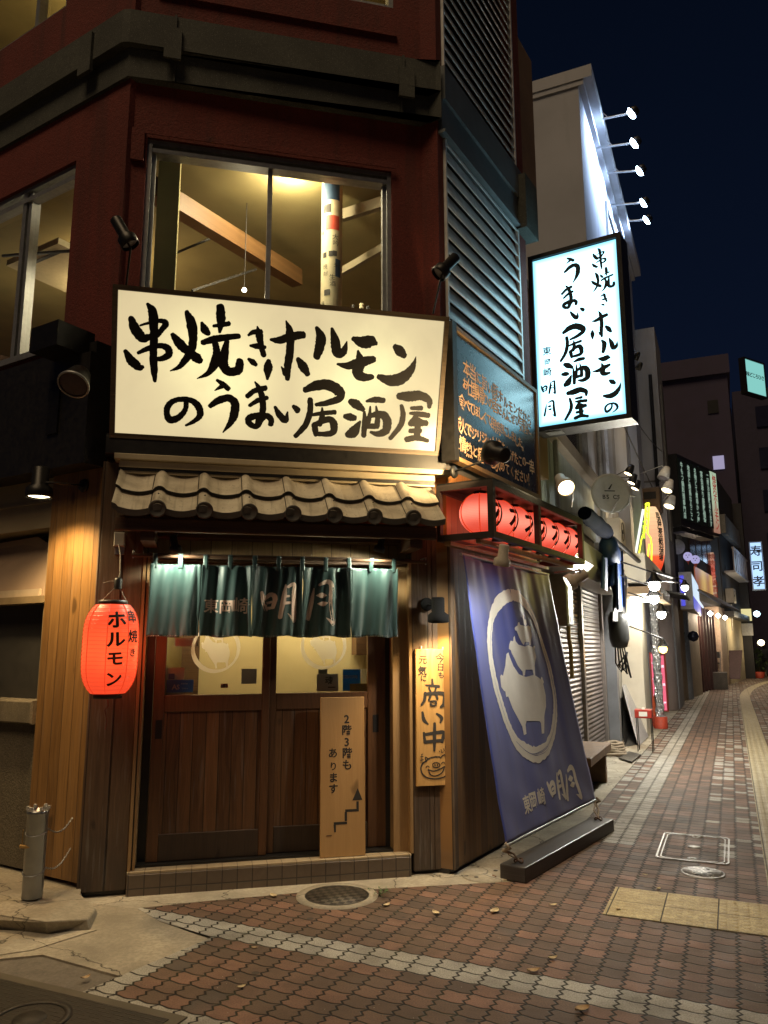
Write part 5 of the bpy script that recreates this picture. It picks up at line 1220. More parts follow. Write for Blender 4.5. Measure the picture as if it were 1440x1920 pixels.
M_MATTE = plain('matte_black', (.008, .008, .008), .9, 0, .2, 20, .1, **{'Specular_IOR_Level': .1})
# lamps of many kinds -------------------------------------------------
def can_lamp(name, label, p, aim, r=.05, l=.16, mat=None, lit=None, arm=None, e=0, spot=70, glow=12, group=None, bell=True, cat="lamp", base=None, blend=.7):
    """cylindrical spot lamp: p is the mouth, aim the way it points; arm = list of points to its mount"""
    A = Vector(aim).normalized(); p = Vector(p); o = thing(name, label, cat, p, group); m = mat or M_DKMET
    mb = MB()
    if bell: mb.lathe([(r*.92, .004), (r, 0), (r*1.0, -l*.12), (r*.98, -l*.30), (r*.62, -l*.42), (r*.62, -l), (r*.5, -l*1.04), (0, -l*1.04)], p, A, 24)
    else: mb.lathe([(r*.93, .003), (r, 0), (r*.85, -l*.5), (r*.55, -l*.95), (0, -l)], p, A, 24)
    mb.build("lamp_shade", m, o)
    if lit is not None:
        MB().lathe([(r*.88, -.010), (r*.6, -.003), (0, .001)], p, A, 20).build("bulb", lit, o)
        if e: light(name+"_light", 'SPOT', p+A*.012, e, LITC.get(lit.name, (1, .8, .5)), o, A, spot, blend, r*.6)
    else: MB().lathe([(r*.90, -.02), (r*.4, -.035), (0, -.035)], p, A, 20).build("bulb", M_GREY, o)
    if arm:
        mb = MB(); mb.tube([p-A*l*.7]+[Vector(q) for q in arm], .007, 8); mb.build("arm", m, o)
        if base: 
            MB().lathe([(.045, -.005), (.05, .006), (.042, .018), (0, .02)], arm[-1], base, 18).build("wall_plate", m, o)
    return o
L_WARM = emit("bulb_warm", (1, .80, .45), 9.0); L_WHITE = emit("bulb_white", (1, .97, .86), 12.0); L_GRN = emit("bulb_cool", (.85, 1, .72), 10.0); L_AMB = emit("bulb_amber", (1, .55, .12), 9.0); L_BLUE = emit("bulb_blue", (.55, .75, 1), 40.0)
LITC = {"bulb_warm": (1, .70, .34), "bulb_white": (1, .96, .86), "bulb_cool": (1, .98, .74), "bulb_amber": (1, .55, .15), "bulb_blue": (.52, .70, 1)}
def at(F, x, y, w): u, z = F.px(x, y, w); return F.pt(u, z, w)
# two small spots on the noren
for x, lab, ax in ((338, "small black spot lamp under the eave shining on the left end of the curtain", .22), (708, "small black spot lamp under the eave shining on the right end of the curtain", -.22)):
    p = at(FR, x-8 if x < 500 else x+2, 1034, .225); can_lamp("spot_lamp", lab, p, Vector((0, 0, -1))-FR.N*.24+FR.U*ax, .04, .11, M_BLACK, L_GRN, [p+Vector((0, 0, .12)), p+Vector((0, 0, .14))-FR.N*.1, at(FR, x-12, 1012, -.02)], 19, 168, blend=.5, group=None)
# unlit black heads on stalks above the cream sign
p = at(FR, 245, 460, .62); can_lamp("sign_spot_lamp", "dark unlit spot lamp on a thin stalk above the left end of the cream sign", p, FR.U*.45-Vector((0, 0, .75))+FR.N*.0, .062, .20, M_DKMET, None, [p+Vector((0, 0, -.02)), at(FR, 236, 541, .36)])
p = at(FR, 822, 512, .62); can_lamp("sign_spot_lamp", "dark unlit spot lamp on a thin stalk above the right end of the cream sign", p+Vector((0, 0, -.01)), -FR.U*.55-Vector((0, 0, .62)), .062, .20, M_DKMET, None, [p+Vector((.02, 0, -.02)), at(FR, 812, 588, .36)])
# lamp on the left cladding
p = at(LW, 73, 932, .30); q0 = at(LW, 158, 911, .0)
can_lamp("wall_lamp", "lit bell lamp on a long arm on the honey coloured boards left of the corner", p, (0, 0, -1), .088, .20, M_DKMET, L_WARM, [p+Vector((0, 0, .10)), at(LW, 100, 905, .28), q0], 115, 140, base=LW.N)
# lamp over the hanging board
p = at(FR, 822, 1166, .17); can_lamp("wall_lamp", "black bell lamp on the right post shining on the hanging wooden board", p, Vector((.04, 0, -1))-FR.N*.12, .076, .17, M_MATTE, L_WARM, [p+Vector((0, 0, .11)), at(FR, 800, 1133, .02)], 50, 120, base=FR.N)
# lamp in front of the chalk board
p = at(RW, 938, 845, .60); can_lamp("board_lamp", "round black lamp on a long arm in front of the chalk board", p+RW.N*(-.07), -RW.N*.75+RW.U*.35+Vector((0, 0, .32)), .085, .15, M_BLACK, L_WARM, [at(RW, 912, 862, .45), at(RW, 850, 885, .10)], 130, 116, bell=True, base=RW.N)
# lamps under and beyond the lantern rack
M_PALEL = plain("pale_lamp_paint", (.50, .46, .38), .45)
p = at(RW, 940, 1060, .50); can_lamp("banner_lamp", "pale lamp under the lantern rack lighting the top of the blue banner", p, Vector((0, 0, -1))-RW.N*.25+RW.U*.12, .058, .14, M_PALEL, L_WHITE, [p+Vector((0, 0, .12)), at(RW, 930, 1022, .3), at(RW, 862, 1025, .06)], 52, 140)
p = at(RW, 1065, 1094, .66); can_lamp("banner_lamp", "pale lamp on a wooden arm aimed back at the far side of the blue banner", p, -RW.N*.8-RW.U*.42-Vector((0, 0, .5)), .066, .16, M_PALEL, L_WHITE, [p+RW.N*.10+Vector((0, 0, .1)), at(RW, 1040, 1074, .2)], 9, 92)
p = at(RW, 1062, 915, .62); can_lamp("eave_lamp", "beige lit spot lamp above the far end of the lantern rack", p, -RW.U*.55-Vector((0, 0, .5))+RW.N*.4, .075, .2, M_PALEL, L_WARM, [p+RW.U*.2+Vector((0, 0, .06)), at(RW, 1072, 950, .2)], 9, 80)

# wooden boards with writing
def plank_board(name, label, F, u0, u1, v0, v1, w0, w1, mat): 
    o = thing(name, label, "sign", F.pt((u0+u1)/2, v0, w0)); MB().bbox(F, u0, u1, v0, v1, w0, w1, .003).build("plank", mat, o); return o
W_SIGN = wood("fresh_cedar", UF, (.42, .22, .065), (.66, .38, .13), 3., -1., 0, .45); W_SIGN2 = wood("pale_plywood", UF, (.38, .22, .085), (.50, .305, .125), 3., -1., 0, .5, 0, .55)
b0, b1 = FR.px(779, 1217, .03), FR.px(846, 1472, .03)
hb_ = plank_board("hanging_board", "narrow orange cedar board with big brushed characters and a smiling pig, on the post", FR, b0[0], b1[0], b1[1], b0[1], .005, .028, W_SIGN)
mb = MB()
for D in ('sho', 'ii', 'naka', 'pig'):
    for i, q in enumerate(glyph_plane(SHONAI[D], 560, 1080, 3.5548, FR, .029)): ribbon(mb, q, lambda a, b, o: FR.pt(a, b, .028+o), .001+.0003*i, .04)
for ch_, x, y, s in [('今', 825, 1234, .075), ('日', 826, 1251, .06), ('も', 827, 1266, .05), ('元', 793, 1237, .065), ('気', 792, 1258, .07), ('に', 794, 1272, .05)]:
    u, z = FR.px(x, y, .029); put_char(mb, ch_, lambda a, b, o: FR.pt(a, b, .028+o), u, z, s, .001, bold=.03, rot=-.05)
mb.build("brush_lettering", NT("grey_ink").fin((.035, .03, .026), .8), hb_)
mb = MB()
for u in (b0[0]+.045, b1[0]-.045): mb.tube([FR.pt(u, b0[1]-.01, .03), FR.pt(u, b0[1]+.012, .03), FR.pt(u+.004, b0[1]+.02, .02), FR.pt(u, b0[1]+.02, .003)], .003, 6)
mb.build("hanging_hooks", M_ALU, hb_)
s0, s1 = FR.px(598, 1606, .0), FR.px(686, 1602, .0)
# the standing plank leans back on the door
stz = .142; ang = radians(3.2)
SF = Fr(FR.pt(FR.px(600, 1605, -.02)[0], stz, -.015), FR.U, Vector((0, 0, cos(ang)))-FR.N*sin(ang)); SF.N = SF.U.cross(SF.V)
sw = SF.px(685, 1560)[0]; shh = SF.px(640, 1307)[1]
sb = thing("standing_board", "tall pale plank leaning on the door with writing and a stair shaped arrow", "sign", SF.pt(sw/2, 0, 0))
MB().bbox(SF, 0, sw, 0, shh, -.022, 0, .003).build("plank", W_SIGN2, sb)
mb = MB(); tb = lambda a, b, o: SF.pt(a, b, o)
for ch_, x, y, s in [('2', 650, 1348, .078), ('階', 650, 1369, .074), ('3', 650, 1391, .078), ('階', 651, 1412, .074), ('も', 651, 1434, .075), ('あ', 624, 1412, .07), ('り', 625, 1437, .06), ('ま', 625, 1458, .07), ('す', 625, 1479, .07)]:
    u, z = SF.px(x, y); put_char(mb, ch_, tb, u, z, s, .001, bold=.035 if ch_ in '23階' else .02)
ar = [SF.px(x, y) for x, y in ((627.5, 1563), (628, 1544), (648.5, 1542), (649.5, 1520), (670.5, 1519), (670.5, 1500))]; wdt = .017
for i, ((x0, y0), (x1, y1)) in enumerate(zip(ar, ar[1:])):
    if abs(x1-x0) > abs(y1-y0): mb.quad(*[SF.pt(a, b, .001) for a, b in ((x0-wdt/2, y0-wdt/2), (x1+wdt/2, y0-wdt/2), (x1+wdt/2, y0+wdt/2), (x0-wdt/2, y0+wdt/2))])
    else:
        w_ = wdt*(.35 if i == 0 else 1); mb.quad(*[SF.pt(a, b, .0011) for a, b in ((x0-w_/2, y0+wdt/2), (x0+wdt/2, y0+wdt/2), (x0+wdt/2, y1-wdt/2), (x0-wdt/2, y1-wdt/2))])
tx = SF.px(670, 1486); mb.add([SF.pt(tx[0]-.036, tx[1]-.05, .0012), SF.pt(tx[0]+.036, tx[1]-.05, .0012), SF.pt(tx[0]+.003, tx[1]+.03, .0012)], [(0, 1, 2)])
mb.tube([SF.pt(*SF.px(612, 1567), .001), SF.pt(*SF.px(622, 1566), .001)], .002, 4)
mb.build("painted_lettering", NT("black_marker").fin((.022, .018, .014), .7), sb)

# the blue banner leaning out from the side wall, its beam weight and ties
ba, bb = RW.px(866, 1041, .10), RW.px(1027, 1076, .10)
TLp, TRp = RW.pt(ba[0], (ba[1]+bb[1])/2, .10), RW.pt(bb[0], (ba[1]+bb[1])/2, .10)
best = None
for k_ in range(60):
    w = .10+.01*k_; u, z = RW.px(948, 1586, w)
    if best is None or abs(u-ba[0]-.0) < best[0]: best = (abs(u-ba[0]), w, u, z)
_, wb_, ub_, zb_ = best
e_ = RW.px(1117, 1500, wb_+.03)
BLp = RW.pt(ub_, zb_, wb_); BRp = RW.pt(e_[0], e_[1], wb_+.03)
U_ = (TRp-TLp); Wd = U_.length; U_.normalize(); V_ = ((TLp+TRp)/2-(BLp+BRp)/2); V_ = (V_-U_*V_.dot(U_)); Hd = V_.length
BN = Fr(BLp, U_, V_); 
bn = thing("banner", "blue fabric banner leaning out from the side wall with white pigs in a brushed ring", "banner", (BLp+BRp)/2)
def bq(u, v):
    """u,v in 0..1 on the cloth, with shallow folds"""
    a = TLp.lerp(TRp, u); b = BLp.lerp(BRp, u); p = b.lerp(a, v)
    f = (.008*sin(u*2*pi*2.2+1)+.003*sin(u*2*pi*6.1+v*1.5)+.0022*sin(u*2*pi*11+v*3)*v)*(.35+.65*v) + .03*sin(pi*v)*-1*.5 + .003*sin((u*1.3-v)*17+2*sin(v*5))*max(0., v-.45)*1.6 + .005*sin((u+v*1.4)*23)*max(0., .35-v)*2
    return p+BN.N*f
def b3(a, b, off):
    u, v = a, b; e = 1e-3; p = bq(u, v); n = (bq(u+e, v)-p).cross(bq(u, v+e)-p).normalized(); return p+n*off
def bpx(x, y):
    """px -> cloth coordinates (bilinear, flat cloth)"""
    F = BN; d = AR*(x-720)-AU*(y-960)+AF*FL; t = (BLp-CAM).dot(F.N)/d.dot(F.N); p = CAM+d*t
    v = (p-BLp).dot(F.V)/Hd; a = BLp.lerp(TLp, v); b = BRp.lerp(TRp, v); return (p-a).dot((b-a).normalized())/(b-a).length, v
def bmat():
    t = NT("blue_banner_cloth"); p = t.pos(); n = t.noise(p, 4., 4); s = t.noise(t.n("Mapping", 0, None, Vector=p, Scale=(14, 14, 1.2)), 1., 3)
    col = t.mix(n, (.036, .054, .24), (.052, .076, .33)); col = t.mix(t.ramp(s, [(.5, 0.), (.75, .4)]), col, (.03, .034, .10))
    return t.fin(col, .5, t.bump(t.noise(p, 260., 2), .06, .002), **{"Sheen_Weight": .2})
MB().grid(bq, 60, 60).build("banner_cloth", bmat(), bn, fixn=False, thick=.0015)
mb = MB(); Z8 = lambda x, y: bpx(850+x/2.865, 1000+y/2.865)
k_ = 1/2.865
def bw(w, x, y):
    a = Z8(x-w/2, y); b = Z8(x+w/2, y); return abs(b[0]-a[0])
def ring_b():
    # work in metres on the cloth so the brush keeps its width
    out = []
    for x, y, w in RING: u, v = Z8(x, y); out.append([u*Wd, v*Hd, .055*(w/40)*1.75])
    return out
bm3 = lambda a, b, o: b3(a/Wd, b/Hd, o)
ribbon(mb, ring_b(), bm3, .003, .07, k=8, closed=True)
for i, P in enumerate(PIGS): put_poly(mb, [(Z8(x, y)[0]*Wd, Z8(x, y)[1]*Hd) for x, y in P], bm3, .003+.0005*i, sub=.035)
for nm, x0, y0, x1, y1 in (('mei', 498, 1270, 585, 1445), ('getsu', 585, 1235, 660, 1440)):
    a, b = Z8(x0, (y0+y1)/2+15), Z8(x1, (y0+y1)/2-15); c, d = Z8((x0+x1)/2, y1), Z8((x0+x1)/2, y0)
    put_glyph(mb, NG[nm], bm3, a[0]*Wd, c[1]*Hd, b[0]*Wd, d[1]*Hd, .003, thin=1.2, step=.0004)
for ch_, x, y in [('東', 392, 1452), ('岡', 427, 1430), ('崎', 466, 1408)]:
    u, v = Z8(x, y); put_char(mb, ch_, bm3, u*Wd, v*Hd, .135, .003, bold=.03, sub=.02)
mb.build("white_print", plain("white_cloth_print", (.80, .77, .68), .6, 0, .06), bn)
sm = MB()
for i in range(len(RING)-1):
    pass
for dd in (-.012, .006, .016):
    L = [[p[0]+dd*.8*cos(i*.9), p[1]+dd*.8*sin(i*.7), .0025*(1+.8*sin(i*1.7+dd*200))] for i, p in enumerate(ring_b())]
    ribbon(sm, L[2:13] if dd < 0 else L[8:20], bm3, .0045, .3, k=8)
sm.build("dry_brush_streaks", bmat(), bn)
MB().tube([TLp-U_*.02, TRp+U_*.02], .012, 10).build("rod", M_ALU, bn); MB().tube([BLp-U_*.03, BRp+U_*.03], .011, 10).build("rod", M_ALU, bn)
# weight beam
wa, wbp = G(965, 1652), G(1138, 1553)
wd = (wbp-wa); L_ = wd.length; wd.normalize(); wn = Vector((wd.y, -wd.x, 0))
WFm = Fr((wa.x, wa.y, 0), wd, N=wn)
wt = thing("beam_weight", "heavy dark timber beam lying on the ground as a weight under the blue banner", "weight", wa)
W_WT = wood("oily_beam", (0, 0, 1), (.018, .016, .015), (.05, .044, .040), 4, -1, 0, .4)
o = MB().box(WFm, -.02, L_-.07, .0, .10, -.10, .09).build("beam", W_WT, wt)
bv = o.modifiers.new("b", 'BEVEL'); bv.width = .008; bv.segments = 2
mb = MB()
for u in (.07, L_-.20):
    c = WFm.pt(u, .115, 0.0); mb.tube([c+Vector((.03*cos(a), .02*sin(a), .012*sin(a*2))) for a in [k*2*pi/12 for k in range(13)]], .006, 6)
mb.build("iron_ring", plain("rusty_ring", (.10, .05, .03), .6, .6), wt)
mb = MB(); M_ROPE = plain("old_rope", (.34, .27, .19), .9, 0, .3, 90, .6)
for q, u in ((BLp-U_*.01, .07), (BRp+U_*.01, L_-.20)):
    c = WFm.pt(u, .115, 0.0); mb.tube([q+Vector((0, 0, .02)), q+Vector((.03, -.01, -.01)), q+Vector((-.01, .01, -.03)), q.lerp(c, .5)+Vector((.012, 0, 0)), c], [.012, .016, .014, .008, .006], 8)
    mb.tube([q+Vector((.01, .02, .01)), q.lerp(c, .6)+Vector((-.03, .01, .0)), c+Vector((.01, .01, 0))], .006, 7)
mb.build("rope_tie", M_ROPE, bn)
# ---------------------------------------------------------------- left neighbour and small things by the wall
M_ROUGH = stucco("rough_grey_render", (0.16, 0.135, 0.09), (.05, .04, .03))
nb = thing("neighbour_house", "grey rendered house wall with a ledge and dark recess left of the honey boards", "building", LW.pt(2.5, 0, -.3))
mb = MB(); mb.box(LW, .548, 8, .085, 1.04, -.4, -.03); mb.build("rendered_wall", M_ROUGH, nb)
mb = MB(); mb.bbox(LW, .548, 8, 1.04, 1.20, -.4, .035, .012); mb.build("stone_ledge", concrete_mat("rough_ledge", (.24, .20, .13), 2.2, False), nb)
mb = MB(); mb.box(LW, .548, 8, 2.43, 2.86, -.4, -.035); mb.box(LW, .548, 8, 2.62, 2.64, -.035, -.025); mb.build("beige_panel", plain("beige_board", (.30, .245, .15), .6, 0, .15, 5), nb)
mb = MB(); mb.box(LW, .548, 8, 1.88, 1.93, -.4, -.0); mb.box(LW, .548, .575, 1.2, 2.43, -.3, -.02); mb.build("shelf_board", plain("shelf_wood", (.26, .19, .10), .6), nb)
mb = MB(); mb.box(LW, .575, 8, 1.2, 1.88, -.2, -.12); mb.box(LW, .575, 8, 1.93, 2.43, -.4, -.30); mb.build("recess_back", plain("recess_black", (.035, .032, .026), .7), nb)
cbx = thing("cardboard_sheet", "pale cardboard sheet leaning in the recess above the shelf at the left edge", "cardboard", LW.pt(.9, 1.93, -.2))
MB().add([LW.pt(.62, 1.935, -.06), LW.pt(1.9, 1.935, -.10), LW.pt(1.9, 2.38, -.2), LW.pt(.92, 2.40, -.17), LW.pt(.64, 2.28, -.15)], [(0, 1, 2, 3, 4)]).build("sheet", plain("cardboard", (.38, .27, .18), .8, 0, .12, 4), cbx, thick=.006)
MB().box(LW, .66, 1.9, 1.932, 1.985, -.055, -.03).build("flap", plain("cardboard_pale", (.5, .40, .28), .8, 0, .1), cbx)
# dark flood lamp under the hood
p = at(LW, 137, 722, .42)
o = thing("hood_flood_lamp", "unlit grey flood lamp on the dark hood left of the cream sign", "lamp", p)
A = (Vector((0, 0, -.55))+LW.N*.55+FR.U*.25).normalized()
MB().lathe([(.085, 0), (.10, .0), (.10, -.02), (.065, -.14), (.03, -.17), (0, -.17)], p, A, 24).build("housing", M_DKMET, o)
MB().lathe([(.093, .001), (.102, .003), (.104, -.01), (.1, -.02)], p, A, 24).build("rim", M_ALU, o)
MB().disc(p-A*.004, A, .085).build("lens", plain("dark_lens", (.06, .04, .05), .2), o)
mb = MB(); mb.box(LW, .10, .40, 3.60, 3.78, .06, .36); mb.build("hood_cover", M_DKMET, o)
# ash tube
c = G(60, 1682, .085)
tb_ = thing("metal_tube", "grey metal tube standing on the kerb, tied back with two thin chains", "tube", c)
T_ = plain("galvanised_tube", (.30, .31, .31), .35, .8, .25, 8, .1)
MB().lathe([(.060, 0), (.061, .475), (.065, .48), (.065, .50), (.054, .50), (.052, .4), (0, .4)], c, n=32).build("tube_body", T_, tb_)
mb = MB()
for k in range(6): a = k*pi/3+.2; q = c+Vector((cos(a)*.06, sin(a)*.06, .50)); mb.tube([q, q+Vector((0, 0, .022))], .011, 6)
mb.build("cap_lugs", plain("pale_resin", (.5, .48, .42), .5), tb_)
for z in (.375, .15):
    mb = MB(); pts = [c+Vector((cos(a)*.063, sin(a)*.063, z+.02*sin(a*1.0))) for a in [pi*1.05+k*(pi*1.1)/14 for k in range(15)]]
    q = LW.pt(.08, z+.10 if z > .3 else z+.14, .0); e = pts[-1]
    n_ = 22
    for i in range(len(pts)-1): mb.tube([pts[i], pts[i+1]], .0035, 5)
    for i in range(n_):
        t0, t1 = i/n_, (i+1.25)/n_; sag = lambda t: -.05*sin(pi*t)
        a, b = e.lerp(q, t0)+Vector((0, 0, sag(t0))), e.lerp(q, min(1, t1))+Vector((0, 0, sag(t1))); m = (a+b)/2; s = Vector((.005 if i % 2 else 0, 0, 0 if i % 2 else .005))
        mb.tube([a, m+s, b], .0028, 4); mb.tube([a, m-s, b], .0028, 4)
    mb.build("chain", M_ALU, tb_)
mb = MB(); q = c+Vector((-.07, -.03, .30)); mb.tube([q+Vector((0, 0, .09)), q, q+Vector((.03, -.0, -.01))], .003, 5); mb.tube([q+Vector((-.01, 0, -.005)), q+Vector((.06, -.02, -.005))], .011, 8, 0); mb.build("hook", plain("brass_hook", (.45, .28, .10), .4, .5), tb_)

# ---------------------------------------------------------------- the lane beyond
def pt_st(x, y, t): s, z = ST.px(x, y, t); return sp(s, t, z)
# shuttered shop
T1 = -1.9; S0, S1 = 7.0, 12.75
b1 = thing("shuttered_shop", "low shop clad in pale blue corrugated sheet with a closed brown shutter", "building", sp(9.9, -3, 0))
def corr(name, c):
    t = NT(name); p = t.pos(); s = t.dot(p, SV); h = t.math('SINE', t.mul(s, 2*pi/.075)); n = t.noise(t.n("Mapping", 0, None, Vector=p, Scale=(3, 3, .6)), 1.5, 5)
    col = t.mix(t.ramp(n, [(.4, 0.), (.7, 1.)]), c, tuple(x*.6 for x in c)); col = t.mix(t.ramp(h, [(.0, .0), (.9, 0.), (1., .3)]), col, tuple(x*.3 for x in c))
    return t.fin(col, .5, t.bump(h, .7, .012))
zc0, zc1 = 3.25, ST.px(1010, 815, T1)[1]+.02
mb = MB(); mb.box(ST, S0, S1, zc0, 4.12, T1-.3, T1); mb.build("corrugated_cladding", corr("pale_blue_corrugated", (.36, .42, .42)), b1)
mb = MB(); mb.box(ST, S0, S1+.05, 4.12, 4.30, T1-.3, T1+.12); mb.build("sill_board", plain("brown_sill", (.22, .18, .14), .6), b1)
mb = MB(); mb.box(ST, S0, S1, 4.30, 6.0, T1-.4, T1-.05); mb.build("upper_wall", plain("shop_grey_wall", (.30, .30, .28), .7), b1)
wv = MB(); wv.frame(ST, 8.8, 11.9, 4.32, 5.5, .06, T1-.06, T1+.0); w_ = wv.build("window", M_ALU, b1); MB().box(ST, 8.86, 11.84, 4.38, 5.44, T1-.045, T1-.04).build("pane", plain("dark_pane", (.03, .04, .05), .08), w_)
mb = MB(); mb.box(ST, S0, S1+.06, 0, .05, T1-.3, T1+.02); mb.box(ST, S1, S1+.12, 0, zc0, T1-.3, T1+.04); mb.box(ST, S0, 9.45, 0, zc0, T1-.3, T1-.02); mb.box(ST, 9.45, S1, 2.42, zc0, T1-.3, T1-.02); mb.build("lower_wall", M_CONC_D, b1)
def shutter_mat():
    t = NT("brown_shutter_slats"); p = t.pos(); z = t.dot(p, (0, 0, 1)); f = t.math('FRACT', t.math('DIVIDE', z, .062)); h = t.math('SINE', t.mul(z, 2*pi/.062)); n = t.noise(p, 6., 4)
    col = t.mix(n, (.11, .095, .09), (.175, .155, .15)); col = t.mix(t.ramp(f, [(.86, 0.), (.96, .85)]), col, (.05, .04, .035)); return t.fin(col, .45, t.bump(h, .6, .015), .3)
sh = MB(); sh.box(ST, 9.5, S1, 0.05, 2.42, T1-.05, T1+.005); so = sh.build("roller_shutter", shutter_mat(), b1)
m_ = ST.px(1090, 1250, T1)[0]; rm_ = plain("rail_metal", (.24, .21, .19), .4, .5)
for a in (m_-.06, S1-.12): MB().box(ST, a, a+.12, .05, 2.42, T1+.006, T1+.05).build("guide_rail", rm_, so)
mb = MB()
hood = [ST.pt(0, 2.40, T1+.02), ST.pt(0, 2.38, T1+.38), ST.pt(0, 2.52, T1+.46), ST.pt(0, 2.78, T1+.42), ST.pt(0, 3.02, T1+.02)]
mb.prism([q+SV*(8.0) for q in hood], SV*4.8); mb.build("shutter_box", plain("shutter_box_metal", (.30, .28, .26), .4, .4, .15, 4), b1)
# electric meter box and conduit
q = pt_st(1072, 1125, -1.62)
o = thing("meter_box", "tall grey fuse box with a yellow conduit on the wall between banner and shutter", "box", q)
u, z = ST.px(1070, 1125, -1.68); MB().bbox(ST, u-.16, u+.14, z-.30, z+.32, -1.9, -1.68, .02).build("housing", plain("meter_grey", (.36, .36, .33), .5), o)
mb = MB(); cc = ST.pt(u, z-.3, -1.72); mb.tube([cc, cc-Vector((0, 0, .15)), cc-Vector((0, 0, .25))+SV*.08, cc-Vector((0, 0, .6))+SV*.08], .025, 8); mb.build("conduit", plain("yellow_pipe", (.40, .30, .12), .5), o)
MB().box(ST, u-.05, u+.05, z-.26, z-.18, -1.679, -1.674).build("sticker", M_WHT, o)
# awning: dark blue sheet and hanging bundle
ra_, rb2 = pt_st(1098, 955, -1.42), pt_st(1262, 1098, -1.15)
aw = thing("rolled_awning", "dark blue rolled awning with a hanging knotted cloth end above the shutter", "awning", ra_)
M_TARP = plain("navy_tarpaulin", (.004, .008, .024), .95, 0, .35, 12, .3, **{"Specular_IOR_Level": .1}); M_TARP2 = plain("blue_cloth", (.010, .034, .13), .6, 0, .35, 9, .4)
q0, q1 = pt_st(1096, 962, -1.45), pt_st(1138, 1000, -1.40)
mb = MB(); mb.tube([q0.lerp(q1, k/8)+Vector((0, 0, .01*sin(k*2))) for k in range(9)], [.08, .09, .10, .09, .10, .10, .10, .10, .09], 14); mb.build("rolled_cloth", M_TARP, aw)
MB().lathe([(.09, 0), (.085, .04), (0, .045)], q1, (q1-q0), 16).build("roll_end", plain("tan_end", (.36, .27, .17), .7), aw)
mb = MB(); mb.tube([q1, pt_st(1218, 1070, -1.25), pt_st(1262, 1083, -1.15)], .035, 8); mb.tube([pt_st(1235, 1088, -1.2), pt_st(1275, 1093, -1.1)], .02, 6); mb.build("awning_bar", M_BLACK, aw)
mb = MB(); k1 = pt_st(1145, 1025, -1.40)
mb.tube([pt_st(1140, 1000, -1.4), pt_st(1140, 1018, -1.4), pt_st(1143, 1040, -1.4), pt_st(1152, 1052, -1.4)], [.05, .12, .15, .08], 14)
mb.grid(lambda i, j: pt_st(1128+30*i+4*sin(i*7)*j-j*2, 1040+62*j+6*sin(i*5), -1.40+.05*sin(i*9)), 12, 10); mb.grid(lambda i, j: pt_st(1152+16*i+4*j, 1040+105*j-8*i, -1.36+.05*sin(i*6)), 8, 10)
mb.build("hanging_cloth", M_TARP2, aw)
mb = MB(); mb.grid(lambda i, j: pt_st(1150+26*i-2*j, 1080+85*j, -1.42+.03*sin(i*6)), 8, 8); mb.build("black_cloth", M_BLACK, aw)
# bench
bc = thing("wooden_bench", "weathered wooden bench with a thick top half hidden behind the blue banner", "bench", sp(9.0, -1.6))
W_BN = plain("bench_wood", (.20, .12, .065), .65, 0, .4, 10, .4)
bs0, bs1, bt0, bt1, bz = 8.3, 9.75, -1.88, -1.40, .44
mb = MB(); mb.bbox(Fr(sp(0, 0, 0), SV, TV, (0, 0, 1)), bs0, bs1, bt0, bt1, bz-.09, bz, .012); mb.build("seat", W_BN, bc)
for s in (bs0+.08, bs1-.18): 
    MB().box(ST, s, s+.10, 0, bz-.09, bt0+.05, bt1-.05).build("leg", W_BN, bc)
# rope coil of straw
c = G(1152, 1416); o = thing("rope_coil", "coil of old straw rope lying at the foot of the shutter", "rope", c)
mb = MB()
for k in range(5): mb.tube([c+Vector((.16*cos(a)*(1-.06*k), .16*sin(a)*(1-.06*k), .03+.035*k+.008*sin(a*3+k))) for a in [i*2*pi/18 for i in range(19)]], .024, 6)
for k in range(40):
    a = RND.uniform(0, 6.28); q = c+Vector((cos(a)*.16, sin(a)*.16, RND.uniform(.02, .17))); mb.tube([q, q+Vector((RND.uniform(-.06, .06), RND.uniform(-.06, .06), RND.uniform(-.01, .05)))], .003, 4)
mb.build("coil", M_ROPE, o)
MB_ = G(1178, 1420); o = MB().add([G(1160, 1422, .012), G(1185, 1430, .012), G(1202, 1416, .012), G(1180, 1410, .012)], [(0, 1, 2, 3)]).build("metal_plate", M_IRON, thick=.012); tag(o, "small rusty plate lying beside the straw rope", "plate")

# tall grey building with floodlights
T2 = -1.85; s2 = ST.px(1083, 137, T2)[0]; z2 = ST.px(1083, 150, T2)[1]
b2 = thing("grey_tower", "tall pale grey rendered building with a cornice, its street face washed by floodlights", "building", sp(16, -5))
def stain_wall(name, c):
    t = NT(name); p = t.pos(); n = t.noise(p, .8, 5); st = t.noise(t.n("Mapping", 0, None, Vector=p, Scale=(2.2, 2.2, .22)), 1., 5); g = t.noise(p, 60., 3)
    col = t.mix(t.ramp(n, [(.35, 0.), (.7, .5)]), c, tuple(x*.65 for x in c)); col = t.mix(t.ramp(st, [(.52, 0.), (.72, .5)]), col, tuple(x*.4 for x in c))
    return t.fin(col, .85, t.bump(g, .25, .006))
M_TOW = stain_wall("stained_render", (.46, .48, .54))
mb = MB(); mb.box(ST, s2, 21.7, 0, z2, -9, T2); mb.build("wall", M_TOW, b2)
mb = MB(); mb.box(ST, s2-.05, 21.7, z2+.01, z2+.26, -9, T2+.26); mb.box(ST, s2-.03, 21.7, z2-.10, z2+.01, -9, T2+.10); mb.build("cornice", stain_wall("cornice_render", (.48, .50, .55)), b2)
mb = MB(); mb.box(ST, s2+2.4, s2+2.9, 3.4, z2-3.2, T2-.02, T2+.22); mb.box(ST, s2+5.0, s2+5.5, 3.4, z2-2, T2-.02, T2+.2); mb.build("pilaster", M_TOW, b2)
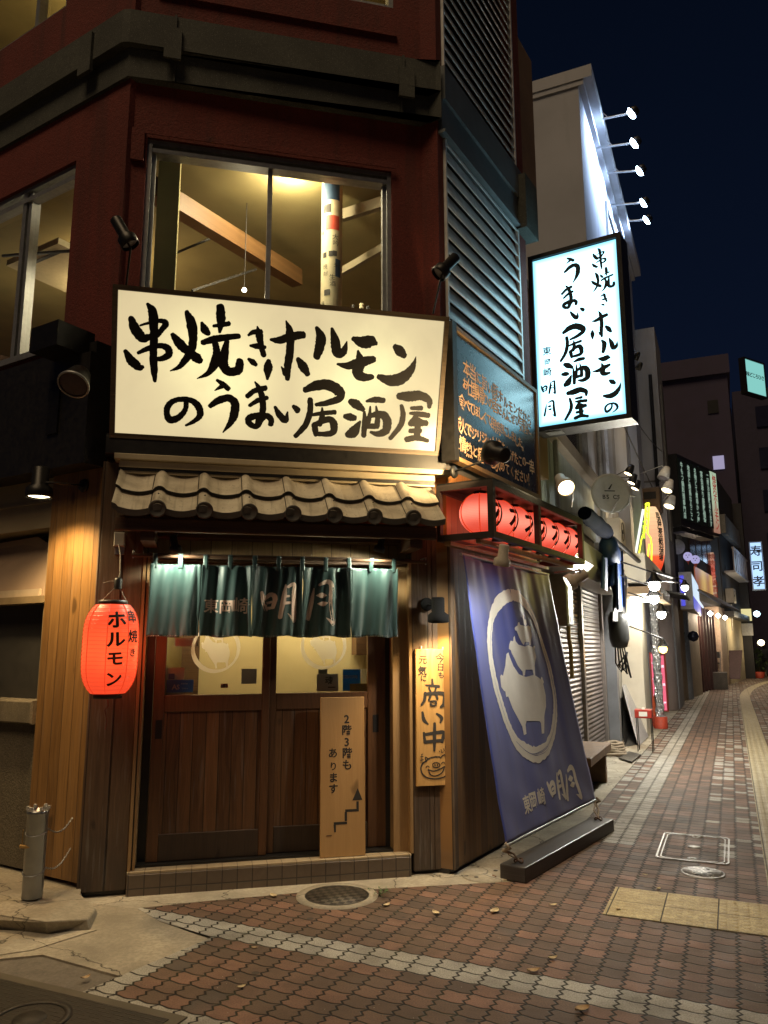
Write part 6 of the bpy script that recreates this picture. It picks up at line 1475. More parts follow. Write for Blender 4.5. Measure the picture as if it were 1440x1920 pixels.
for k in range(3): MB().frame(ST, s2+3.1, s2+4.8, 4.6+2.6*k, 6.2+2.6*k, .08, T2+.002, T2+.05).build("window", M_ALU, b2)
mb = MB(); mb.box(ST, s2+.9, s2+1.5, 3.8, 8.5, T2+.003, T2+.06); mb.build("drain_pipe_cover", plain("blue_white_panel", (.45, .5, .62), .4), b2)
# ground-floor pillars and the lit white porch
mb = MB(); p1 = ST.px(1170, 1400, -1.55)[0]
mb.box(ST, 12.88, 13.1, 0, 3.1, -1.89, -1.70); mb.build("pillar", plain("blue_grey_pillar", (.15, .155, .165), .7, 0, .25, 5), b2)
mb = MB(); tw = XS(14.6).px(1209, 1300)[0]; sw_ = ST.px(1219, 1300, tw)[0]; mb.box(ST, 14.6, sw_, 0, 3.0, -1.85, tw); mb.box(ST, 13.25, 14.6, 2.62, 3.1, -1.85, -1.2); mb.box(ST, 14.6, 17.6, 3.0, 3.1, -1.85, -1.2); mb.build("white_porch", plain("white_plaster", (.62, .58, .48), .7, 0, .12, 4), b2)
MB().box(ST, 13.3, 15.2, .0, 2.6, -1.86, -1.845).build("entrance_door", plain("dark_doorway", (.05, .045, .04), .5), b2)
MB().box(ST, 13.6, 14.2, .7, 2.4, -1.84, -1.80).build("door_window", plain("pale_pane", (.24, .24, .22), .3), b2)
def floodlight(i, lx, ly, bx, by, label):
    s, z = ST.px(bx, by, T2); F = XS(s); t, zz = F.px(lx, ly); base = sp(s, T2, z); p = sp(s, t, zz)
    o = thing("floodlight", label, "floodlight", base, "floodlights on arms of the grey tower")
    MB().tube([base, p], .022, 7).tube([base+Vector((0, 0, .5)), base.lerp(p, .45)], .008, 5).build("arm", plain("arm_steel_%d" % i, (.45, .46, .48), .4, .6), o)
    A = (Vector((0, 0, -.55))-TV*.85).normalized()
    MB().lathe([(.11, 0), (.12, -.02), (.08, -.12), (0, -.14)], p, A, 18).build("lamp_housing", M_DKMET, o)
    MB().lathe([(.125, .005), (.09, .05), (0, .07)], p, A, 18).build("bulb", L_BLUE, o)
    light("floodlight_light", 'SPOT', p+A*.09, 480, LITC["bulb_blue"], o, A, 120, .8, .12)
for i, (a, l) in enumerate([((1185, 212, 1105, 228), "topmost of the five floodlights on the grey tower"), ((1190, 268, 1116, 278), "second floodlight from the top on the grey tower"), ((1200, 320, 1130, 325), "middle one of the five floodlights on the grey tower"), ((1207, 380, 1145, 385), "second floodlight from the bottom of the row, just above the last one"), ((1213, 412, 1158, 416), "lowest of the five floodlights, nearest to the projecting sign")]): floodlight(i, *a, l)
# dish
dp = pt_st(1145, 925, -1.45); 
ds = thing("satellite_dish", "grey satellite dish with black lettering BS CS beside the blue cladding", "satellite dish", dp)
dA = (CAM-dp); dA = (Vector((dA.x, dA.y, 0)).normalized()+TV*.45+Vector((0, 0, .02))).normalized(); dR = .30
MB().lathe([(0, -.05), (dR*.5, -.036), (dR*.85, -.012), (dR, 0), (dR, .006), (dR*.85, -.004), (dR*.5, -.028), (0, -.042)], dp, dA, 32).build("reflector", plain("dish_grey", (.34, .36, .37), .5, 0, .1), ds)
DF = Fr(dp-dA*.02, Vector((0, 0, 1)).cross(dA)); DF.N = dA; DF.V = dA.cross(DF.U)
mb = MB(); 
for i, c_ in enumerate("BS CS"):
    put_char(mb, c_, lambda a, b, o: DF.pt(a, b, o), -.10+i*.055, -.05, .085, .012, bold=.03)
for i, c_ in enumerate("NIPPON ANT"): pass
mb.quad(*[DF.pt(a, b, .016) for a, b in ((-.04, .06), (-.005, .06), (.035, .14), (.02, .14))]); mb.quad(*[DF.pt(a, b, .016) for a, b in ((-.09, .03), (.07, .03), (.07, .045), (-.09, .045))])
mb.build("lettering", M_INKB, ds)
mb = MB(); mb.tube([dp-dA*.05, dp-dA*.12, pt_st(1190, 930, -1.6)], .02, 7); mb.tube([dp-DF.V*.28, dp-DF.V*.12+dA*.3], .01, 5); mb.build("mount_arm", M_ALU, ds)
# clusters of lamps
def glow_lamp(x, y, t, label, mat, e, aim, r=.07, armto=None, group=None, m=None, cat="lamp", spot=110):
    p = pt_st(x, y, t); return can_lamp("shop_lamp", label, p, aim, r, r*2.4, m or M_PALEL, mat, [p-Vector(aim).normalized()*r*1.5, pt_st(*armto)] if armto else None, e*2.2, spot, group=group, bell=False)
DN = Vector((0, 0, -1))
for x, y, a, l in [(1177, 889, (1150, 893, -1.7), "upper left one of three small lamps on curved arms above the dish"), (1183, 906, (1152, 895, -1.7), "middle one of three small lamps on curved arms right of the dish"), (1190, 917, (1160, 900, -1.7), "lowest of three small lamps on curved arms, beside the brown box")]:
    glow_lamp(x, y, -1.35, l, L_WARM, 12, DN*.8-TV*.4-SV*.2, .075, a, "small lamps on curved arms", M_DKMET)
for x, y, a, l, lit in [(1243, 897, (1198, 889, -1.7), "unlit white lamp on the topmost of three long arms", None), (1250, 920, (1230, 910, -1.8), "lit white lamp on the middle one of three arms beside the menu board", L_WARM), (1254, 950, (1238, 944, -1.8), "lit white lamp on the lowest of three arms above the glowing lantern", L_WARM)]:
    p = pt_st(x, y, -.95); can_lamp("arm_lamp", l, p, DN*.8-TV*.3-SV*.3, .11, .26, plain("white_lamp_%d" % y, (.6, .6, .57), .4), lit, [p+Vector((0, 0, .25)), pt_st(*a)], 34 if lit else 0, 120, group="white lamps on straight arms", bell=False)
for x, y, l, e in [(1191, 673, "upper small warm spot lamp beside the projecting sign", 6), (1196, 692, "lower small warm spot lamp beside the projecting sign", 10)]: glow_lamp(x, y, -1.2, l, L_WARM, e, DN*.6-TV*.5+SV*.5, .06, (x-6, y-22, -1.7), "pair of spot lamps behind the projecting sign", M_DKMET)
# brown air-con box, glass lantern of giant size with neon
q = pt_st(1242, 940, -1.5); o = thing("brown_box", "brown metal box mounted on the beige wall above the glowing lantern", "box", q)
u, z = ST.px(1225, 930, -1.35); XF = XS(19.5); a, b = XF.px(1198, 915), XF.px(1240, 955)
MB().bbox(XF, a[0], b[0], b[1], a[1], -.6, 0, .03).build("housing", plain("bronze_box", (.16, .11, .07), .4, .4), o); MB().box(XF, a[0]+.1, b[0]-.1, a[1]-.3, a[1]-.12, .001, .01).build("louvre", M_BLACK, o)
lp = XF.px(1226, 1015); gl_c = XF.pt(lp[0], lp[1], .35); gr = .5*(XF.px(1249, 1015)[0]-XF.px(1205, 1015)[0]); gh = .5*(XF.px(1226, 955)[1]-XF.px(1226, 1075)[1])
o = thing("giant_lantern", "giant paper lantern, cream above and red at the foot, with a column of black writing", "lantern", gl_c)
def glm():
    t = NT("giant_lantern_paper"); ob_ = t.obj(); z = t.math('DIVIDE', t.dot(ob_, (0, 0, 1)), gh)
    r = t.math('ABSOLUTE', t.math('SUBTRACT', t.math('FRACT', t.mul(z, 8.)), .5)); col = t.ramp(t.math('ADD', t.mul(z, .5), .5), [(0., (.75, .03, .01)), (.22, (.95, .10, .03)), (.26, (.85, .42, .24)), (.6, (.9, .50, .28)), (1., (1.1, .72, .38))])
    col = t.mix(t.ramp(r, [(.42, 0.), (.5, .35)]), col, (.45, .17, .07)); t.fin((.3, .2, .1), .5); t.set(t.b.inputs["Emission Color"], col); t.b.inputs["Emission Strength"].default_value = 1.; return t.m
MB().lathe([(gr*(1-abs(y)**3*.55), y*gh) for y in [-1+2*k/28 for k in range(29)]], gl_c, n=28).build("paper_shade", glm(), o)
mb = MB()
for i, c_ in enumerate("居酒屋宴会歓迎酒場"):
    def on(a, b, off): 
        y = b/gh; r = gr*(1-min(1, abs(y))**3*.55)+off; th = atan2(-gl_c.y, -gl_c.x)+.75+a/gr; return gl_c+Vector((cos(th)*r, sin(th)*r, b))
    put_char(mb, c_, on, 0, gh*(.72-.165*i), gh*.19, .01, bold=.05, sub=.05)
mb.build("lettering", M_INKB, o)
ne = thing("neon_bottle", "yellow neon outline of a bottle in front of the giant lantern", "neon sign", pt_st(1215, 1060, -1.0))
N_Y = emit("neon_yellow", (.95, .90, .04), 2.2); N_G = emit("neon_green", (.45, .85, .03), 1.8)
def pxp(L, F, w): 
    r = []
    for x, y in L: u, z = F.px(x, y, w); r.append(F.pt(u, z, w))
    return r
XN = XS(17.8)
mb = MB()
mb.tube(pxp([(1211, 945), (1210, 975), (1207, 1000), (1203, 1010), (1196, 1050), (1193, 1072)], XN, 0), .016, 6); mb.tube(pxp([(1217, 943), (1216, 975), (1214, 1000), (1220, 1008), (1222, 1022), (1221, 1078)], XN, 0), .016, 6); mb.tube(pxp([(1217, 1020), (1214, 1050), (1213, 1070)], XN, .02), .016, 6); mb.tube(pxp([(1186, 1048), (1196, 1058), (1219, 1080)], XN, .03), .02, 6); mb.tube(pxp([(1211, 944), (1217, 943)], XN, 0), .016, 6)
mb.build("bottle_outline", N_Y, ne)
mb = MB()
for k in range(16): y = 945+k*4; xx = 1211-k*.45; mb.tube(pxp([(xx+RND.uniform(-2, 2), y), (xx+RND.uniform(1, 6), y+RND.uniform(2, 6))], XN, -.02), .016, 5)
mb.build("bottle_label", N_G, ne)
mb = MB(); mb.tube(pxp([(1206, 955), (1190, 1048)], XN, -.05), .03, 6); mb.build("white_tube", emit("tube_white", (.8, .85, .75), 1.5), ne)
light("neon_light", 'POINT', pt_st(1212, 1030, -.8), 20, (1, .9, .25), ne, radius=.3)
# canopy roof with brackets under the lantern
cn = thing("shop_canopy", "small wooden canopy with a toothed edge over the lit doorway", "canopy", sp(16, -1.5, 3))
u0, z0 = ST.px(1215, 1055, -1.0); u1, z1 = ST.px(1238, 1108, -1.0)
ca_, cb_ = ST.px(1193, 1078, -1.0), ST.px(1237, 1110, -1.0); cs0, cs1, cz = 13.35, max(15.5, cb_[0]), (ca_[1]+cb_[1])/2
MB().prism([sp(cs0, -1.85, cz), sp(cs0, -1.0, cz), sp(cs1, -1.0, cz), sp(cs1, -1.85, cz)], (0, 0, .12)).build("roof_slab", plain("canopy_wood", (.30, .20, .11), .6), cn)
mb = MB()
for k in range(16): s = cs0+.1+k*(cs1-cs0-.2)/16; mb.box(ST, s, s+.12, cz-.10, cz-.001, -1.15, -.97)
mb.build("toothed_edge", plain("canopy_teeth", (.26, .19, .12), .6), cn)
for x, y, t, l, r in [(1227, 1098, -.9, "white lit bulb lamp under the right end of the wooden canopy", .08), (1226, 1123, -.95, "warm white globe bulb below the wooden canopy", .075), (1284, 1102, -.9, "bright bulb in front of the white box sign by the pole", .085), (1240, 1152, -1.0, "cool white bulb over the pink light boxes", .075), (1243, 1217, -1.0, "amber bulb above the pink light box", .07)]:
    p = pt_st(x, y, t); o = thing("bulb_lamp", l, "lamp", p, "bare bulbs along the lane")
    m = L_AMB if y > 1200 else L_WHITE
    MB().lathe([(0, -r), (r*.7, -r*.7), (r, 0), (r*.7, r*.7), (.03, r*1.2), (.0, r*1.25)], p, n=16).build("bulb", m, o)
    MB().lathe([(r*1.5, r*.55), (r*1.1, r*1.0), (.05, r*1.5), (.04, r*2.0), (0, r*2.0)], p, n=16).build("lamp_shade", M_DKMET, o)
    MB().lathe([(.035, r*1.1), (.035, r*1.1+.09), (0, r*1.1+.09)], p, n=10).tube([p+Vector((0, 0, r*1.1+.09)), p+Vector((0, 0, r+.3))-TV*.5], .012, 5).build("socket", M_BLACK, o)
    light("bulb_light", 'POINT', p+Vector((0, 0, -r*1.3)), {1098: 170, 1123: 130, 1102: 160, 1152: 70, 1217: 16}[y], LITC[m.name], o, radius=.09)
o = thing("soffit_lamp", "flat bright lamp under the wooden canopy lighting the white porch", "lamp", sp(cs0+1.0, -1.45, cz-.03))
MB().box(ST, cs0+.6, cs0+1.8, cz-.05, cz-.012, -1.55, -1.35).build("bulb", emit("soffit_glow", (1, .93, .72), 5.), o); MB().box(ST, cs0+.55, cs0+1.85, cz-.011, cz-.001, -1.6, -1.3).build("housing", M_ALU, o)
light("soffit_light", 'POINT', sp(cs0+1.2, -1.30, cz-.25), 70, (1, .92, .72), o, radius=.12)
# pink light boxes, tinsel column, red box, leaning boards, wall machine
def light_box(x0, y0, x1, y1, s, label, txt, mat):
    F = XS(s); a, b = F.px(x0, y0), F.px(x1, y1); o = thing("light_box", label, "sign", F.pt(a[0], max(0, b[1]), 0))
    MB().box(F, a[0], b[0], max(.03, b[1]), a[1], -.15, -.0).build("lit_panel", mat, o); MB().frame(F, a[0]-.03, b[0]+.03, max(0, b[1]-.03), a[1]+.03, .03, -.17, .01).build("red_frame", MI_RED, o)
    m = MB(); n = len(txt)
    for i, c_ in enumerate(txt): put_char(m, c_, lambda p, q, w: F.pt(p, q, w), (a[0]+b[0])/2, a[1]-(i+.6)*(a[1]-max(0, b[1]))/n, min((b[0]-a[0])*.9, (a[1]-max(0, b[1]))/n), .006, bold=.03)
    m.build("lettering", M_LBX, o); return o
M_PINK = emit("lit_pink", (1.0, .16, .26), .95); M_LBX = emit("lit_white_letters", (1, .92, 1.), 1.15)
light_box(1220, 1226, 1231, 1345, 17.0, "narrow pink light box at the left of the tinsel column", "やきとり", M_PINK)
light_box(1238, 1229, 1251, 1332, 18.4, "pink light box with white writing right of the tinsel column", "居酒屋", M_PINK)
F = XS(16.7); a, b = F.px(1226, 1280), F.px(1237, 1345); o = thing("orange_board", "orange red sloping board between the pink light boxes", "board", F.pt(a[0], 0, 0))
MB().add([F.pt(a[0]-.05, a[1]-.35, 0), F.pt(b[0], a[1], 0), F.pt(b[0], .05, 0), F.pt(a[0]-.05, .05, 0)], [(0, 1, 2, 3)]).build("panel", plain("orange_panel", (.55, .09, .02), .5), o, thick=.04); MB().box(F, a[0]-.1, b[0]+.1, 0, .22, -.1, .12).build("foot_box", MI_RED, o)
tc_ = XS(16.3).pt(XS(16.3).px(1232, 1250)[0], 0, 0); o = thing("tinsel_column", "column wrapped in clear glittering film beside the pink light box", "column", (tc_.x, tc_.y, 0))
t = NT("glitter_film"); v = t.n("TexVoronoi", 1, None, Vector=t.pos(), Scale=16.); t.fin((.62, .64, .68), .22, t.n("Bump", 0, None, Height=t.n("TexVoronoi", 0, None, Vector=t.pos(), Scale=14.), Strength=1., Distance=.05), .45)
MB().grid(lambda i, j: Vector((tc_.x, tc_.y, .05+2.75*j))+Vector((cos(i*2*pi)*.065, sin(i*2*pi)*.065, 0))*(1+.25*sin(i*38+j*31)+.15*sin(i*17-j*60)), 30, 50).build("film", t.m, o)
MB().lathe([(.13, 0), (.13, .22), (0, .22)], (tc_.x, tc_.y, 0), n=16).build("base", MI_RED, o)
c = G(1207, 1408); RBF = XS(c.dot(SV)); cx = c.dot(TV)
o = thing("red_ash_stand", "red metal box on four thin wire legs standing on the concrete strip", "stand", c)
za = RBF.px(1207, 1330)[1]; zb = RBF.px(1207, 1346)[1]; u0, u1 = RBF.px(1191, 1338)[0], RBF.px(1223, 1338)[0]
MB().bbox(RBF, u0, u1, zb, za, -.14, .10, .01).build("box", plain("red_tin", (.33, .03, .02), .4), o)
MB().box(RBF, (u0+u1)/2-.06, (u0+u1)/2+.06, zb+.03, za-.03, .101, .104).build("white_label", M_WHT, o)
MB().box(RBF, (u0+u1)/2-.02, u1-.1, za+.001, za+.02, -.05, .05).build("paper_cup_lid", M_WHT, o)
for du in (.02, u1-u0-.02):
    for w in (-.12, .08): MB().tube([RBF.pt(u0+du, zb, w), RBF.pt(u0+du, 0, w)], .007, 6).build("leg", M_BLACK, o)
def lean(name, label, pts, mat, cat="board", th=.03):
    o = MB().add(pts, [tuple(range(len(pts)))]).build(name, mat, thick=th); tag(o, label, cat); return o
XL = XS(13.5)
g0 = G(1196, 1398); g1 = G(1213, 1382)
lean("leaning_board", "white plastic board leaning on the porch pillar behind the red stand", [g0, g1, pt_st(1183, 1282, -1.78), pt_st(1166, 1285, -1.82)], plain("white_board", (.42, .41, .42), .4))
lean("leaning_board", "pale wooden board leaning behind the white plastic board", [G(1212, 1383), G(1218, 1380), pt_st(1180, 1276, -1.80), pt_st(1174, 1279, -1.82)], plain("pale_board", (.36, .30, .20), .6))
lean("leaning_board", "black board at the foot of the grey pillar", [G(1172, 1400), G(1196, 1396), pt_st(1192, 1340, -1.75), pt_st(1170, 1330, -1.8)], M_BLACK)
q = pt_st(1160, 1175, -1.42); o = thing("wall_meter", "dark oval meter housing with dangling cables on the grey pillar", "meter", q)
MB().lathe([(0, -.30), (.10, -.28), (.135, -.18), (.14, .12), (.11, .2), (0, .22)], q, n=18).build("housing", plain("meter_dark", (.02, .02, .019), .4), o)
mb = MB()
for k in range(5): mb.tube([q+Vector((.03*k-.06, 0, -.27)), q+Vector((.05*k-.08, -.04, -.5-.05*k)), q+Vector((.06*sin(k*2), 0, -.62+.04*k)), q+Vector((.1, 0, -.35))], .012, 5)
mb.tube([q+Vector((0, 0, .2)), q+Vector((-.05, 0, .5)), q+Vector((-.12, .1, 1.0))], .015, 5)
mb.build("cables", M_BLACK, o)
# beige concrete building, pole
T3 = -1.32; s3 = ST.px(1232, 700, T3)[0]; s3 = 21.6; z3 = XS(s3).px(1232, 612)[1]
b3_ = thing("beige_concrete_building", "slim beige concrete building with a flat top behind the lamps", "building", sp(24, -3))
MB().box(ST, s3, 23.6, 0, z3, -6.5, T3).build("wall", stain_wall("beige_concrete", (.30, .30, .31)), b3_)
mb = MB(); mb.box(ST, s3-.02, s3-.002, 6.0, 6.04, -6, T3); mb.box(ST, s3+.6, s3+1.4, z3-6, z3-1.5, T3+.001, T3+.05); mb.build("wall_joint", M_CONC_D, b3_)
MB().lathe([(.42, 0), (.40, 3.3), (0, 3.3)], sp(21.2, -1.75, 0), n=22).build("round_column", stain_wall("pinkish_column", (.36, .29, .26)), b3_)
MB().prism([sp(19.3, -1.85, 2.95), sp(19.3, -.9, 2.75), sp(21.5, -.9, 2.75), sp(21.5, -1.85, 2.95)], (0, 0, .05)).build("porch_roof", M_DKMET, b3_)
pp = sp(25.8, -1.38); pl_ = thing("utility_pole", "grey utility pole with two small dark plates and a white disc lamp on top", "pole", pp)
zt = XS(25.8).px(1290, 985)[1]
MB().lathe([(.22, 0), (.20, zt), (0, zt)], pp, n=20).build("pole", plain("pole_grey", (.20, .22, .25), .6), pl_)
F = XS(25.8)
for y in (1195, 1222): a = F.px(1278, y); MB().box(F, a[0]-.12, a[0]+.12, a[1]-.16, a[1]+.16, .21, .24).build("plate", M_BLACK, pl_)
a = F.px(1271, 1028); MB().lathe([(.0, .02), (.22, .02), (.24, 0), (.22, -.05), (0, -.05)], F.pt(a[0], a[1], .4), -SV+TV*.2, 22).build("disc_lamp", plain("disc_grey", (.48, .49, .52), .5), pl_)
a = F.px(1300, 1193); MB().lathe([(0, -.17), (.12, -.12), (.17, 0), (.12, .12), (0, .17)], F.pt(a[0], a[1], .1), n=16).build("round_mirror", plain("mirror_blue", (.05, .06, .11), .2, .6), pl_)
mb = MB(); a, b = F.px(1252, 1062), F.px(1268, 1075); mb.box(F, a[0]+.1, b[0], b[1]-.05, a[1], .2, .5); mb.build("speaker_box", M_BLACK, pl_)
# white and blue box sign, menu board, banners beyond
F = XS(29.0); a = ST.px(1300, 1075, -.95)
o = thing("box_sign", "white box sign with a blue foot beside the utility pole", "sign", sp(28.5, -1.0, 4)); s0_, z0_ = ST.px(1298, 1072, -.9); s1_, z1_ = ST.px(1315, 1150, -.9); s0_ = 24.3; BT = XS(s0_).px(1298, 1100)[0]; s1_ = ST.px(1316, 1100, BT)[0]
zt_, zb_ = XS(s0_).px(1298, 1072)[1], XS(s0_).px(1298, 1142)[1]; hh_ = zt_-zb_
M_WSIGN = emit("lit_white_blue", (.75, .92, 1.1), .85)
MB().box(ST, s0_, s1_, zb_, zt_, BT-.36, BT).build("casing", plain("sign_casing_white", (.42, .43, .45), .5), o)
MB().box(ST, s0_+.05, s1_-.05, zb_+hh_*.36, zt_-.06, BT+.001, BT+.01).build("lit_panel", M_WSIGN, o); MB().box(ST, s0_+.05, s1_-.05, zb_+.03, zb_+hh_*.35, BT+.001, BT+.01).build("blue_panel", emit("lit_blue", (.12, .16, .85), .7), o)
m = MB()
for i, c_ in enumerate("とり"): put_char(m, c_, lambda p, q, w: ST.pt(p, q, BT+.01+w), (s0_+s1_)/2, zt_-hh_*(.22+.22*i), hh_*.24, .008, bold=.04)
m.build("lettering", emit("lit_navy", (.05, .08, .3), .4), o)
MB().box(XS(s0_), BT-.33, BT-.22, zb_+.1, zt_-.1, .001, .02).build("blue_edge", emit("lit_blue_edge", (.10, .10, .9), .8), o)
HT = HS+.105
FT = Fr(sp(24.0, -1.5), Vector((sin(HT), cos(HT), 0))); FT.N = Vector((cos(HT), -sin(HT), 0))
b5 = thing("tavern_building", "dark timber tavern building with a lit awning shop below, behind the menu board", "building", FT.pt(6, 0, -3))
M_DKW = plain("dark_timber_wall", (.022, .020, .021), .7, 0, .3, 4)
UA, UB = FT.px(1312, 1240)[0], FT.px(1353, 1240)[0]; UC = FT.px(1364, 1240)[0]; UD = FT.px(1396, 1240)[0]
zt5 = FT.px(1352, 905)[1]
MB().box(FT, 0, UC, 3.2, 7.6, -8, 0).build("upper_wall", M_DKW, b5)
MB().box(FT, 0, UA, 0, 3.2, -8, .03).build("cream_wall", plain("cream_wall", (.36, .30, .21), .7), b5)
MB().box(FT, UA, UB, 0, 3.2, -8, -1.2).build("shop_interior", plain("maroon_interior", (.10, .035, .03), .6), b5)
MB().box(FT, UB, UC, 0, 3.2, -8, .04).build("beige_panel", plain("pinkish_beige_wall", (.44, .33, .24), .7), b5)
n_ = 7; mr = plain("red_posts", (.05, .017, .015), .5)
for k in range(n_): u = UA+.3+(UB-UA-.4)*k/n_; MB().box(FT, u, u+.10, 0, 3.0, -.16, -.06).build("shop_post", mr, b5)
MB().prism([FT.pt(UA-.4, 3.55, 0.0), FT.pt(UA-.4, 2.95, .85), FT.pt(UB+.2, 2.95, .85), FT.pt(UB+.2, 3.55, 0.0)], (0, 0, .06)).build("awning", plain("grey_awning", (.16, .14, .125), .6), b5)
a, b = FT.px(1318, 1130), FT.px(1345, 1150)
MB().box(FT, UA+.2, UB-.5, 3.62, 4.35, .002, .04).build("lit_frieze", panel_mat("lit_frieze_orange", (.34, .10, .05), (.85, .55, .16), [FT.pt(UA+2.2, 4.0, 0), FT.pt(UA+4.4, 4.0, 0)], [.9, .9], .7), b5)
wm = plain("dark_glass", (.05, .04, .04), .15)
for k in range(4): u = UA-.5+(UB-UA)*k/4; MB().box(FT, u, u+(UB-UA)/4-.25, 4.75, 6.4, .002, .03).build("upper_window", wm, b5)
bb_ = MB()
for k in range(3):
    q = FT.pt(UA+.8+(UB-UA-1.2)*k/2.2, 2.72, .35); MB().lathe([(0, -.1), (.1, 0), (0, .1)], q, n=12).build("bulb", L_WHITE, b5)
    if k != 1: light("tavern_light", 'POINT', q-Vector((0, 0, .14)), 100, (1, .78, .55), b5, radius=.12)
# the menu board stands off the wall at an angle
d1 = 23.3; pN = XS(d1).px(1268, 850); pN2 = XS(d1).px(1280, 985)
tN = XS(d1).px(1273, 918)[0]; d2 = d1/.885; tF = XS(d2).px(1347, 965)[0]
A_, B_ = sp(d1, tN), sp(d2, tF); MF = Fr(A_, B_-A_); 
MF.N = MF.U.cross(Vector((0, 0, 1)))
mL = (B_-A_).length; mz1 = XS(d1).px(1268, 850)[1]; mz0 = XS(d1).px(1280, 985)[1]
mbd = thing("menu_board", "big black board with columns of pale green brushed writing beyond the beige building", "sign", MF.pt(mL/2, mz0))
MB().box(MF, 0, mL, mz0, mz1, -.40, -.01).build("casing", M_BLACK, mbd)
pg = plain("panel_greenblack", (.016, .026, .02), .3)
pw = mL/6
for k in range(5): MB().box(MF, .05+k*pw, (k+1)*pw-.03, mz0+.2, mz1-.12, -.009, .02).build("panel", pg, mbd)
m = MB(); txts = ["牛もつ鍋料理専門店", "地酒と焼鳥ならここ", "名物どて煮串かつ屋", "宴会承り座敷個室", "二階お座敷あります"]
for k, tx_ in enumerate(txts):
    n = len(tx_); h_ = (mz1-mz0-.45)/n
    for i, c_ in enumerate(tx_): put_char(m, c_, lambda p, q, w: MF.pt(p, q, .02+w), (k+.5)*pw, mz1-.22-(i+.5)*h_, h_*1.05, .006, bold=.025, rot=RND.uniform(-.1, .1))
m.build("lettering", emit("pale_green_letters", (.34, .48, .38), .8), mbd)
MB().box(MF, 5*pw+.02, mL-.03, mz0+.1, mz1-.08, -.009, .03).build("lit_red_panel", panel_mat("lit_banner", (.40, .12, .08), (.50, .75, .52), [MF.pt(5.5*pw, mz1-.5, 0)], [1.1], .8), mbd)
m = MB()
for i, c_ in enumerate("焼肉ホルモン"): put_char(m, c_, lambda p, q, w: MF.pt(p, q, .03+w), 5.5*pw, mz1-.35-i*(mz1-mz0-.4)/6, .36, .005, bold=.03)
m.build("red_lettering", emit("lit_red_letters", (.45, .04, .03), .6), mbd)
MB().box(MF, .3, mL-.3, mz0-.12, mz0-.002, -.5, -.1).build("mounting_beam", M_BLACK, mbd)
# glowing masks, banner, railing shop
F = XS(25.2)
for i, (x, y, r, l) in enumerate([(1290, 1044, 9, "left one of two glowing lilac masks beside the box sign"), (1304, 1050, 9, "right one of two glowing lilac masks beside the box sign")]):
    a = F.px(x, y); R_ = F.px(x+r, y)[0]-a[0]; c = F.pt(a[0], a[1], .1); o = thing("round_mask", l, "ornament", c, "glowing masks")
    MB().lathe([(0, .10), (R_*.6, .07), (R_, 0), (R_*.8, -.1), (0, -.12)], c, -SV+TV*.25, 20).build("face", emit("lilac_%d" % i, (.50, .46, .80), .8), o)
    mb = MB()
    for dx, dz in ((-.3, .2), (.3, .2), (0, -.25)): mb.disc(c-SV*.12+TV*dx*R_+Vector((0, 0, dz*R_)), -SV, R_*.12, 8)
    mb.build("features", M_INKB, o); MB().add([c+TV*-R_*.5+Vector((0, 0, -R_*.8)), c+TV*R_*.4+Vector((0, 0, -R_*.9)), c+Vector((0, 0, -R_*1.9))], [(0, 1, 2)]).build("ribbon", MI_RED, o, thick=.02)
F = XS(FT.pt(FT.px(1338, 1080, .1)[0], 0, .1).dot(SV)); a, b = F.px(1331, 1036), F.px(1345, 1126)
o = thing("vertical_banner", "tall cream and red vertical banner sign under the menu board", "sign", F.pt(a[0], b[1], 0))
MB().box(F, a[0], b[0], b[1], a[1], -.2, 0).build("panel", panel_mat("lit_cream_red", (.62, .40, .27), (.75, .12, .08), [F.pt((a[0]+b[0])/2, (a[1]*.62+b[1]*.38), 0)], [.5], .75), o)
m = MB()
for i, c_ in enumerate("焼肉もつ鍋酒場"): put_char(m, c_, lambda p, q, w: F.pt(p, q, w), (a[0]+b[0])/2, a[1]-(i+.6)*(a[1]-b[1])/7.2, .24, .01, bold=.02)
m.build("lettering", MI_RED, o)
# far shop row
b6 = thing("railing_house", "dark narrow house with a slatted white balcony and a cream ground floor", "building", FT.pt(UC+2, 0, -2))
F6 = FT; m6 = UD
MB().box(F6, UC+.05, m6, 2.95, 9.2, -6, .03).build("upper_wall", M_DKW, b6); MB().box(F6, UC+.5, m6, 0, 2.95, -6, .0).build("cream_wall", plain("cream_shop", (.44, .37, .24), .7), b6)
MB().box(F6, UC+.06, m6+.1, 2.85, 3.1, .0, .40).build("eave", M_BLACK, b6)
a, b = F6.px(1375, 1028, .5), F6.px(1404, 1090, .5); n = 8; au, bu_ = a[0], b[0]; az, bz_ = a[1], F6.px(1377, 1068, .5)[1]
mb = MB()
for k in range(n): mb.box(F6, au+(bu_-au)*k/n, au+(bu_-au)*(k+.6)/n, bz_, az, .45, .5)
mb.box(F6, au, bu_, az, az+.08, .42, .52); mb.box(F6, au, bu_, bz_-.08, bz_, .05, .52); mb.build("balcony_slats", plain("white_slats", (.38, .38, .43), .5), b6)
a = F6.px(1372, 985, .3); MB().box(F6, au-.4, bu_-.5, a[1]-.7, a[1]+.15, .05, .3).build("balcony_panel", plain("grey_panel", (.20, .20, .19), .6), b6)
light("far_shop_light", 'POINT', F6.pt(UC+2.0, 2.6, 1.0), 130, (1, .80, .5), b6, radius=.15)
b7 = thing("dark_apartment_block", "tall dark purple grey apartment block closing the lane, one small window lit", "building", sp(48, -3))
M_APT = plain("night_concrete", (.058, .046, .085), .8, 0, .2, 1.5)
F7 = XS(45.0); q7 = F7.px(1366, 700); z7 = q7[1]; t7 = .9
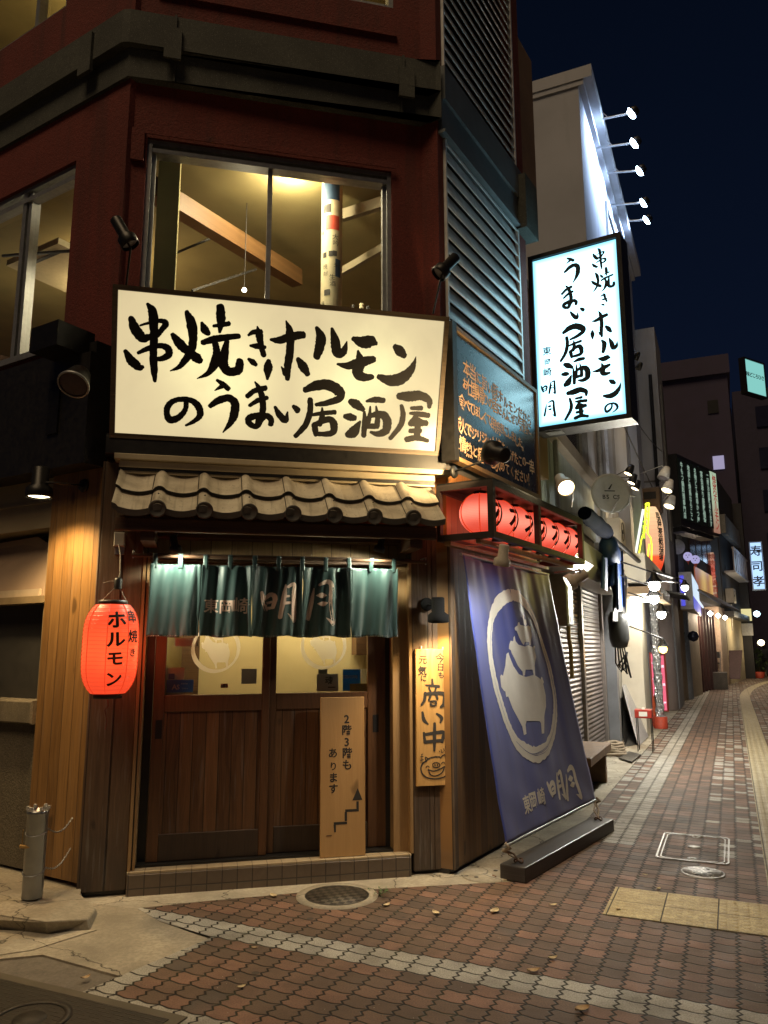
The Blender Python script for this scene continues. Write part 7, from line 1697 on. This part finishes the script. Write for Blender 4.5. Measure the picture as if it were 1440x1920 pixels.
MB().box(F7, -16, t7, 0, z7, -25, 0).build("wall", M_APT, b7); MB().box(F7, -16.1, t7+.15, z7+.01, z7+1.1, -25, .2).build("parapet", M_APT, b7)
F7b = Fr(F7.pt(t7, 0, 0), SV, N=TV)
m7 = plain("dark_windows", (.02, .02, .035), .2)
for k in range(5):
    for j in range(3): MB().box(F7b, 2+j*6, 5+j*6, 4+3.2*k, 5.6+3.2*k, .002, .1).build("window", m7, b7)
a, b = F7.px(1336, 856), F7.px(1359, 879); MB().box(F7, a[0], b[0], b[1], a[1], .002, .05).build("lit_window", emit("lit_window_pale", (.42, .38, .58), .8), b7)
a, b = F7.px(1326, 752), F7.px(1348, 774); MB().box(F7, a[0], b[0], b[1], a[1], .002, .05).build("dark_window", M_BLACK, b7)
b8 = thing("far_tower", "dark tower rising behind the blue white vertical sign at the right edge", "building", sp(60, 6)); F8 = XS(62.0); a = F8.px(1372, 735)
MB().box(F8, a[0], a[0]+30, 0, a[1], -20, 0).build("wall", plain("night_concrete_dark", (.04, .033, .066), .8), b8)
m8 = plain("tower_windows", (.02, .02, .04), .2)
for k in range(6): MB().box(F8, a[0]+1.5, a[0]+4, a[1]-3-k*3.2, a[1]-1.4-k*3.2, .002, .1).build("window", m8, b8)
# far roof sign
F = XS(48.0); Fq = Fr(F.pt(F.px(1400, 715)[0], 0, 0), (TV*.55+SV*.83)); Fq.N = Vector((0, 0, 1)).cross(Fq.U)*-1
if Fq.N.dot(SV) > 0: Fq.N = -Fq.N
a, b, c_, d_ = Fq.px(1400, 674), Fq.px(1433, 705), Fq.px(1401, 733), Fq.px(1433, 763)
o = thing("roof_sign", "cyan back-lit sign board high up at the right edge of the lane", "sign", Fq.pt(0, a[1], 0)); zt_, zb_ = a[1], c_[1]
MB().box(Fq, 0, b[0], zb_, zt_, -.3, 0).build("lit_panel", emit("lit_cyan", (.28, .72, .66), .85), o); MB().frame(Fq, -.1, b[0]+.1, zb_-.12, zt_+.12, .1, -.35, .03).build("frame", M_BLACK, o)
m = MB()
for i, c2 in enumerate("味どころひさ"): put_char(m, c2, lambda p, q, w: Fq.pt(p, q, w), b[0]*(i+.6)/6.3, (zt_+zb_)/2+.1, b[0]/6*1.0, .01, bold=.04, sx=1.1)
m.build("lettering", M_INKB, o)
# blue-white vertical sign
F = XS(40.0); a, b = F.px(1406, 1018), F.px(1434, 1104)
o = thing("vertical_lit_sign", "blue-white lit vertical sign with three black characters near the right edge", "sign", F.pt(a[0], b[1], 0))
MB().box(F, a[0], b[0], b[1], a[1], -.3, 0).build("lit_panel", emit("lit_bluewhite", (.55, .85, 1.3), 1.0), o); m = MB()
for i, c2 in enumerate("寿司孝"): put_char(m, c2, lambda p, q, w: F.pt(p, q, w), (a[0]+b[0])/2, a[1]-(i+.55)*(a[1]-b[1])/3.05, .52, .01, bold=.02)
m.build("lettering", M_INKB, o); MB().frame(F, a[0]-.05, b[0]+.05, b[1]-.05, a[1]+.05, .05, -.32, .0).build("frame", plain("steel_blue", (.2, .25, .35), .4), o)
light("vertical_sign_light", 'POINT', F.pt((a[0]+b[0])/2, (a[1]+b[1])/2, 1.0), 25, (.5, .75, 1), o, radius=.4)
# benches and boards by the far shops
M_STL = plain("folded_steel", (.28, .27, .27), .4, .6)
mfw = M_DKW
for i, (x0, x1, yb, yt, l) in enumerate([(1316, 1334, 1268, 1222, "dark folding chair stacked under the awning, left of the beige panel"), (1334, 1352, 1266, 1222, "dark folding chair leaning at the right end of the awning shop")]):
    F = XS(33.0+i); a, b = F.px(x0, yt), F.px(x1, yb); b1_ = max(0, b[1]); o = thing("folding_chair", l, "chair", F.pt(a[0], b1_, 0), "folded chairs under the awning")
    for u in (a[0]+.03, b[0]-.03):
        MB().tube([F.pt(u, b1_, .15), F.pt(u+.03, (a[1]+b1_)/2, .0), F.pt(u+.06, a[1], -.12)], .02, 6).build("leg", M_STL, o); MB().tube([F.pt(u, b1_, -.15), F.pt(u+.03, (a[1]+b1_)*.55, .02)], .02, 6).build("leg", M_STL, o)
    MB().box(F, a[0]+.05, b[0]-.02, b1_+.45, b1_+.49, -.18, .15).build("seat", M_DKW, o); MB().box(F, a[0]+.07, b[0], a[1]-.25, a[1], -.13, -.10).build("backrest", M_DKW, o)
F = XS(36.8); a, b = F.px(1366, 1220), F.px(1383, 1273)
lean("leaning_ladder_board", "white edged dark board leaning on the cream wall far down the lane", [F.pt(a[0], a[1], -.35), F.pt(a[0]+.55, a[1], -.35), F.pt(b[0]+.1, max(0, b[1]), .2), F.pt(b[0]-.45, max(0, b[1]), .2)], plain("maroon_board", (.10, .06, .07), .6)); 
o = MB().tube([F.pt(a[0]-.03, a[1]+.02, -.36), F.pt(b[0]-.48, max(0, b[1]), .21)], .035, 6).build("pale_pole", M_WHT); tag(o, "pale pole leaning along the edge of the dark board", "pole")
F = XS(32.0); a, b = F.px(1312, 1256), F.px(1348, 1278); o = MB().box(F, a[0], b[0]+.3, 0, .62, -.8, 0).build("planter_wall", M_CONC_D); tag(o, "low dark planter wall in front of the awning shop", "planter")
# potted bush, lit window with AC, pampas by the person
F = XS(44.5); q = F.px(1424, 1262); c = F.pt(q[0], 0, 0); o = thing("potted_bush", "small green bush by the doorway at the end of the lane", "plant", c); mb = MB(); ml = plain("bush_leaf", (.05, .075, .03), .6, 0, .4, 20)
for k in range(260):
    a = RND.uniform(0, 6.28); h = RND.uniform(.25, 1.5); r = .42*sin(pi*min(1, h/1.6))*RND.uniform(.3, 1); p = c+Vector((cos(a)*r, sin(a)*r, h)); d = Vector((RND.uniform(-1, 1), RND.uniform(-1, 1), RND.uniform(-.4, 1))).normalized()*.12; e = d.cross(Vector((.3, .2, 1))).normalized()*.05
    mb.add([p-d, p+e, p+d, p-e], [(0, 1, 2, 3)])
mb.build("foliage", ml, o); MB().tube([c+Vector((0, 0, .2)), c+Vector((0, 0, .8))], .03, 6).build("stem", plain("stem_brown", (.1, .06, .03), .7), o); MB().lathe([(.2, 0), (.26, .32), (.22, .32), (0, .28)], c, n=16).build("pot", MI_RED, o)
b9 = thing("far_house", "small dark house with a lit yellow upper window at the bend of the lane", "building", sp(47, 1)); F9 = XS(43.6)
MB().box(F9, .0, 1.0, 0, 9, -3, 0).build("wall", M_DKW, b9)
a, b = F9.px(1387, 1142), F9.px(1410, 1164); MB().box(F9, a[0], b[0], b[1], a[1], .002, .06).build("lit_window", emit("lit_window_yellow", (.85, .75, .34), .9), b9); MB().box(F9, a[0], b[0], a[1]-1.35, a[1]-.75, .06, .5).build("balcony_rail", plain("balcony_grey", (.36, .36, .35), .5), b9)
F = XS(43.0); q = F.px(1427, 1205); c = F.pt(q[0], q[1], 0); o = thing("wall_globe", "small warm globe lamp on the right of the far house", "lamp", c); MB().lathe([(0, -.16), (.12, -.1), (.16, 0), (.12, .1), (0, .16)], c, n=14).build("bulb", L_WARM, o); MB().tube([c, c+Vector((0, .4, .2))], .02, 5).build("arm", M_BLACK, o); light("globe_light", 'POINT', c-SV*.3, 20, (1, .8, .5), o, radius=.12)
q = F.px(1419, 1151); c = F.pt(q[0], q[1], 0); o = thing("wall_globe", "blue-white lamp above the far doorway near the right edge", "lamp", c); MB().lathe([(0, -.16), (.12, -.1), (.16, 0), (.12, .1), (0, .16)], c, n=14).build("bulb", emit("bulb_bluish", (.6, .85, 1), 6.), o); MB().tube([c, c+Vector((0, .4, .2))], .02, 5).build("arm", M_BLACK, o)
# a passer-by at the right edge, walking away
def person():
    g = G(1437, 1268); d = (g-CAM); d.z = 0; fw = bend(50, 0)-bend(44, 0); fw = Vector((fw.x, fw.y, 0)).normalized(); rt = Vector((fw.y, -fw.x, 0))
    o = thing("person", "person in dark clothes walking away at the right edge of the lane", "person", g)
    J = {'pel': (0, 0, .93, .15), 'wst': (0, 0, 1.08, .14), 'cst': (0, .01, 1.30, .165), 'nck': (0, .02, 1.46, .06), 'hd0': (0, .03, 1.56, .085), 'hd1': (0, .04, 1.66, .085), 'shl': (-.19, .01, 1.40, .07), 'ell': (-.25, -.03, 1.14, .052), 'wrl': (-.25, .06, .90, .038), 'hnl': (-.25, .09, .81, .035), 'shr': (.19, .01, 1.40, .07), 'elr': (.25, -.06, 1.14, .052), 'wrr': (.26, -.06, .90, .038), 'hnr': (.26, -.05, .81, .035), 'hpl': (-.09, 0, .88, .10), 'knl': (-.10, .12, .50, .068), 'anl': (-.10, .05, .09, .045), 'tol': (-.10, .20, .035, .038), 'hpr': (.09, 0, .88, .10), 'knr': (.10, -.05, .50, .068), 'anr': (.10, -.25, .13, .045), 'tor': (.10, -.13, .035, .038)}
    E = ['pel wst', 'wst cst', 'cst nck', 'nck hd0', 'hd0 hd1', 'cst shl', 'shl ell', 'ell wrl', 'wrl hnl', 'cst shr', 'shr elr', 'elr wrr', 'wrr hnr', 'pel hpl', 'hpl knl', 'knl anl', 'anl tol', 'pel hpr', 'hpr knr', 'knr anr', 'anr tor']
    ks = list(J); me = bpy.data.meshes.new("body"); me.from_pydata([rt*J[k][0]+fw*J[k][1]+Vector((0, 0, J[k][2])) for k in ks], [tuple(ks.index(q) for q in e.split()) for e in E], [])
    b = bpy.data.objects.new("body", me); link(b); b.parent = o; md = b.modifiers.new("skin", 'SKIN')
    for i, k in enumerate(ks): r = J[k][3]; me.skin_vertices[0].data[i].radius = (r, r); me.skin_vertices[0].data[i].use_root = (i == 0)
    b.modifiers.new("sub", 'SUBSURF').render_levels = 2; me.materials.append(plain("dark_clothes", (.012, .013, .02), .8))
    MB().lathe([(0, 1.765), (.07, 1.75), (.10, 1.68), (.098, 1.58), (.07, 1.52)], g+fw*.025, n=16).build("hair", M_INKB, o)
person()
# wires across the fronts
o = MB().tube([pt_st(1108, 700+k*6, -1.7) if False else sp(13+k*1.2, -1.5, 5.6-.12*sin(k*pi/10)) for k in range(11)], .012, 5).build("overhead_cable", M_BLACK); tag(o, "thin black cable sagging along the house fronts above the dish", "cable")

M_ACW = plain("aircon_cream", (.34, .33, .30), .5, 0, .2, 6)
def aircon(F, u, v, w, label, k=1.0):
    o = thing("air_conditioner", label, "air conditioner", F.pt(u, v, w))
    MB().bbox(F, u, u+.8*k, v, v+.56*k, w, w+.30*k, .015).build("casing", M_ACW, o)
    MB().lathe([(.21*k, .001), (.22*k, .012), (.20*k, .012), (.19*k, .002)], F.pt(u+.3*k, v+.28*k, w+.30*k), F.N, 24).lathe([(.05*k, .0), (.05*k, .012), (0, .013)], F.pt(u+.3*k, v+.28*k, w+.30*k), F.N, 12).build("fan_grille", M_DKMET, o)
    mb = MB()
    for q in (.08, .62): mb.box(F, u+q*k, u+(q+.06)*k, v-.05, v-.001, w-.02, w+.28*k)
    mb.build("bracket", M_DKMET, o); MB().tube([F.pt(u+.8*k, v+.1, w+.1), F.pt(u+.95*k, v+.05, w+.1), F.pt(u+.97*k, v-1.2, w+.05)], .025, 7).build("hose", M_ACW, o)
XB = XS(s3)
aircon(XB, -3.3, 4.1, 0, "cream outdoor air conditioner on the near side of the beige building, upper one of two", 1.0)
aircon(FT, UC+.8, 3.5, .05, "cream outdoor air conditioner above the cream shop front far down the lane", 1.1)
aircon(ST, s2+.55, 3.35, T2, "cream outdoor air conditioner beside the satellite dish on the grey tower", .8)
def pipe(pts, r, label, m): tag(MB().tube(pts, r, 8).build("wall_pipe", m), label, "pipe")
pipe([sp(13.05, -1.80, 3.3), sp(13.05, -1.80, 8.6)], .05, "grey drain pipe on the near corner of the floodlit grey tower", M_ALU)
pipe([sp(21.45, -1.5, 3.4), sp(21.45, -1.5, 9.0)], .05, "drain pipe at the edge of the beige building beside the lamps", M_DKMET)
pipe([sp(9.3, -1.82, 2.3), sp(9.3, -1.82, 3.5), sp(9.3, -1.82, 4.1)], .03, "thin conduit on the pale blue cladding above the shutter", M_ALU)
def cable(a, b, sag, label, r=.010):
    tag(MB().tube([a.lerp(b, k/14)+Vector((0, 0, -sag*sin(pi*k/14))) for k in range(15)], r, 5).build("overhead_cable", M_BLACK), label, "cable")
cable(sp(25.8, -1.2, 7.6), sp(13.3, -1.6, 6.2), .35, "black cable from the utility pole to the grey tower")
cable(sp(25.8, -1.2, 7.2), FT.pt(14, 7.8, .1), .3, "black cable from the utility pole to the railing house")
cable(sp(21.7, -1.3, 5.4), sp(25.8, -1.2, 6.6), .15, "short cable between the beige building and the utility pole")
